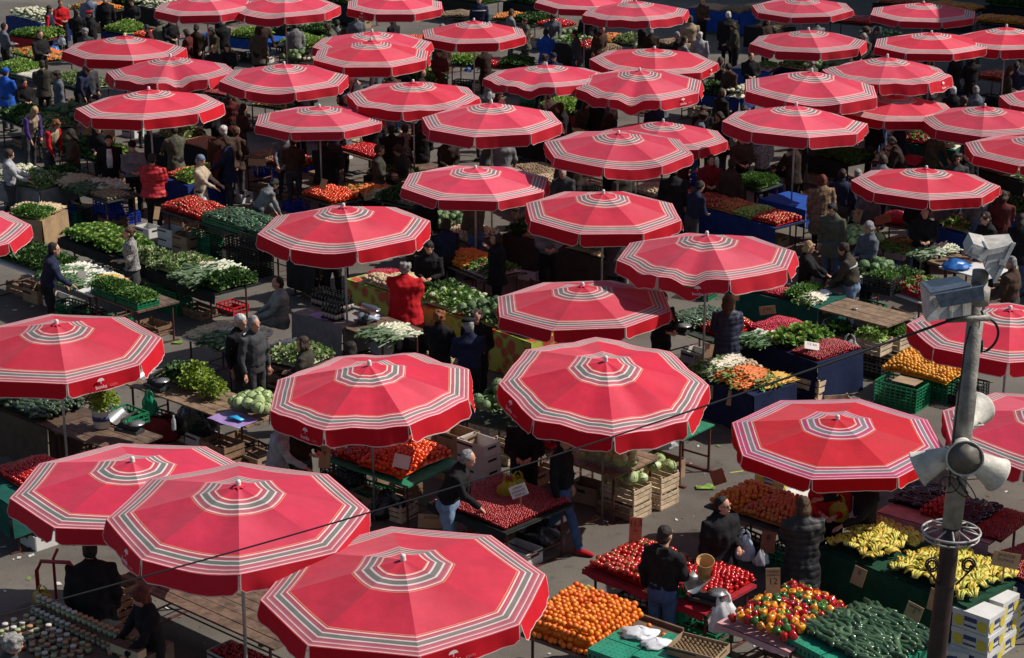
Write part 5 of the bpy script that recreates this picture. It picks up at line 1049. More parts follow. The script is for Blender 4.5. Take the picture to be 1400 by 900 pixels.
# ------------------------------------------------------------------ stalls with their goods
for A, B, dep, goods, where, top, cl in (
 ((83,325),(295,402),1.05,[('lettuce',0,.36),('herbs',.36,.5,.1,.6),('mixed',.46,.6,.05,.6),('mixed',.6,.74),('radish',.68,.8,.5,.95),('leek',.74,.9,.05,.95,.14),('spinach',.9,1)],'with lettuces and leeks beside the patterned knit jacket','dark',('black',.2,'')),
 ((-20,352),(125,404),1.0,[('spinach',.05,.5,.1,.95,.16),('sponion',.5,.86,.05,.95),('garlic',.88,.98,.5,.9),('yellowcarrot',.8,.97,.6,.95)],'in front of the navy blue jacket','white',None),
 ((121,401),(187,426),.95,[('herbsD',.02,.52,.05,.55,.1,'green'),('herbs',.55,1,.05,.55,.1,'green')],'with two green trays of parsley','wood',None),
 ((48,246),(146,276),.95,[('spinach',0,.18),('garlic',.18,.45,.0,.9,.14),('leek',.45,.75,.1,.95),('potato',.72,1,.05,.7,.06)],'with straw coloured garlic and green onions','dark',None),
 ((0,296),(56,302),1.0,[('celeriac',0,.4,.4,.9),('herbs',.25,1,.0,.6,.14),('parsnip',.3,1,.5,1)],'with a tan front panel at the left edge','wood',('tan',.6,'r')),
 ((216,286),(385,340),.95,[('tomato',.0,.34,.05,.95,.16),('cucumber',.36,.72,.05,.95,.1,'green'),('zucchini',.74,.98,.05,.6,.05,'green')],'with tomatoes and cucumbers by the beige coat','dark',None),
 ((-14,248),(54,262),1.1,[('cauli',0,.5),('mixed',.5,1)],'with cauliflowers at the left edge','wood',('grey',.4,'r')),
 ((218,244),(256,254),1.1,[('apple',0,.5,.2,1),('chard',.5,1)],'on blue cloth behind the red quilted jacket','dark',('blue',.75,'r')),
 ((403,428),(468,447),1.05,[],'with wine bottles and a pale cloth','white',('grey',.7,'r')),
 ((466,446),(520,466),1.0,[('leek',.6,1.2,.0,.5)],'with brown paper and a green bag','wood',None),
 ((476,382),(725,468),1.0,[('radishR',.01,.1,.4,1),('celeriac',.06,.26,.05,.5),('parsnip',.1,.32,.45,1),('spinach',.36,.46,.3,1),('kohlrabi',.42,.6),('savoy',.6,.84),('garlicR',.82,.98,.05,.9)],'under the yellow green floral cloth','dark',('floral',.76,'lr')),
 ((690,320),(858,364),1.0,[('spinach',0,.15),('nuts',.13,.35,.05,.95,.12),('radishR',.35,.48,.05,.8),('kohlrabi',.48,.76),('parsnip',.72,.98)],'behind a long dark grey banner','dark',('dark',.78,'lr')),
 ((935,278),(1060,312),.95,[('apple',.0,.28),('appleO',.28,.52),('appleG',.52,.72),('apple',.72,1)],'of the apple seller in dark red','dark',('blue',.7,'l')),
 ((995,393),(1117,421),1.0,[('chard',0,.4),('radishR',.3,.62,.05,.7),('herbs',.6,.8),('whiteradish',.76,.96,.05,.5)],'under the dark green cloth with radishes','dark',('green',.76,'r')),
 ((1119,422),(1211,446),.95,[],'bare but for a black crate of herbs','pale',None),
 ((1150,376),(1259,414),1.0,[('savoy',-.05,.36),('spinach',.36,.6),('radish',.5,1,.05,.9,.16)],'with chard and savoy cabbages behind the striped pullover','white',None),
 ((1200,336),(1262,355),.9,[('carrotB',0,.75,.0,1),('leek',.7,1.05)],'with bunched carrots under the free standing parasol','pale',None),
 ((1266,356),(1305,368),.9,[],'empty at the right of the bunched carrots','pale',None),
 ((1285,365),(1345,381),.9,[],'with pale paper and a blue bag behind the floodlights','white',None),
 ((1130,336),(1166,346),.9,[('cabbage',0,1,0,1,.2)],'with round cabbages under the fawn coat','wood',None),
 ((1195,306),(1250,314),.9,[('radishR',.0,.75,.1,.9,.16),('herbs',.7,1)],'with red radishes left of a parasol pole','wood',None),
 ((1285,312),(1322,322),.9,[('kohlrabi',0,1)],'with kohlrabi at the foot of a blue sheet','wood',('bright',.5,'')),
 ((1040,272),(1100,287),1.0,[],'spread with bright blue plastic','dark',('bright',.4,'lr')),
 ((897,440),(1000,478),1.1,[('zucchiniS',.05,.42,.1,1.1,.14),('tomato',.42,.72,.25,1.05,.14),('sponion',.85,1.15,.4,1)],'with zucchini and tomatoes left of the navy quilted coat','dark',None),
 ((1008,458),(1117,496),1.15,[('radishR',-.05,.32,.3,1.1,.14),('lettuce',.3,.66,.05,.95),('strawberry',.66,1,.03,.97)],'under the dark blue cloth with strawberries','dark',('dblue',.74,'r')),
 ((946,509),(1030,541),1.0,[('whiteradish',.0,.34,.05,.95,.14),('celeriac',.3,.48,.4,.95),('carrot',.36,.85,.02,.8,.14),('yellowcarrot',.7,1,.35,1)],'with orange carrots and white radishes','dark',('dblue',.7,'r')),
 ((748,622),(838,652),1.1,[('cabbage',.42,1.08,.05,.5,.16)],'of brown planks with pale cabbages','pale',None),
 ((802,777),(886,810),1.1,[('tomato',.0,1,.02,.98,.15)],'on a red cloth left of the black hooded jacket','red',('red',.08,'')),
 ((893,812),(962,838),1.1,[('tomatoS',-.05,.95,.2,1.1,.1)],'with tomatoes behind the black hooded jacket','red',('red',.08,'')),
 ((985,852),(1078,890),1.35,[('pepper',.1,1.0,.0,.95,.2)],'heaped with bell peppers','red',('pink',.06,'')),
 ((1124,749),(1320,828),1.2,[('banana',.02,.36,.03,.95),('banana',.46,.98,.03,.97)],'with bananas over a dark green front','dark',('dgreen',.9,'r')),
 ((160,790),(372,886),1.25,[],'of long bare planks at lower left','wood',None),
 ((-30,548),(66,585),.95,[('zucchini',0,.86,.05,.98,.16)],'with dark zucchini over a brown front','dark',('brown',.75,'r')),
 ((68,586),(160,618),.9,[],'of dark planks with a flower bucket','wood',None),
 ((165,522),(335,583),.9,[('spinach',.12,.36,.55,1.1),('cabbage',.78,1,.25,1,.14)],'of worn planks with celery and a scale','pale',None),
 ((251,462),(312,480),.95,[('garlic',.0,.42,.05,.95),('leek',.4,1)],'with pale roots and dark leeks behind the white haired man','white',None),
 ((335,492),(418,512),1.0,[('sponion',.0,.5,.4,1),('mixed',.3,.9)],'with bags of leeks on wooden crates','wood',None),
 ((441,627),(556,664),1.2,[('tomato',.0,.5,.1,1.0,.16),('tomatoO',.38,.9,.05,1.05,.2)],'heaped with orange red tomatoes below the twisted parasol','green',None),
 ((628,572),(705,592),1.1,[('savoy',0,1,.0,1,.3)],'with grey green savoy cabbages','dark',None),
 ((590,688),(690,728),1.4,[('strawberry',.0,1,.02,.98,.1)],'covered in dark red strawberries','dark',('black',.1,'')),
 ((690,598),(752,618),.9,[('radish',.4,1)],'with a bunch of radishes in deep shade','wood',None),
 ((-40,655),(14,690),1.2,[('tomatoS',0,.9,.3,1)],'with tomatoes on green cloth at the left edge','dark',('green',.5,'r')),
 ((1203,700),(1350,742),1.2,[('eggplant',.0,.3,.3,1),('tomatoS',.3,.55,.2,.9),('eggplant',.55,.8,.1,.9),('strawberry',.8,1.1)],'spread with a pink cloth behind the lamp post','dark',('pink',.25,'')),
 ((1335,770),(1420,810),1.6,[('strawberry',.0,1,.02,.98,.08)],'with red berries beside the banana boxes','dark',('dblue',.15,'')),
 ((965,692),(1085,733),1.1,[('persimmon',.0,.35),('appleO',.35,1)],'of persimmons behind the woman in sunglasses','dark',None),
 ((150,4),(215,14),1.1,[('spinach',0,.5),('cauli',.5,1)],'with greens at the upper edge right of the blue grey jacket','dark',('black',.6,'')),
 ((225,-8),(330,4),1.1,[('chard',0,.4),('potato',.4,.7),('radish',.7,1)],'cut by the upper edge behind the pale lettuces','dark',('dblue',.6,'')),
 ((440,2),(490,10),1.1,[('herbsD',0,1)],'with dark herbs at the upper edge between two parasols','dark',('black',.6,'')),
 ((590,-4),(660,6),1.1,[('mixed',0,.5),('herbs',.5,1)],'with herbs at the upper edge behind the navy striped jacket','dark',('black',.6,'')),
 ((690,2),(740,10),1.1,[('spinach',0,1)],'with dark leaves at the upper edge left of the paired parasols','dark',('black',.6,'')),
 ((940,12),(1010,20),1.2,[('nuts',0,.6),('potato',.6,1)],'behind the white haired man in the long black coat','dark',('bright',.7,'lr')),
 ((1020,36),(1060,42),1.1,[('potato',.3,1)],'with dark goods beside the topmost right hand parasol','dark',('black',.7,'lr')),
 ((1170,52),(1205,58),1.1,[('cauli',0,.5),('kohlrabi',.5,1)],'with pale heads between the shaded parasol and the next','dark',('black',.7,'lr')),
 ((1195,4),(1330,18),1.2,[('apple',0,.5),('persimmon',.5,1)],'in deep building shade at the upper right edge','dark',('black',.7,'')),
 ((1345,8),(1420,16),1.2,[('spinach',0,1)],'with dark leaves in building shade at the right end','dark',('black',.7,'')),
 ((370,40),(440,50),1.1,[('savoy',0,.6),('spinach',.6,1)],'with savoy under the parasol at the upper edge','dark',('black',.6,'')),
 ((890,60),(935,70),1.1,[('potato',0,1)],'with dark sacks before the pale grey coat','dark',('black',.6,'')),
 ((1060,92),(1130,104),1.1,[('flower',0,.5),('savoy',.5,1)],'with purple flowers behind the turned up valance','dark',('dblue',.6,'')),
 # upper rows
 ((200,184),(285,208),1.0,[('mixed',.15,.5),('nuts',.5,.95)],'with a dark front under the left hand parasol','dark',('black',.7,'')),
 ((60,157),(110,173),1.0,[('savoy',0,1)],'with cabbages above a tan board','wood',('tan',.6,'r')),
 ((455,262),(560,284),1.0,[('carrot',.1,.45),('parsnip',.4,.62),('spinach',.58,.85),('potato',.82,1)],'with carrots and parsnips behind the wine stall parasol','dark',None),
 ((410,268),(452,281),.9,[('tomatoO',0,1)],'with orange tomatoes behind the wine stall parasol','dark',None),
 ((330,218),(400,232),1.0,[('potato',.0,.6),('apple',.5,1)],'with potatoes under the pale collar parasol','dark',None),
 ((375,62),(435,70),1.1,[('chard',.1,.9)],'with pale lettuces at upper left of centre','dark',None),
 ((380,84),(430,92),1.1,[('savoy',0,.6),('cauli',.5,1)],'with broccoli between two upper parasols','dark',None),
 ((525,108),(585,114),1.1,[('lettuce',0,1)],'with lettuces in a green crate behind a parasol','green',None),
 ((535,58),(605,70),1.1,[('tomatoO',0,.9)],'with orange red tomatoes below the top centre parasol','dark',None),
 ((610,90),(720,96),1.1,[('lettuce',0,.35),('tomatoS',.35,.65),('spinach',.65,1)],'with lettuce and tomatoes behind the grey cardigan','pale',None),
 ((735,150),(805,164),1.1,[('chard',.0,.7),('herbsD',.6,1)],'with bright salad left of the long haired woman','dark',('red',.5,'')),
 ((765,52),(868,64),1.2,[('savoy',0,.25),('radishR',.22,.45),('carrot',.4,.7),('mixed',.68,1)],'with mixed vegetables below the top edge parasols','dark',None),
 ((925,125),(1010,137),1.1,[('cauli',.75,1),('spinach',.3,.7)],'with cauliflower beside the brown jacket','wood',('blue',.3,'r')),
 ((1000,95),(1050,100),1.1,[('mushroom',0,.5),('flower',.5,1)],'with blue cloth and purple flowers','dark',('bright',.5,'')),
 ((1225,194),(1305,206),1.1,[('radish',.1,.5),('cauli',.5,1)],'with radishes and cauliflower right of a pole','dark',('green',.5,'r')),
 ((1190,222),(1250,230),1.0,[('cauli',.0,.4),('radishR',.5,1)],'with white heads and red radishes behind the free parasol','wood',None),
 ((1330,106),(1390,116),1.0,[('apple',.0,1)],'with apples at the far right','wood',None),
 ((1080,205),(1160,226),1.0,[('herbsD',.4,1)],'with a stack of books','dark',('black',.4,'')),
 ((985,252),(1035,262),1.0,[('herbsD',.2,1)],'with dark greens above the blue plastic','dark',None),
 ((10,22),(56,33),1.1,[('cauli',0,1)],'with cauliflowers over blue cloth at top left','dark',('blue',.7,'r')),
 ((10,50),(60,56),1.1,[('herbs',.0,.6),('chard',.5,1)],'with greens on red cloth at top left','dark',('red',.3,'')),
 ((15,72),(60,86),1.1,[('carrot',0,1)],'with carrots at left behind the black jacket','dark',None),
 ((-10,98),(52,112),1.1,[('chard',0,.5),('mushroom',.35,1)],'with mushrooms at the left','dark',None),
 ((60,112),(110,126),1.1,[('mixed',0,1)],'with mixed salad before the bending man','dark',None),
 ((-5,160),(50,182),1.1,[('spinach',0,.6),('mixed',.5,1)],'with dark greens before the purple sleeves','dark',None),
 ((72,205),(140,224),1.0,[('spinach',.0,.7),('chard',.65,1)],'with spinach before the red sleeves','dark',None),
 ((140,44),(215,58),1.1,[('chard',.0,.4),('tomatoO',.5,1)],'with pale greens and tomatoes on blue cloth','dark',('blue',.5,'')),
 ((270,48),(370,58),1.1,[('chard',.45,.8),('potato',.1,.5)],'with blue trays and yellow lettuces','dark',('bright',.3,'')),
 ((165,120),(205,130),1.0,[('tomatoO',0,1)],'with oranges peeking above a parasol','dark',None),
 ((275,128),(345,140),1.1,[('strawberry',0,1)],'with strawberries behind the maroon jacket','dark',None),
 ((330,142),(385,150),1.0,[('flower',.2,1)],'with cut flowers below a ragged parasol','dark',None),
 ((95,12),(140,18),1.1,[('carrot',.0,.5),('persimmon',.3,1)],'with orange fruit at the top left','dark',None),
 ((600,24),(720,30),1.1,[('potato',.0,.4),('persimmon',.6,1)],'with fruit at the top behind the striped jacket','dark',None),
 ((700,30),(760,40),1.1,[('spinach',.0,.5),('tomatoS',.5,1)],'with leafy greens at the top centre','pale',None),
 ((1010,10),(1035,14),1.2,[('nuts',0,1)],'with yellow goods on blue at the top','dark',('bright',.6,'')),
 ((1130,30),(1190,36),1.1,[('tomatoS',0,1)],'with tomatoes in building shade','dark',None),
 ((1330,30),(1400,36),1.1,[('persimmon',0,1)],'with orange fruit in building shade','dark',None),
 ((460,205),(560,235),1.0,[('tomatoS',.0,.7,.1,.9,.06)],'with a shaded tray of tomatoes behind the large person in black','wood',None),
 ((592,356),(660,384),1.0,[('persimmon',.0,.6),('flower',.5,1)],'with autumn fruit left of the grey banner','wood',None),
 ((690,232),(760,262),1.0,[('potato',0,.6),('celeriac',.5,1)],'with sacks and roots behind the grey banner parasol','wood',None),
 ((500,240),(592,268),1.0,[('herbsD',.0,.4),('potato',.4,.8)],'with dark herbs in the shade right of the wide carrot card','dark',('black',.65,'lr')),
 ((1325,282),(1400,304),1.0,[('cauli',.0,.3),('spinach',.3,.8)],'over bright blue cloth right of the kohlrabi','dark',('bright',.7,'l')),
 ((1330,232),(1400,250),1.0,[('potato',.0,.5),('kohlrabi',.5,1)],'over black cloth behind the parasol cut in half','dark',('black',.65,'l')),
 ((560,312),(640,334),1.0,[('savoy',.0,.5),('celeriac',.5,1)],'over brown cloth left of the hand to mouth woman','dark',('brown',.65,'lr')),
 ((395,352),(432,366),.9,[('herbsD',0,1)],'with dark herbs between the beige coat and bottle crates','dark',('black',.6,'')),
 ((860,262),(925,284),1.0,[('celeriac',.0,.6),('apple',.5,1)],'with onions and apples left of the black coat','dark',None)):
    stall(A, B, dep, goods, where, top, cl)
stall((1372,345),(1445,366),1.0,[('apple',.2,.7),('cauli',0,.3)],'with red apples at the right edge behind the leather jacket','wood',None)
TOPS = ('black','navy','dgrey','dbrown','maroon','black','slate','dolive','grey','brown','olive'); HRS = (('short','dbrown'),('bob','brown'),('short','black'),('short','grey'),('bob','dbrown'),('curly','brown'),('long','dbrown'))
for q, (lab, x, y, hw, cx, cy) in enumerate(list(U_ALL)):   # a stall and its keeper in the shade of every upper parasol that has none yet
    if cx < 0: continue
    wh = 'under the '+lab.replace('red striped ', '')
    if len(wh.split()) > 12: wh = ' '.join(wh.replace('mostly ', '').replace('almost ', '').replace('at lower left ', '').split()[:12])
    ct = [('wood',(.6,.4,.24),'old','brown slatted crate'),('carton',(.5,.36,.28),'card','brown carton'),('plastic',(.58,.4,.26),'black','black crate'),('plastic',(.58,.4,.24),'green','green crate'),('carton',(.5,.36,.22),'white','white carton'),('wood',(.6,.4,.26),'new','pale slatted crate'),('plastic',(.58,.4,.26),'blue','blue crate')]
    random.shuffle(ct); pw = Vector((x, y, 0)); w2 = wh.replace('under the', 'near the pole of the', 1)
    for r_, (ty, sz, cc, ph) in enumerate(ct[:4 if hw < 122 else 0]):
        for tries in range(12):
            a_ = random.random()*6.28; d_ = random.uniform(.7,2.1); c_ = pw+Vector((math.cos(a_)*d_, math.sin(a_)*d_, 0))
            if min((c_.x-s[0])**2+(c_.y-s[1])**2 for s in STALLS) > .85**2: break
        else: continue
        lb = f"{ph} {w2}"
        if len(lb.split()) > 16: lb = f"{ph} {wh}"
        if len(lb.split()) > 16: continue
        crate(ty, c_, sz, -42+random.uniform(-12,12), cc, lb)
        kk = random.choice(('potato','spinach','cauli','mixed','apple','tomatoS','herbsD','celeriac','appleO',None))
        if kk:
            hb = f"{K[kk]['phrase']} in the {lb}"
            if len(hb.split()) <= 16: heap_obj(kk, sz[0]-.06, sz[1]-.06, .08, Matrix.Translation(c_+Vector((0,0,sz[2]-.06))) @ Matrix.Rotation(R(-42),4,'Z'), hb)
        STALLS.append((c_.x, c_.y))
    if hw > 112: continue
    A = (cx-.62*hw, cy+.86*hw); B = (cx+.30*hw, cy+1.06*hw); a = G(A[0],A[1],.8); b = G(B[0],B[1],.8); m = (a+b)/2
    if min((m.x-s[0])**2+(m.y+.4-s[1])**2 for s in STALLS) > 1.45**2:
        g1, g2, g3 = random.sample(('potato','chard','cauli','mixed','apple','tomatoS','tomatoO','lettuce','celeriac','parsnip','kohlrabi','appleO','mushroom','carrot','persimmon','appleG','sponion','radish'), 3)
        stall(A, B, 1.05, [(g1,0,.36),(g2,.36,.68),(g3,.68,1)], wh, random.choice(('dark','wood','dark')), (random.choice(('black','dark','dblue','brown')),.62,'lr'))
    for w, (ox, oy, fc) in enumerate(((-.9,1.6,-70),(.55,.9,110),(1.9,-.5,30),(-1.7,.3,200))):
        if w > 1 and hw > 100: continue
        p = m+Vector((ox+random.uniform(-.3,.3), oy+random.uniform(-.2,.3), 0)); p.z = 0
        tp = TOPS[(q*3+w*5) % 11]; hr = HRS[(q*2+w*3) % 7]
        lb = f"{('keeper','shopper','passer-by','customer')[w]} in {dict(dgrey='dark grey',dbrown='dark brown',slate='slate grey',dolive='dark olive').get(tp,tp)} {wh}"
        if len(lb.split()) > 16: lb = f"{('keeper','shopper','passer-by','customer')[w]} {wh}"
        person(0, 0, lb, lean=random.choice((0,0,6,14,22)), face=fc+random.uniform(-40,40), h=random.uniform(1.6,1.74), top=tp, bottom=('black','dgrey','jeans')[q % 3], hair=hr, pose=('bent','fwd','down')[(q+w) % 3], coat=(0,.2,.3)[(q+w) % 3], loc=p, near=False)
for o in COL.objects:   # the peppers come in three colours
    if o.get('category') == 'peppers' and o.get('kind') != 'stuff':
        c = random.choices((0,1,2), (.36,.38,.26))[0]
        if c:
            o.material_slots[0].link = 'OBJECT'; o.material_slots[0].material = PR[c]
        o['label'] = ('red','orange','green')[c]+' bell pepper in the mixed pepper heap'; o['group'] = ('red','orange','green')[c]+' bell peppers'
# ------------------------------------------------------------------ oranges stacked in a sloping block
def orange_block():
    a = G(714,866,.8); b = G(808,900,.8); ex = (b-a); L = ex.length; ang = math.atan2(ex.y, ex.x); M = Matrix.Translation((a.x, a.y, 0)) @ Matrix.Rotation(ang, 4, 'Z')
    root = empty('market_table', (a.x, a.y, 0), ang); tag(root, 'dark market table under the stacked block of oranges', 'market table', 'market tables')
    MB().box(-.03,-.02,.76,L+.5,1.25,.797).box(-.04,1.23,.8,L+.5,1.26,.86).build('table_top', WOOD['wood'], root)
    for x in (.1, L+.3):
        for y in (.08, 1.15): MB().tube([(x,y,0),(x,y,.758)], .02, 6).build('leg', LEG, root)
    s = .076; nx = int(L/s)+1; spots = []; n_ = 0
    for k in range(4):
        for j in range(15):
            for i in range(nx):
                zmax = 3 if j < 12 else 2
                if k > zmax: continue
                front = j == (k+1)//2; topk = k == zmax
                if j < (k+1)//2: continue
                if not (front or topk or (i >= nx-1-(k+1)//2)): continue
                if i > nx-1-(k+1)//2: continue
                spots.append((k, j, i, (i+.5*(k % 2)+.5)*s+random.uniform(-.016,.016), (j+.5)*s*.99+random.uniform(-.016,.016)-.02, .8+.038+k*.06+j*.007+random.uniform(-.008,.016)))
    for q in range(9): spots.append((0,14,nx+q, L+.1+q*.055+random.uniform(0,.03), .75+random.uniform(0,.4), .84))
    spots.sort(key=lambda t: t[4]); rest = []
    for q, t in enumerate(spots):
        if q < 290:
            o = link('orange', items_mesh('orange', q)); o.matrix_world = M @ Matrix.Translation(t[3:]) @ rotmat(K['orange']).to_4x4(); o.scale = (random.uniform(.92,1.12),)*3; tag(o, 'ripe orange in the stacked block at the front of the market', 'orange', 'oranges stacked in a block')
        else: rest.append(t)
    mb = MB()
    for t in rest: mb.ball(t[3:], .038, 9, 7)
    if rest: o = mb.build('orange_heap', ORG, None, True); o.matrix_world = M; tag(o, 'further oranges at the back of the stacked block', 'oranges', None, 'stuff')
    MB().box(.06,.08,.801,L-.1,1.05,.93).build('crate_filling', ORG, root)
    for q, (x, y) in enumerate(((L+.16,.1),(L+.16,.48),(L+.68,.3),(L+.68,.7),(L+1.2,.6))):
        crate('tray', M @ Vector((x+.08,y+.02,.80)), (.5,.36,.15), math.degrees(ang), 'tray', ('green plastic tray beside the oranges with a white bag on it','green plastic tray below the kiwi box at the bottom','green tray under the black hooded man\'s bag','green tray next to the crumpled white bag','green tray right of the kiwi box')[q])
    return M, L
OM, OL = orange_block()
# kiwi carton
p = G(955,893,.96); c = crate('carton', p, (.62,.42,.11), -30, 'card', 'open brown carton with rows of kiwis in plastic cells')
for i in range(9):
    for j in range(6):
        o = link('kiwi', items_mesh('kiwi', 0)); o.matrix_world = c.matrix_basis @ Matrix.Translation((-.26+i*.065,-.17+j*.067,.06)); tag(o, 'small brown kiwi in the open carton', 'kiwi', 'kiwis in the carton')
# cucumbers on green trays at lower right
a = G(1068,868,.9); b = G(1128,900,.9); ang = math.degrees(math.atan2((b-a).y, (b-a).x)); M = Matrix.Translation((a.x, a.y, 0)) @ Matrix.Rotation(R(ang), 4, 'Z')
root = empty('market_table', (a.x, a.y, 0), R(ang)); tag(root, 'dark market table with green trays of cucumbers at lower right', 'market table', 'market tables')
MB().box(-.02,-.02,.72,1.35,1.5,.755).build('table_top', WOOD['wood'], root)
for x in (.05,1.28):
    for y in (.06,1.42): MB().tube([(x,y,0),(x,y,.718)], .02, 6).build('leg', LEG, root)
for q in range(6): crate('tray', M @ Vector((.33+.67*(q % 2), .25+.5*(q//2), .757)), (.64,.47,.14), ang, 'tray', ('left front','right front','left middle','right middle','left back','right back')[q]+' green tray of the cucumber stall')
for q, (x, y, l, w) in enumerate(((.68,.85,1.25,1.25),)):
    loc = M @ Matrix.Translation((x, y, .90)); heap_obj('cucumber', l*.97, w*.95, .07, loc, 'lower layer of cucumbers on the green trays at lower right', None, 'cucumber_bed'); COUNT['cucumber'] = COUNT.get('cucumber', 0)
    pile('cucumber', l, w, .09, loc, 'dark green cucumber on the green trays at lower right', 'cucumbers on green trays')
# mandarins in green crates
mp = G(1258,541,.0); ang = -38; M = Matrix.Translation(mp) @ Matrix.Rotation(R(ang), 4, 'Z')
crate('plastic', mp+Vector((-.42,-.45,0)), (.8,.5,.42), ang, 'green', 'bright green plastic crate at the front of the mandarins')
crate('plastic', mp+Vector((.25,.15,0)), (.9,.75,.42), ang, 'green', 'green plastic crate under the heap of mandarins')
crate('plastic', mp+Vector((.72,-.42,0)), (.6,.4,.42), ang, 'black', 'black crate at the right foot of the mandarins')
loc = Matrix.Translation(mp+Vector((.15,.15,.42))) @ Matrix.Rotation(R(ang), 4, 'Z'); heap_obj('mandarin', 1.2, 1.1, .16, loc, 'lower layer of yellow mandarins in the green crate', None, 'mandarin_bed'); pile('mandarin', 1.25, 1.15, .22, loc, 'yellow mandarin in the heap above the green crate', 'mandarins in the heap')
o = MB().box(-.22,-.16,0,.22,.16,.012).build('cardboard_sheet', CARD, None, False, mp+Vector((-.35,-.5,.45)), R(ang)); tag(o, 'flat piece of cardboard on the front mandarin crate', 'cardboard')
# ------------------------------------------------------------------ crates and boxes
def cr(ty, px, py, size, col, label, z=0, ang=-42, n=1, group=None):
    for k in range(n):
        crate(ty, G(px, py, 0)+Vector((random.uniform(-.01,.01),random.uniform(-.01,.01),z+k*(size[2]+.006))), size, ang+random.uniform(-1.5,1.5), col, label if n == 1 else f"{label}, {('lowest','second','third','fourth')[k] if k < n-1 else 'top'} of its stack", None, group)
cr('wood',856,702,(.62,.42,.26),'new','slatted crate of the cabbage stack beside the pole',n=2)
cr('wood',893,686,(.62,.42,.26),'new','slatted crate of the stack behind the cabbage crates',n=2)
for px, py, z in ((856,702,.40),(893,686,.42)):
    loc = Matrix.Translation(G(px,py,0)+Vector((0,0,z))) @ Matrix.Rotation(R(-42),4,'Z'); pile('cabbage', .52, .36, .16, loc, 'green cabbage in the slatted crate '+('beside the pole' if px == 856 else 'of the rear stack'), 'cabbages in slatted crates')
cr('plastic',222,418,(.58,.4,.24),'green','green plastic crate under the leeks',n=3); cr('plastic',240,426,(.58,.4,.24),'green','green plastic crate in front of the leek crates',n=2)
cr('wood',272,432,(.6,.4,.2),'old','brown slatted crate on the ground behind the pale roots'); cr('plastic',318,426,(.5,.4,.16),'red','red plastic crate with greens behind the white haired man')
cr('plastic',95,440,(.6,.4,.22),'green','green crate on the ground below the spring onions'); cr('plastic',160,448,(.55,.4,.2),'green','green crate on the ground below the parsley trays')
cr('carton',235,335,(.5,.36,.2),'white','white carton under the tomato table by the beige coat',n=2); cr('carton',255,345,(.5,.36,.2),'card','brown carton under the tomato table by the beige coat',n=2)
cr('plastic',285,345,(.58,.4,.24),'green','green crate under the cucumber table',n=2); cr('plastic',352,375,(.58,.4,.3),'black','black bottle crate under the cucumber stall',n=3); cr('plastic',332,362,(.58,.4,.3),'black','black crate left of the bottle crates',n=2)
cr('wood',360,530,(.6,.4,.22),'old','brown slatted crate under the bags of leeks',n=3); cr('wood',392,540,(.6,.4,.22),'old','brown slatted crate right of the leek stack',n=2)
cr('carton',655,668,(.56,.38,.2),'white','white notched carton of the stack by the strawberries',n=4); cr('carton',628,655,(.56,.38,.2),'card','dark topped carton of the stack under the cabbages',n=4); cr('carton',605,648,(.56,.38,.2),'card','carton of the leftmost stack under the cabbages',n=3)
cr('plastic',1203,452,(.6,.42,.3),'black','black crate of herbs on the bare table',z=.80); heap_obj('herbs',.5,.34,.08,Matrix.Translation(G(1203,452,0)+Vector((0,0,1.03))) @ Matrix.Rotation(R(-42),4,'Z'),'green herbs in the black crate on the bare table')
for px, py, k, l in ((1190,500,'chard','left slatted crate of greens under the bare table'),(1218,492,'herbs','right slatted crate of greens under the bare table'),(1145,486,'spinach','brown crate of dark leaves under the green cloth end')):
    cr('wood',px,py,(.6,.42,.28),'old' if k == 'spinach' else 'new',l,z=.28 if k != 'spinach' else .2); heap_obj(k,.5,.34,.1,Matrix.Translation(G(px,py,0)+Vector((0,0,.5 if k != 'spinach' else .42))) @ Matrix.Rotation(R(-42),4,'Z'),f"{K[k]['phrase']} in the {l}")
cr('plastic',1193,512,(.6,.42,.27),'black','black lattice crate on the ground right of the white bag'); cr('wood',1222,498,(.6,.42,.26),'old','slatted crate below the right crate of greens')
cr('wood',1070,545,(.6,.42,.24),'old','slatted crate under the blue cloth table, left'); cr('wood',1108,548,(.6,.42,.24),'new','slatted crate under the blue cloth table, right',n=2); cr('wood',1140,560,(.6,.4,.2),'new','pale crate tipped beside the blue cloth end',ang=10); cr('wood',1040,520,(.6,.42,.24),'old','slatted crate between the carrot stall and the blue cloth',n=2)
cr('banana',1060,705,(.52,.4,.25),'w','printed fruit carton beside the persimmons',n=3); cr('banana',1092,716,(.52,.4,.25),'w','printed fruit carton left of the red sleeves',n=2)
cr('carton',905,650,(.6,.42,.3),'card','brown carton with plastic scraps behind the green topped table')
for i in range(4): cr('banana',1333+i*19,905-i*22,(.52,.4,.25),'w','yellow printed white box, '+('first','second','third','fourth')[i]+' column from the front',ang=-42,n=3)
cr('banana',1302,905,(.4,.3,.22),'w','small white box alone by the post foot',ang=-20)
cr('plastic',1265,870,(.6,.4,.3),'black','black crate in the shade behind the cucumber stall',n=1)
cr('plastic',240,288,(.58,.4,.3),'blue','blue plastic crate below the apples',n=2); cr('plastic',85,300,(.58,.4,.3),'blue','blue crate under the garlic table, left',n=1); cr('plastic',150,305,(.58,.4,.3),'blue','blue crate under the garlic table, right',n=2)
cr('wood',1190,388,(.6,.42,.2),'old','slatted crate under the bunched carrots',n=2); cr('wood',1225,398,(.6,.42,.2),'new','pale slatted crate lying under the chard table'); cr('wood',1330,690,(.6,.42,.3),'old','wooden crate behind the loudspeakers',z=.8,n=1); cr('wood',1372,700,(.6,.42,.3),'old','wooden crate at the right edge behind the loudspeakers',z=.8,n=1)
cr('carton',1055,345,(.6,.42,.2),'card','brown carton under the last apples',n=2); cr('carton',690,275,(.6,.42,.2),'card','carton stacked left of the grey banner parasol',n=3)
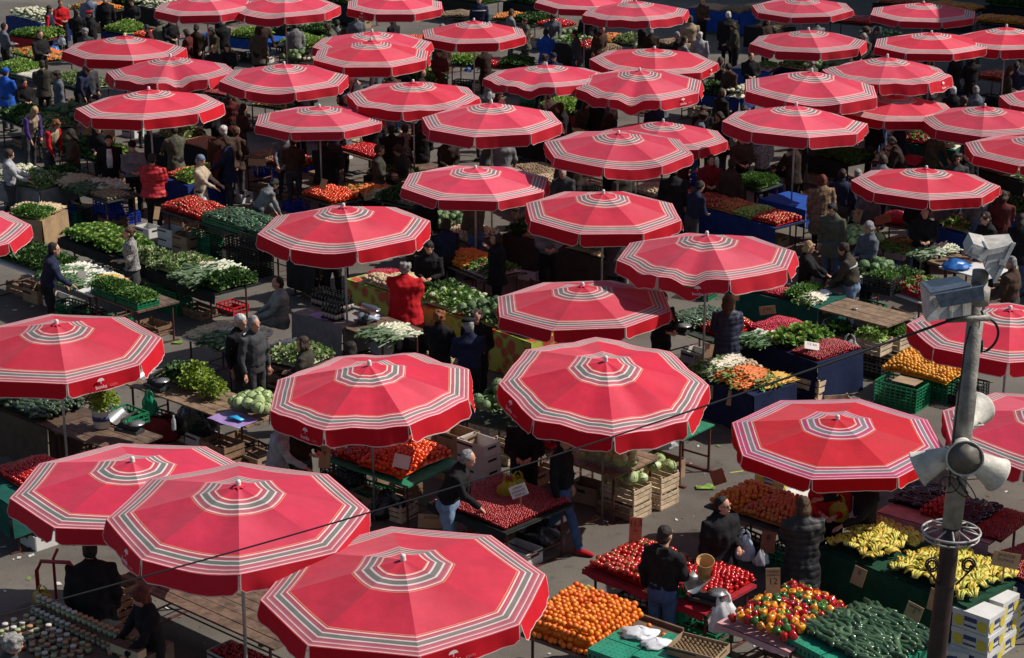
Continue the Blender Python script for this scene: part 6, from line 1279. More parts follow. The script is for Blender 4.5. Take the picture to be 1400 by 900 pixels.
cr('plastic',545,122,(.8,.45,.3),'green','green lattice crate of the far lettuces',z=.5); cr('plastic',925,175,(.6,.42,.26),'green','dark green crate behind the caved in parasol',z=.7); cr('plastic',310,48,(.9,.5,.2),'blue','bright blue tray at the top left',z=.8); cr('carton',1095,216,(.45,.35,.1),'white','stack of books like white box under a parasol',z=.8,n=3)
cr('plastic',180,640,(.55,.4,.16),'green','green box holding a small scale',z=.8); cr('carton',320,906,(.56,.4,.16),'white','white carton of strawberries at lower left'); cr('carton',345,918,(.56,.4,.16),'white','white carton of strawberries beside the pole')
for px, py in ((320,906),(345,918)): heap_obj('tomatoS',.5,.34,.06,Matrix.Translation(G(px,py,0)+Vector((0,0,.09))) @ Matrix.Rotation(R(-42),4,'Z'),'shiny red fruit in the '+('left' if px == 320 else 'right')+' white carton at lower left')
cr('wood',160,880,(.55,.4,.3),'old','brown slatted crate in the shade behind the honey jars',n=3)
cr('carton',755,735,(.4,.3,.25),'white','white box behind the striding person',z=.3); cr('carton',725,700,(.45,.35,.2),'card','brown box of plastic scraps at the strawberry table end',z=.5)
for px, py, ty, sz, col, lab, n in ((505,694,'carton',(.5,.36,.26),'card','brown carton on the ground below the tomato heap, left of the black sack',1),(470,676,'plastic',(.58,.4,.26),'black','black crate in the shade below the tomato heap',2),(545,676,'wood',(.6,.4,.24),'old','brown slatted crate under the right end of the tomato heap',1),
    (230,640,'plastic',(.58,.4,.24),'green','green crate on the ground beside the black bin bag',1),(305,640,'wood',(.6,.4,.24),'old','brown slatted crate right of the black bin bag',2),(350,640,'carton',(.5,.36,.26),'card','brown carton by the pale shirted seller',1),(130,640,'carton',(.5,.36,.26),'white','white carton under the dark planks',1),(180,655,'wood',(.6,.4,.24),'old','brown slatted crate under the dark planks',2),
    (735,560,'plastic',(.58,.4,.26),'black','black crate behind the savoy cabbages',2),(760,548,'wood',(.6,.4,.24),'new','pale slatted crate under the end of the floral cloth',2),(880,532,'carton',(.5,.36,.28),'card','brown carton under the zucchini table, front one',2),(915,545,'wood',(.6,.4,.24),'old','brown slatted crate left of the carrot stall',2),
    (1185,640,'plastic',(.58,.4,.26),'black','black crate behind the fresh red parasol',2),(1225,628,'wood',(.6,.4,.24),'old','brown slatted crate below the front mandarin crate',1),(455,545,'wood',(.6,.4,.22),'old','brown slatted crate behind the twisted parasol',2),(490,540,'carton',(.5,.36,.26),'card','brown carton behind the twisted parasol',1),(425,545,'plastic',(.58,.4,.24),'green','green crate behind the twisted parasol',1),
    (545,330,'carton',(.5,.36,.26),'card','brown carton behind the red shawl stall',2),(620,415,'plastic',(.58,.4,.2),'grey','grey tub of red fruit behind the floral cloth',1),(645,420,'carton',(.6,.4,.2),'white','white tub beside the woman with raised hand',1),(210,455,'wood',(.6,.4,.22),'old','brown slatted crate right of the parsley trays',1),(100,470,'plastic',(.58,.4,.24),'black','black crate below the white topped table',1)):
    cr(ty, px, py, sz, col, lab, n=n)
for px, py, z, r, h, c, l in ((528,706,0,.25,.5,'black','shiny black sack on the ground below the tomato heap'),(738,742,0,.3,.45,'black','black bag on the ground behind the largest parasol'),(655,640,0,.2,.3,'clear','clear bag beside the white carton stack'),(380,640,0,.22,.4,'black','black sack between the seller and the tomato heap')): bag(G(px,py,z), r, h, c, l, False, 20)
# green folding table at the centre right
p = G(928,601,.8); q = G(973,579,.8); ex = q-p; L = ex.length; ang = math.atan2(ex.y, ex.x); root = empty('folding_table', (p.x,p.y,0), ang); tag(root, 'empty folding table with two worn green boards on red iron legs', 'folding table')
for k in range(2): MB().box(k*L*.5+.008,-.06,.775,(k+1)*L*.5-.008,.56,.80).build('board', WOOD['green'], root)
for x in (.05, L-.05):
    for y in (0,.5): MB().tube([(x,y,.03),(x,y,.773)], .022, 6).build('leg', LEG, root)
MB().tube([(.05,.0,.25),(.05,.5,.25)], .018, 6).tube([(L-.05,.0,.25),(L-.05,.5,.25)], .018, 6).box(.02,-.12,0,.08,.62,.03).box(L-.08,-.12,0,L-.02,.62,.03).build('rail', LEG, root)
# ------------------------------------------------------------------ bags
for px, py, z, r, h, c, l in ((988,862,.5,.19,.5,'white','white carrier bag hanging at the pepper stall'),(1017,765,.85,.13,.4,'bluew','pale carrier bag held by the woman in sunglasses'),(932,850,.45,.1,.5,'green','green bag in the hand of the black hooded man'),(1040,772,.85,.1,.25,'clear','greenish bag of leaves at the arm of the sunglasses woman'),
    (875,868,.96,.2,.12,'white','crumpled white bag on the green trays by the oranges'),(897,882,.96,.16,.1,'white','second crumpled white bag nearer the kiwis'),(1146,712,1.0,.14,.36,'yellow','orange yellow bag held out by the banana seller'),(696,690,.75,.17,.45,'yellow','yellow bag hanging over the strawberries, left one'),(708,684,.75,.14,.42,'yellow','yellow bag hanging over the strawberries, right one'),
    (1160,496,.4,.19,.5,'clear','translucent bag hanging at the blue cloth end'),(1306,366,.82,.26,.22,'blue','bright blue bag on the pale table behind the floodlights'),(503,437,.82,.2,.16,'bluew','crumpled pale bag on the wine cloth'),(503,455,.82,.1,.09,'green','small bright green bag on the plank table'),(268,603,.0,.35,.75,'black','shiny black bin bag under the celery table'),
    (222,602,.0,.32,.5,'red','dark red sack on the ground under the celery table'),(205,567,.45,.12,.4,'green','green bag hanging from the celery table'),(372,488,.82,.2,.14,'clear','clear bag of leeks beside the seated man'),(395,478,.82,.2,.14,'clear','clear bag of salad beside the brown haired woman'),(352,486,.82,.13,.12,'blue','blue crumpled bag beside the leeks'),(522,485,.3,.25,.4,'clear','big clear sack at the end of the plank table'),(593,410,.3,.22,.45,'white','white bag hanging by the red shawl'),
    (1118,300,.4,.12,.4,'clear','teal tinted bag below the fawn coat'),(1163,300,.5,.14,.42,'blue','blue carrier bag beside the navy jacket'),(278,282,.82,.13,.25,'clear','clear bag beside the beige coat'),(60,832,.8,.15,.3,'yellow','yellow flask shaped bag behind the honey jars'),(120,870,.0,.28,.7,'black','black bin bag behind the honey jars'),
    (1075,393,.82,.1,.1,'white','white crumpled bag on the green cloth'),(1125,402,.82,.16,.1,'white','white and blue bag on the green cloth end'),(1130,458,.3,.16,.3,'clear','clear bag under the green cloth end'),(1044,455,.82,.1,.09,'white','white bundle beside the lettuces'),(640,98,.8,.12,.15,'blue','pale blue bag near the far lettuces'),(968,128,.8,.14,.14,'blue','blue bag on the table by the caved in parasol'),
    (880,140,.85,.18,.2,'white','white bag behind the caved in parasol'),(74,300-230,.8,.16,.2,'blue','blue bag at the far left stall'),(585,325,.6,.15,.3,'blue','blue bag in the shade right of the wine parasol'),(175,82+180,.4,.14,.2,'blue','small blue bag under the garlic stall'),(12,240,.9,.16,.25,'white','white bag at the left edge'),(85,62,.9,.12,.3,'clear','clear bag in the hand of the navy apron woman'),(908,612,.3,.2,.2,'clear','clear plastic scraps in the brown carton')):
    bag(G(px,py,z), r, h, c, l, h > .28, random.uniform(-40,40))
# ------------------------------------------------------------------ scales, bottles, jars, small things
scale_thing(G(966,822,.84), -30, 'iron weighing scale with tin scoop beside the tomatoes'); scale_thing(G(214,530,.82), -40, 'grey weighing scale on the celery table'); scale_thing(G(925,455,.82), -30, 'dark weighing scale beside the zucchini'); scale_thing(G(177,590,.95), -30, 'small weighing scale in the green box'); scale_thing(G(505,438,.82), 60, 'tin scale behind the pale bag')
o = MB().lathe([(.001,0),(.075,.0),(.11,.33),(.118,.335),(.1,.3),(.001,.02)], 16, 0, Matrix.Rotation(R(25),4,'X')).build('paper_bag', mat('kraft_paper', (.5,.29,.12), .8, var=.15), None, True, G(962,790,1.08)); tag(o, 'open brown paper bag in the scoop of the scale', 'paper bag')
a = G(404,428,.8); b = G(468,447,.8); M = Matrix.Translation((a.x,a.y,0)) @ Matrix.Rotation(math.atan2((b-a).y,(b-a).x),4,'Z')
bottles(M, -.1,.55,10,4,'dark wine bottle in the large group on the pale cloth','wine bottles in the large group'); bottles(M, .62,.12,5,3,'dark wine bottle in the small group near the purple paper','wine bottles in the small group')
o = MB().grid(lambda u, v: (u*.5, v*.32, .004+.006*math.sin(u*9)), 8, 5).build('paper_sheet', BAGC['purple'], None, True); o.matrix_world = M @ Matrix.Translation((.3,.02,.81)); tag(o, 'sheet of purple paper on the wine cloth', 'paper')
o = MB().grid(lambda u, v: (u*.7, v*.5, .004+.008*math.sin(u*9+v*4)), 8, 5).build('paper_sheet', BAGC['purple'], None, True); a = G(283,572,.81); o.matrix_world = Matrix.Translation(a) @ Matrix.Rotation(R(-40),4,'Z'); tag(o, 'sheet of purple paper under the celery stall cabbage', 'paper')
o = MB().tube([(0,0,.02),(.12,.02,.04),(.3,-.02,.03)], [.04,.07,.05], 8, ry=[.012,.02,.012]).build('rubber_gloves', mat('glove_blue', (.02,.3,.55), .4, var=.2), None, True, G(312,572,.83), R(-30)); tag(o, 'bright blue rubber gloves beside the pale cabbage', 'gloves')
for px, py, r, l in ((268,528,.34,'big clump of leafy celery on the plank table'),(292,541,.24,'small clump of leafy celery on the plank table')):
    o = it_celery(r).build('celery_clump', [veg('celery_leaf', ((.16,.24,.02),(.24,.33,.03),(.12,.19,.02)), .5, .25), STEM], None, True, G(px,py,.84)+Vector((0,0,.06))); tag(o, l, 'celery')
p = G(140,583,.82); root = empty('flower_bucket', p); tag(root, 'white bucket of yellow green leaves on the dark planks', 'bucket')
MB().lathe([(.001,0),(.13,0),(.16,.28),(.168,.285),(.168,.3),(.15,.3),(.14,.1),(.001,.1)], 20).build('pail', mat('bucket_white', (.6,.6,.58), .4, var=.1), root, True)
MB().lathe([(.1475,.12),(.1545,.2)], 20).build('band', BPRINT2, root, True)
c = it_celery(.27).build('plant', [veg('celery_leaf', ((.2,.22,.02),(.3,.3,.03)), .5, .25), STEM], root, True); c.location = (0,0,.38)
a = G(-25,868,.8); M = Matrix.Translation((a.x,a.y,0)) @ Matrix.Rotation(R(-40),4,'Z')
root = empty('market_table', (a.x,a.y,0), R(-40)); tag(root, 'dark table crowded with honey jars at the bottom left corner', 'market table', 'market tables')
MB().box(-.3,-1.0,.765,2.3,.95,.795).build('table_top', WOOD['wood'], root)
for x in (-.2,2.2):
    for y in (-.9,.85): MB().tube([(x,y,0),(x,y,.763)], .02, 6).build('leg', LEG, root)
for row in range(2):
    for k in range(20): jar(M @ Vector((.05+k*.1, .85-row*.11+random.uniform(-.01,.01), .797+(.12 if row == 0 else 0))), 2, 1 if k > 7 else 0, 'honey jar with pale lid in the '+('raised back row' if row == 0 else 'second row')+' of jars', 'jars in the '+('raised back row' if row == 0 else 'second row'))
o = MB().box(.0,.79,.797,2.05,.91,.915).build('jar_shelf', WOOD['wood']); o.matrix_world = M; tag(o, 'low wooden step carrying the back row of honey jars', 'shelf')
for k in range(40):
    i, j = k % 10, k//10; jar(M @ Vector((.15+i*.14+random.uniform(-.03,.03), .1+j*.15+random.uniform(-.02,.02), .797)), random.choice((0,1,3,2)), random.choice((0,2,1)), 'honey jar among the mixed jars in front of the rows', 'mixed honey jars')
for q, (px, py) in enumerate(((170,892),(188,898))): o = MB().box(-.16+.08*q,-.07,0,.16-.08*q,.07,.1).build('gift_box', mat('gift_cream', (.5,.4,.25), .7, var=.1), None, False, G(px,py,.95), R(-35)); MB().box(-.155+.08*q,-.065,.1,.155-.08*q,.065,.115).build('lid', mat('gift_brown', (.12,.05,.03), .6, var=.2), o); tag(o, ('long','short')[q]+' cream gift box with brown lid by the red haired woman', 'box')
o = MB().box(-.45,-.22,0,.45,.22,.3).build('wooden_chest', WOOD['wood'], None, False, G(185,905,.62), R(-35)); tag(o, 'wooden chest under the cream gift boxes', 'chest')
# paper on the banana stall
# red iron stand behind the jars
mb = MB(); mb.tube([(-.3,0,0),(-.3,0,.7),(-.22,0,.85),(.22,0,.9),(.3,0,.8),(.3,0,0)], .028, 8).tube([(-.3,.4,0),(-.3,.4,.7),(-.22,.4,.85)], .022, 6); o = mb.build('iron_stand', mat('red_paint', (.3,.015,.02), .45, var=.3), None, True, G(82,850,0), R(-20)); tag(o, 'bent red iron stand behind the honey jars', 'stand')
# tan board at the left, bottle of water
o = MB().lathe([(.001,0),(.034,0),(.036,.02),(.034,.17),(.014,.22),(.014,.25),(.001,.25)], 12).build('water_bottle', BAGC['clear'], None, True, G(238,588,.55)); tag(o, 'clear plastic bottle beside the black bin bag', 'bottle')
o = MB().lathe([(.001,.0),(.05,.0),(.055,.02),(.05,.025),(.001,.01)], 12).build('ashtray', mat('tin', (.4,.4,.4), .35, metal=.7), None, True, G(1169,423,.805)); tag(o, 'small round tin dish on the bare table', 'dish')
o = MB().lathe([(.14,.0),(.16,.02),(.17,.04),(.155,.04),(.14,.01),(.001,.01)], 16, 0, Matrix.Rotation(R(70),4,'X')).build('basket', mat('wicker', (.3,.19,.06), .8, var=.3, bump=.5), None, True, G(172,330,.95)); tag(o, 'round straw coloured basket lid behind the knit jacket', 'basket')
# ------------------------------------------------------------------ price signs
S_ = [(712,706,.8,.24,.17,[('LIMUN',.045),('DOMAĆE',.045),('20,00 kn',.045)],'white handwritten card on a stick among the strawberries',PAPER,-90,10,-22,.3),
 (868,747,.88,.17,.36,[('11.5',.11),('kn',.06)],'tall reddish card with 11.5 above the tomatoes',SRED,-90,5,2,.05),
 (1056,833,.9,.18,.33,[('PAPRIKA',.04),('DOMAĆA',.04),('12',.12)],'tan card reading 12 above the bell peppers',SCARD,-90,6,-2,.22),
 (1371,795,.95,.36,.2,[('JAGODE',.06),('DOMAĆE',.05)],'wide tan card on a stick beside the bananas',SCARD,-90,8,12,.2),
 (1048,765,.55,.2,.3,[('8',.12)],'dark card hanging below the persimmons',SRED,-90,5,5,.1),
 (1241,858,.62,.22,.34,[('BANANE',.04),('7',.08)],'tan card hanging low on the dark green banana front',SCARD,-125,5,14,0),
 (1170,800,.6,.18,.26,[('6',.1)],'tan card hanging below the orange tinted bananas',SCARD,-125,5,12,0),
 (1274,835,.6,.16,.3,[('8',.1)],'tan card hanging beside the lamp post',SCARD,-125,5,8,0),
 (547,640,1.05,.24,.2,[],'crumpled pale card lying in the tomatoes',PAPER,-90,30,15,.0),
 (443,640,.8,.17,.35,[('RAJČICA',.04),('9',.1)],'brown card at the left end of the tomato heap',SCARD,-90,5,3,.0),
 (966,490,.75,.18,.26,[('5',.09)],'tan card leaning beside the navy quilted coat',SCARD,-80,12,14,0),(968,545,.5,.16,.24,[('7',.08)],'tan card hanging at the carrot stall, left one',SCARD,-100,3,10,0),(999,555,.5,.16,.26,[('6',.08)],'tan card hanging at the carrot stall, right one',SCARD,-100,3,8,0),
 (1005,418,.95,.14,.3,[],'pale board behind the head of the navy quilted coat',SCARD,-90,3,3,.1),(1050,430,.75,.3,.16,[('5 kn',.09)],'brown card on the green cloth front',SCARD,-100,3,-10,0),(1110,478,.93,.26,.16,[('12 kn',.08)],'pale card lying on the strawberries',PAPER,-90,55,10,0),
 (440,262,.95,.14,.24,[],'tan card standing in the orange tomatoes',SCARD,-90,4,18,.05),(507,273,.8,.28,.15,[('6 kn',.09)],'wide tan card in front of the carrots',SCARD,-90,10,-14,0),(1170,310,.95,.16,.28,[('4',.12)],'tan card above the round cabbages',SCARD,-110,6,12,.1),(1208,312,.95,.34,.18,[('3 kn',.1)],'dark reddish card in front of the radishes',SRED,-90,8,-14,.1),
 (145,330,.92,.14,.09,[('3',.05)],'white tag on the herbs beside the lettuces',PAPER,-90,35,0,0),(111,380,.95,.16,.14,[],'white tag among the spring onions',PAPER,-90,20,10,0),(213,300,.78,.13,.28,[],'tan card leaning at the tomato table end',SCARD,-60,4,14,0),(95,240,.95,.13,.07,[],'white tag on the garlic',PAPER,-90,35,0,0),(352,238,.9,.42,.16,[],'long tan board on a stick in the shade',SCARD,-90,4,3,.2),
 (1006,222,.9,.1,.07,[],'small white card on a tall stick before the right hand parasols',PAPER,-90,4,0,.3),(1303,497,.75,.32,.16,[('MANDARINE',.05)],'orange tinted card above the mandarins',SRED,-90,4,10,.1),(985,662,.95,.2,.22,[],'brown card among the persimmons',SRED,-90,8,-20,0),(610,92,.9,.28,.16,[],'tan card before the far lettuces',SCARD,-90,6,-14,.05),(787,568,.85,.2,.14,[],'white paper bag shaped card in deep shade',PAPER,-90,6,5,0),(590,722,.3,.4,.2,[('JAGODE',.06)],'brown board behind the bottom parasol',SCARD,-90,12,3,0)]
for px, py, z, w, h, ln, lab, m, fc, ti, ro, st in S_: sign(G(px,py,z), w, h, ln, lab, m, fc, ti, ro, st, st == 0)
# ------------------------------------------------------------------ lamp post with floodlights, loudspeakers and ring
LD = 17.0; T = D(1345,336,LD); Bp = D(1283,880,LD); 
ty = T.y; Bp = CAM + ray(1283,880)*((ty-CAM.y)/ray(1283,880).y); ax = (T-Bp).normalized(); base = Bp + ax*((0-Bp.z)/ax.z)
post = empty('lamp_post', base); tag(post, 'tall grey lamp post with floodlights, loudspeakers and an iron ring', 'lamp post')
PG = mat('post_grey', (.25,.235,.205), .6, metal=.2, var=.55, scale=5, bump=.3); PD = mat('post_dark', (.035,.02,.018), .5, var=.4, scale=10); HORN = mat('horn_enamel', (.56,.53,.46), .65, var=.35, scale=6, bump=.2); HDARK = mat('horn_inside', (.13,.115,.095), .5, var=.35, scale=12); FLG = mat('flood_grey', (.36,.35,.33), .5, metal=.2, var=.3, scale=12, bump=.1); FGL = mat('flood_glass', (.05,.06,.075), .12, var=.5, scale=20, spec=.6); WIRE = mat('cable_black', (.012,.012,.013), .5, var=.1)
tt = T-base; zt = tt.length; axm = tt.normalized()
def on(py, px=None):   # point on the post axis seen at image height py (relative to the base)
    best = None
    for k in range(400):
        q = base+axm*(zt*k/399*1.05); v = q-CAM; zz = v.dot(FW); y = 450-F*v.dot(UP)/zz
        if best is None or abs(y-py) < best[0]: best = (abs(y-py), q-base)
    return best[1]
c1, c2, c3, c4 = on(535), on(720), on(740), on(400)
MB().tube([c4+axm*.2, c1, c1-axm*.03, c2], [.072,.074,.088,.09], 16).tube([c4+axm*.05, c4-axm*.1], [.1,.1], 16).build('upper_pole', PG, post, True)
MB().tube([c2, c3, Vector((0,0,.5)), Vector((0,0,0))], [.08,.085,.1,.14], 16).tube([Vector((0,0,.5)),Vector((0,0,.0))], [.15,.2], 16).build('lower_pole', PD, post, True)
mb = MB(); rc = c2-axm*.05; rr = .26
mb.tube([rc+Vector((rr*math.cos(2*PI*k/40), rr*math.sin(2*PI*k/40), 0)) for k in range(41)], .011, 6)
mb.build('ring', FLG, post, True); mb = MB()
mb.tube([rc+Vector((rr*.96*math.cos(2*PI*k/40), rr*.96*math.sin(2*PI*k/40), -.05)) for k in range(41)], .008, 6)
for k in range(10): a = 2*PI*k/10+.2; mb.tube([rc+Vector((.1*math.cos(a), .1*math.sin(a), .03)), rc+Vector((rr*math.cos(a), rr*math.sin(a), 0))], .009, 6)
for k in range(8): a = 2*PI*k/8; mb.tube([rc+Vector((rr*math.cos(a), rr*math.sin(a), 0)), rc+Vector((rr*.96*math.cos(a), rr*.96*math.sin(a), -.05))], .006, 5)
mb.build('spokes', FLG, post, True); mb = MB()
for a in (PI*1.2, PI*1.8):
    P0 = c3-axm*.3; pts = []
    for k in range(26): u = k/25; th = u*4*PI; r_ = .03+.05*(1-u); pts.append(P0+Vector((math.cos(a)*(.2+r_*math.cos(th)), math.sin(a)*.2*1, .12+r_*math.sin(th))))
    mb.tube([P0+Vector((math.cos(a)*.1, math.sin(a)*.1, -.1))]+pts, .01, 6)
mb.build('scroll', PD, post, True)
def horn(py, az, el, off, side=0):
    c = on(py)+Vector((math.cos(R(az)), math.sin(R(az)), 0))*off; M = Matrix.Translation(c) @ Matrix.Rotation(R(az), 4, 'Z') @ Matrix.Rotation(R(90-el), 4, 'Y') @ Matrix.Diagonal((.9,.9,.9,1))
    o = link('loudspeaker', MB().lathe([(.04,-.15),(.075,-.14),(.09,-.1),(.1,-.02),(.125,.08),(.15,.18),(.172,.26),(.184,.275),(.184,.285),(.17,.283),(.13,.2),(.08,.1),(.055,.02),(.001,.02)], 28).mesh('loudspeaker', HORN, True), post); o.matrix_local = M
    link('driver', MB().lathe([(.001,.235),(.02,.232),(.024,.222),(.05,.218),(.082,.2),(.085,.17),(.001,.14)], 20).mesh('driver', mat('horn_driver', (.4,.37,.31), .5, var=.35, scale=12), True), o)
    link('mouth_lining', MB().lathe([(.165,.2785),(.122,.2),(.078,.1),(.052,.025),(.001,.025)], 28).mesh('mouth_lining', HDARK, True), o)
    link('bracket', MB().tube([(0,.07,.03),(0,.16,-.02),(0,.07,-.1)], .012, 6).tube([(0,-.07,.03),(0,-.16,-.02),(0,-.07,-.1)], .012, 6).mesh('bracket', FLG, True), o)
horn(606,-98,2,.16); horn(628,170,-30,.14); horn(632,8,-34,.16); horn(582,60,10,.14)
mb = MB(); q0 = on(645)
for k in range(3): mb.tube([q0+Vector((-.1+.08*k+.09*math.cos(t*.35+k), -.13, -.02*k+.10*math.sin(t*.35)*(.8+.2*k)-.06)) for t in range(19)], .006, 6)
mb.tube([on(660)+Vector((-.09,-.1,0)), on(560)+Vector((-.1,-.11,0)), on(470)+Vector((-.09,-.1,0)), on(440)+Vector((-.06,-.1,0))], .008, 6)
lc = on(448)+Vector((.12,-.08,0)); mb.tube([on(425)+Vector((.02,-.1,.02))]+[lc+Vector((-.06+.13*math.sin(k/20*PI)**.7*(1 if k < 21 else 1)*math.cos(k/20*PI*.55-.9), -.02*math.sin(k*.3), .16*math.cos(k/20*PI*.98)-.05)) for k in range(21)]+[on(462)+Vector((.06,-.09,0))], .012, 8); mb.build('wiring', WIRE, post, True)
def hexa(parent, name, m, front, back, df, db):
    """a solid between two four-cornered outlines, each at its own distance"""
    V = [D(1230+x/4.288, 290+y/4.288, LD+df)-base for x, y in front]+[D(1230+x/4.288, 290+y/4.288, LD+db)-base for x, y in back]
    return MB().add(V, [(0,1,2,3),(7,6,5,4),(0,4,5,1),(1,5,6,2),(2,6,7,3),(3,7,4,0)]).build(name, m, parent)
FP = mat('flood_pale', (.46,.43,.39), .5, metal=.1, var=.3, scale=10, bump=.1)
f1 = hexa(post, 'floodlight', FP, [(180,478),(425,432),(418,603),(160,645)], [(118,412),(340,376),(345,560),(135,600)], -.22, .12)
hexa(f1, 'glass', FGL, [(182,474),(424,428),(424,432),(182,478)], [(122,408),(338,374),(338,378),(122,412)], -.225, .115)
hexa(f1, 'visor', FGL, [(205,486),(492,434),(496,518),(240,562)], [(205,478),(490,428),(494,512),(238,554)], -.30, -.27)
r_ = hexa(f1, 'rib', FP, [(292,545),(306,543),(306,622),(292,624)], [(292,545),(306,543),(306,622),(292,624)], -.235, -.215); hexa(f1, 'rib', FP, [(370,532),(384,530),(384,608),(370,610)], [(370,532),(384,530),(384,608),(370,610)], -.235, -.215)
hexa(f1, 'latch', PG, [(195,505),(240,498),(238,545),(200,552)], [(195,505),(240,498),(238,545),(200,552)], -.24, -.222)
f2 = hexa(post, 'floodlight', FP, [(528,222),(672,188),(560,412),(498,330)], [(482,140),(640,128),(560,330),(470,250)], -.12, .2)
hexa(f2, 'rim', FLG, [(660,180),(682,184),(568,418),(548,410)], [(655,176),(678,180),(564,414),(545,404)], -.14, -.09)
for k in range(3): hexa(f2, 'rib', FLG, [(520+10*k,250+45*k),(640-18*k,222+45*k),(636-18*k,228+45*k),(520+10*k,256+45*k)], [(520+10*k,250+45*k),(640-18*k,222+45*k),(636-18*k,228+45*k),(520+10*k,256+45*k)], -.13, -.105)
hexa(f2, 'latch', FLG, [(590,275),(632,282),(622,318),(582,308)], [(590,275),(632,282),(622,318),(582,308)], -.145, -.11)
f3 = hexa(post, 'floodlight', FP, [(432,184),(530,220),(500,300),(384,246)], [(404,120),(484,136),(480,230),(372,182)], -.12, .1)
hexa(f3, 'rim', FLG, [(384,246),(432,184),(438,188),(392,250)], [(370,182),(404,120),(410,122),(378,184)], -.125, .105)
hexa(f3, 'strap', FGL, [(498,207),(516,214),(512,222),(494,215)], [(452,130),(470,134),(466,142),(448,138)], -.128, .1)
hexa(f3, 'cover', FLG, [(430,205),(478,222),(470,262),(420,242)], [(430,205),(478,222),(470,262),(420,242)], -.135, -.118)
def rel(px, py): return D(px, py, LD)-base
MB().tube([on(432)+Vector((-.28,-.1,0)), on(432)+Vector((.1,-.1,.02))], .03, 6).tube([rel(1333,390), on(410), on(400)+Vector((.0,0,.2))], [.03,.05,.05], 8).build('mounting_arm', PG, post, True)
# the cable that spans the picture
p0 = D(1322,430,LD-.1); p1 = D(-60,858,15.0); pts = []
for k in range(41): u = k/40; p = p0.lerp(p1, u); p.z -= .12*math.sin(PI*u); pts.append(p)
o = MB().tube(pts, [.014-.0065*min(1,k/14) for k in range(41)], 8).build('overhead_cable', WIRE, None, True); tag(o, 'black overhead cable sagging across the picture to the lamp post', 'cable')
# ------------------------------------------------------------------ ground
def ground():
    m, t, out = nt('asphalt'); L = t.links.new; tc = N(t, 'ShaderNodeTexCoord')
    n1 = N(t, 'ShaderNodeTexNoise', i_Scale=.55, i_Detail=7.0, i_Roughness=.62); n2 = N(t, 'ShaderNodeTexNoise', i_Scale=60.0, i_Detail=3.0); n3 = N(t, 'ShaderNodeTexNoise', i_Scale=3.2, i_Detail=6.0, i_Roughness=.7)
    for n in (n1, n2, n3): L(tc.outputs['Object'], n.inputs['Vector'])
    r1 = N(t, 'ShaderNodeValToRGB'); e = r1.color_ramp.elements; e[0].position = .36; e[0].color = (.082,.072,.062,1); e[1].position = .66; e[1].color = (.132,.118,.1,1); L(n1.outputs['Fac'], r1.inputs['Fac'])
    mr = N(t, 'ShaderNodeMapRange'); mr.inputs['From Min'].default_value = .3; mr.inputs['From Max'].default_value = .7; mr.inputs['To Min'].default_value = .72; mr.inputs['To Max'].default_value = 1.25; L(n2.outputs['Fac'], mr.inputs['Value'])
    m3 = N(t, 'ShaderNodeMapRange'); m3.inputs['From Min'].default_value = .55; m3.inputs['From Max'].default_value = .72; m3.inputs['To Min'].default_value = 1.0; m3.inputs['To Max'].default_value = .62; L(n3.outputs['Fac'], m3.inputs['Value'])
    k = N(t, 'ShaderNodeMath', operation='MULTIPLY'); L(mr.outputs[0], k.inputs[0]); L(m3.outputs[0], k.inputs[1])
    s = N(t, 'ShaderNodeVectorMath', operation='SCALE'); L(r1.outputs[0], s.inputs[0]); L(k.outputs[0], s.inputs['Scale'])
    p = N(t, 'ShaderNodeBsdfPrincipled', i_Roughness=.9); p.inputs['Specular IOR Level'].default_value = .2; L(s.outputs[0], p.inputs['Base Color'])
    b = N(t, 'ShaderNodeBump', i_Strength=.4, i_Distance=.01); L(n2.outputs['Fac'], b.inputs['Height']); L(b.outputs[0], p.inputs['Normal']); L(p.outputs[0], out.inputs['Surface'])
    o = MB().box(-300,-50,-.3,300,600,0).build('ground', m); tag(o, 'grey asphalt market ground with stains', 'ground', None, 'structure')
ground()
mb = MB()
YM = mat('yellow_mark', (.42,.36,.08), .8, var=.4, scale=20)
for px, py, a in ((1195,516,-8),(812,712,40),(1010,645,20),(800,808,30),(735,745,10),(848,802,35)):
    q = G(px,py,0); M = Matrix.Translation((q.x,q.y,.004)) @ Matrix.Rotation(R(a),4,'Z'); mb.box(-.15,-.02,-.003,.15,.02,.0,0,M); mb.box(.11,.021,-.003,.15,.14,.0,0,M)
o = mb.build('yellow_marking', YM); tag(o, 'faded yellow pitch marks painted on the asphalt', 'road marking', None, 'structure')
mb = MB()
for k in range(900):
    px, py = random.uniform(0,1400), random.uniform(250,900); q = G(px,py,0); a = random.random()*6.28; s = random.choice((.012,.015,.02,.03,.05)); M = Matrix.Translation((q.x,q.y,.006)) @ Matrix.Rotation(a,4,'Z')
    V = [(-s,-s*.6,0),(s*.8,-s*.5,.004),(s,s*.5,.012),(-s*.7,s*.7,.003)]; mb.add(V, [(0,1,2,3)], random.choice((0,0,1,1,2)), M)
o = mb.build('litter', [mat('scrap_white', (.5,.5,.48), .7, var=.1), mat('scrap_leaf', (.14,.18,.05), .7, var=.3), mat('scrap_brown', (.12,.08,.05), .8, var=.3)]); tag(o, 'scraps of paper and leaves scattered on the asphalt', 'litter', None, 'stuff')
for px, py, s in ((965,668,.3),(243,470,.2)): 
    o = MB().grid(lambda u, v: ((u-.5)*s, (v-.5)*s*.5, .03*math.sin(u*7)*math.sin(v*5)+.03), 6, 5).build('banana_leaf_scrap', LG, None, True, G(px,py,0)); tag(o, 'limp yellow green leaf dropped '+('left of the persimmons' if px > 900 else 'near the celery'), 'leaf')
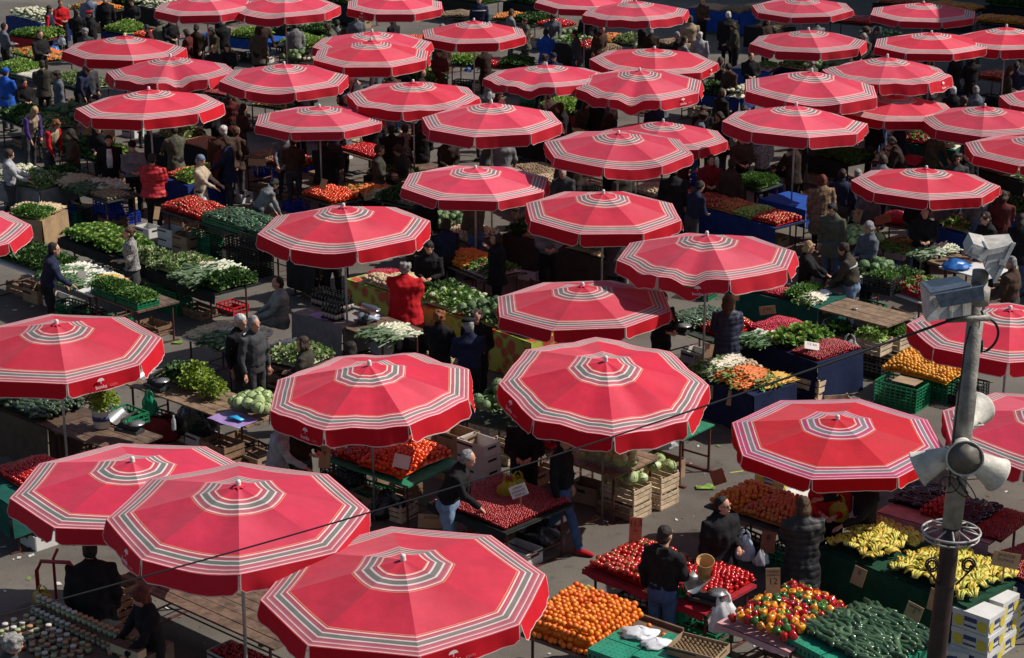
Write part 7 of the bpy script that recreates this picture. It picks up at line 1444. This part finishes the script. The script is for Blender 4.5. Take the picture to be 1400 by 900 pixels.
# building that shades the far right corner
BW = mat('plaster', (.34,.3,.24), .85, var=.2, scale=1.5); GLS = mat('window_glass', (.03,.035,.04), .1, var=.2, spec=.6); TILE = mat('roof_tile', (.25,.09,.05), .8, var=.3)
for x0, y0, x1, y1, H, lab in ((20.6,57.6,36,66.5,11.3,'low plastered town house beyond the upper right of the market'),(20.6,68.5,40,96,18.5,'tall plastered town house behind the low one')):
    bo = empty('town_house', ((x0+x1)/2,(y0+y1)/2,0)); tag(bo, lab, 'building'); X, Y = (x1-x0)/2, (y1-y0)/2
    MB().box(-X,-Y,0,X,Y,H-.3).build('wall', BW, bo); MB().box(-X-.15,-Y-.15,H-.299,X+.15,Y+.15,H).build('roof', TILE, bo)
    for i in range(int(Y*2/3)):
        for j in range(int(H/3.4)): y = -Y+1.2+i*3; w = MB().box(-X-.06,y,1.2+j*3.2,-X-.001,y+1.2,3.2+j*3.2).build('window', WBOX, bo); MB().box(-X-.075,y+.1,1.3+j*3.2,-X-.061,y+1.1,3.1+j*3.2).build('pane', GLS, w)
# ------------------------------------------------------------------ light, sky, camera
AZ, EL = 9.0, 46.0     # sun: heading (0 = from the right of the picture, + = from beyond) and height
sd = Vector((math.cos(R(EL))*math.cos(R(AZ)), math.cos(R(EL))*math.sin(R(AZ)), math.sin(R(EL))))
su = bpy.data.lights.new('sun', 'SUN'); su.energy = 4.2; su.angle = R(.5); su.color = (1.0,.94,.86); so = bpy.data.objects.new('sun', su); COL.objects.link(so); so.rotation_euler = sd.to_track_quat('Z', 'Y').to_euler(); so.location = (30,20,30)
w = bpy.data.worlds.new('World'); SC.world = w; w.use_nodes = True; t = w.node_tree; t.nodes.clear(); wo = t.nodes.new('ShaderNodeOutputWorld'); bg = t.nodes.new('ShaderNodeBackground'); sk = t.nodes.new('ShaderNodeTexSky')
sk.sky_type = 'NISHITA'; sk.sun_disc = False; sk.sun_elevation = R(EL); sk.sun_rotation = R(90-AZ); sk.air_density = 1.0; sk.dust_density = 1.5
bg.inputs['Strength'].default_value = .065; t.links.new(sk.outputs[0], bg.inputs[0]); t.links.new(bg.outputs[0], wo.inputs[0])
cam = bpy.data.cameras.new('camera'); cam.sensor_width = 36; cam.lens = F/1400*36; cam.clip_end = 2000; co = bpy.data.objects.new('camera', cam); COL.objects.link(co); co.location = CAM; co.rotation_euler = (R(90)-PITCH, 0, 0); SC.camera = co
SC.view_settings.view_transform = 'Standard'; SC.view_settings.look = 'None'; SC.view_settings.exposure = .46; SC.view_settings.gamma = 1; SC.view_settings.use_curve_mapping = False
SC.cycles.max_bounces = 6; SC.cycles.use_denoising = True
bpy.data.scenes.remove(TS)
print('PARASOLS', U_ALL); print('COUNT', COUNT, len(COL.objects))
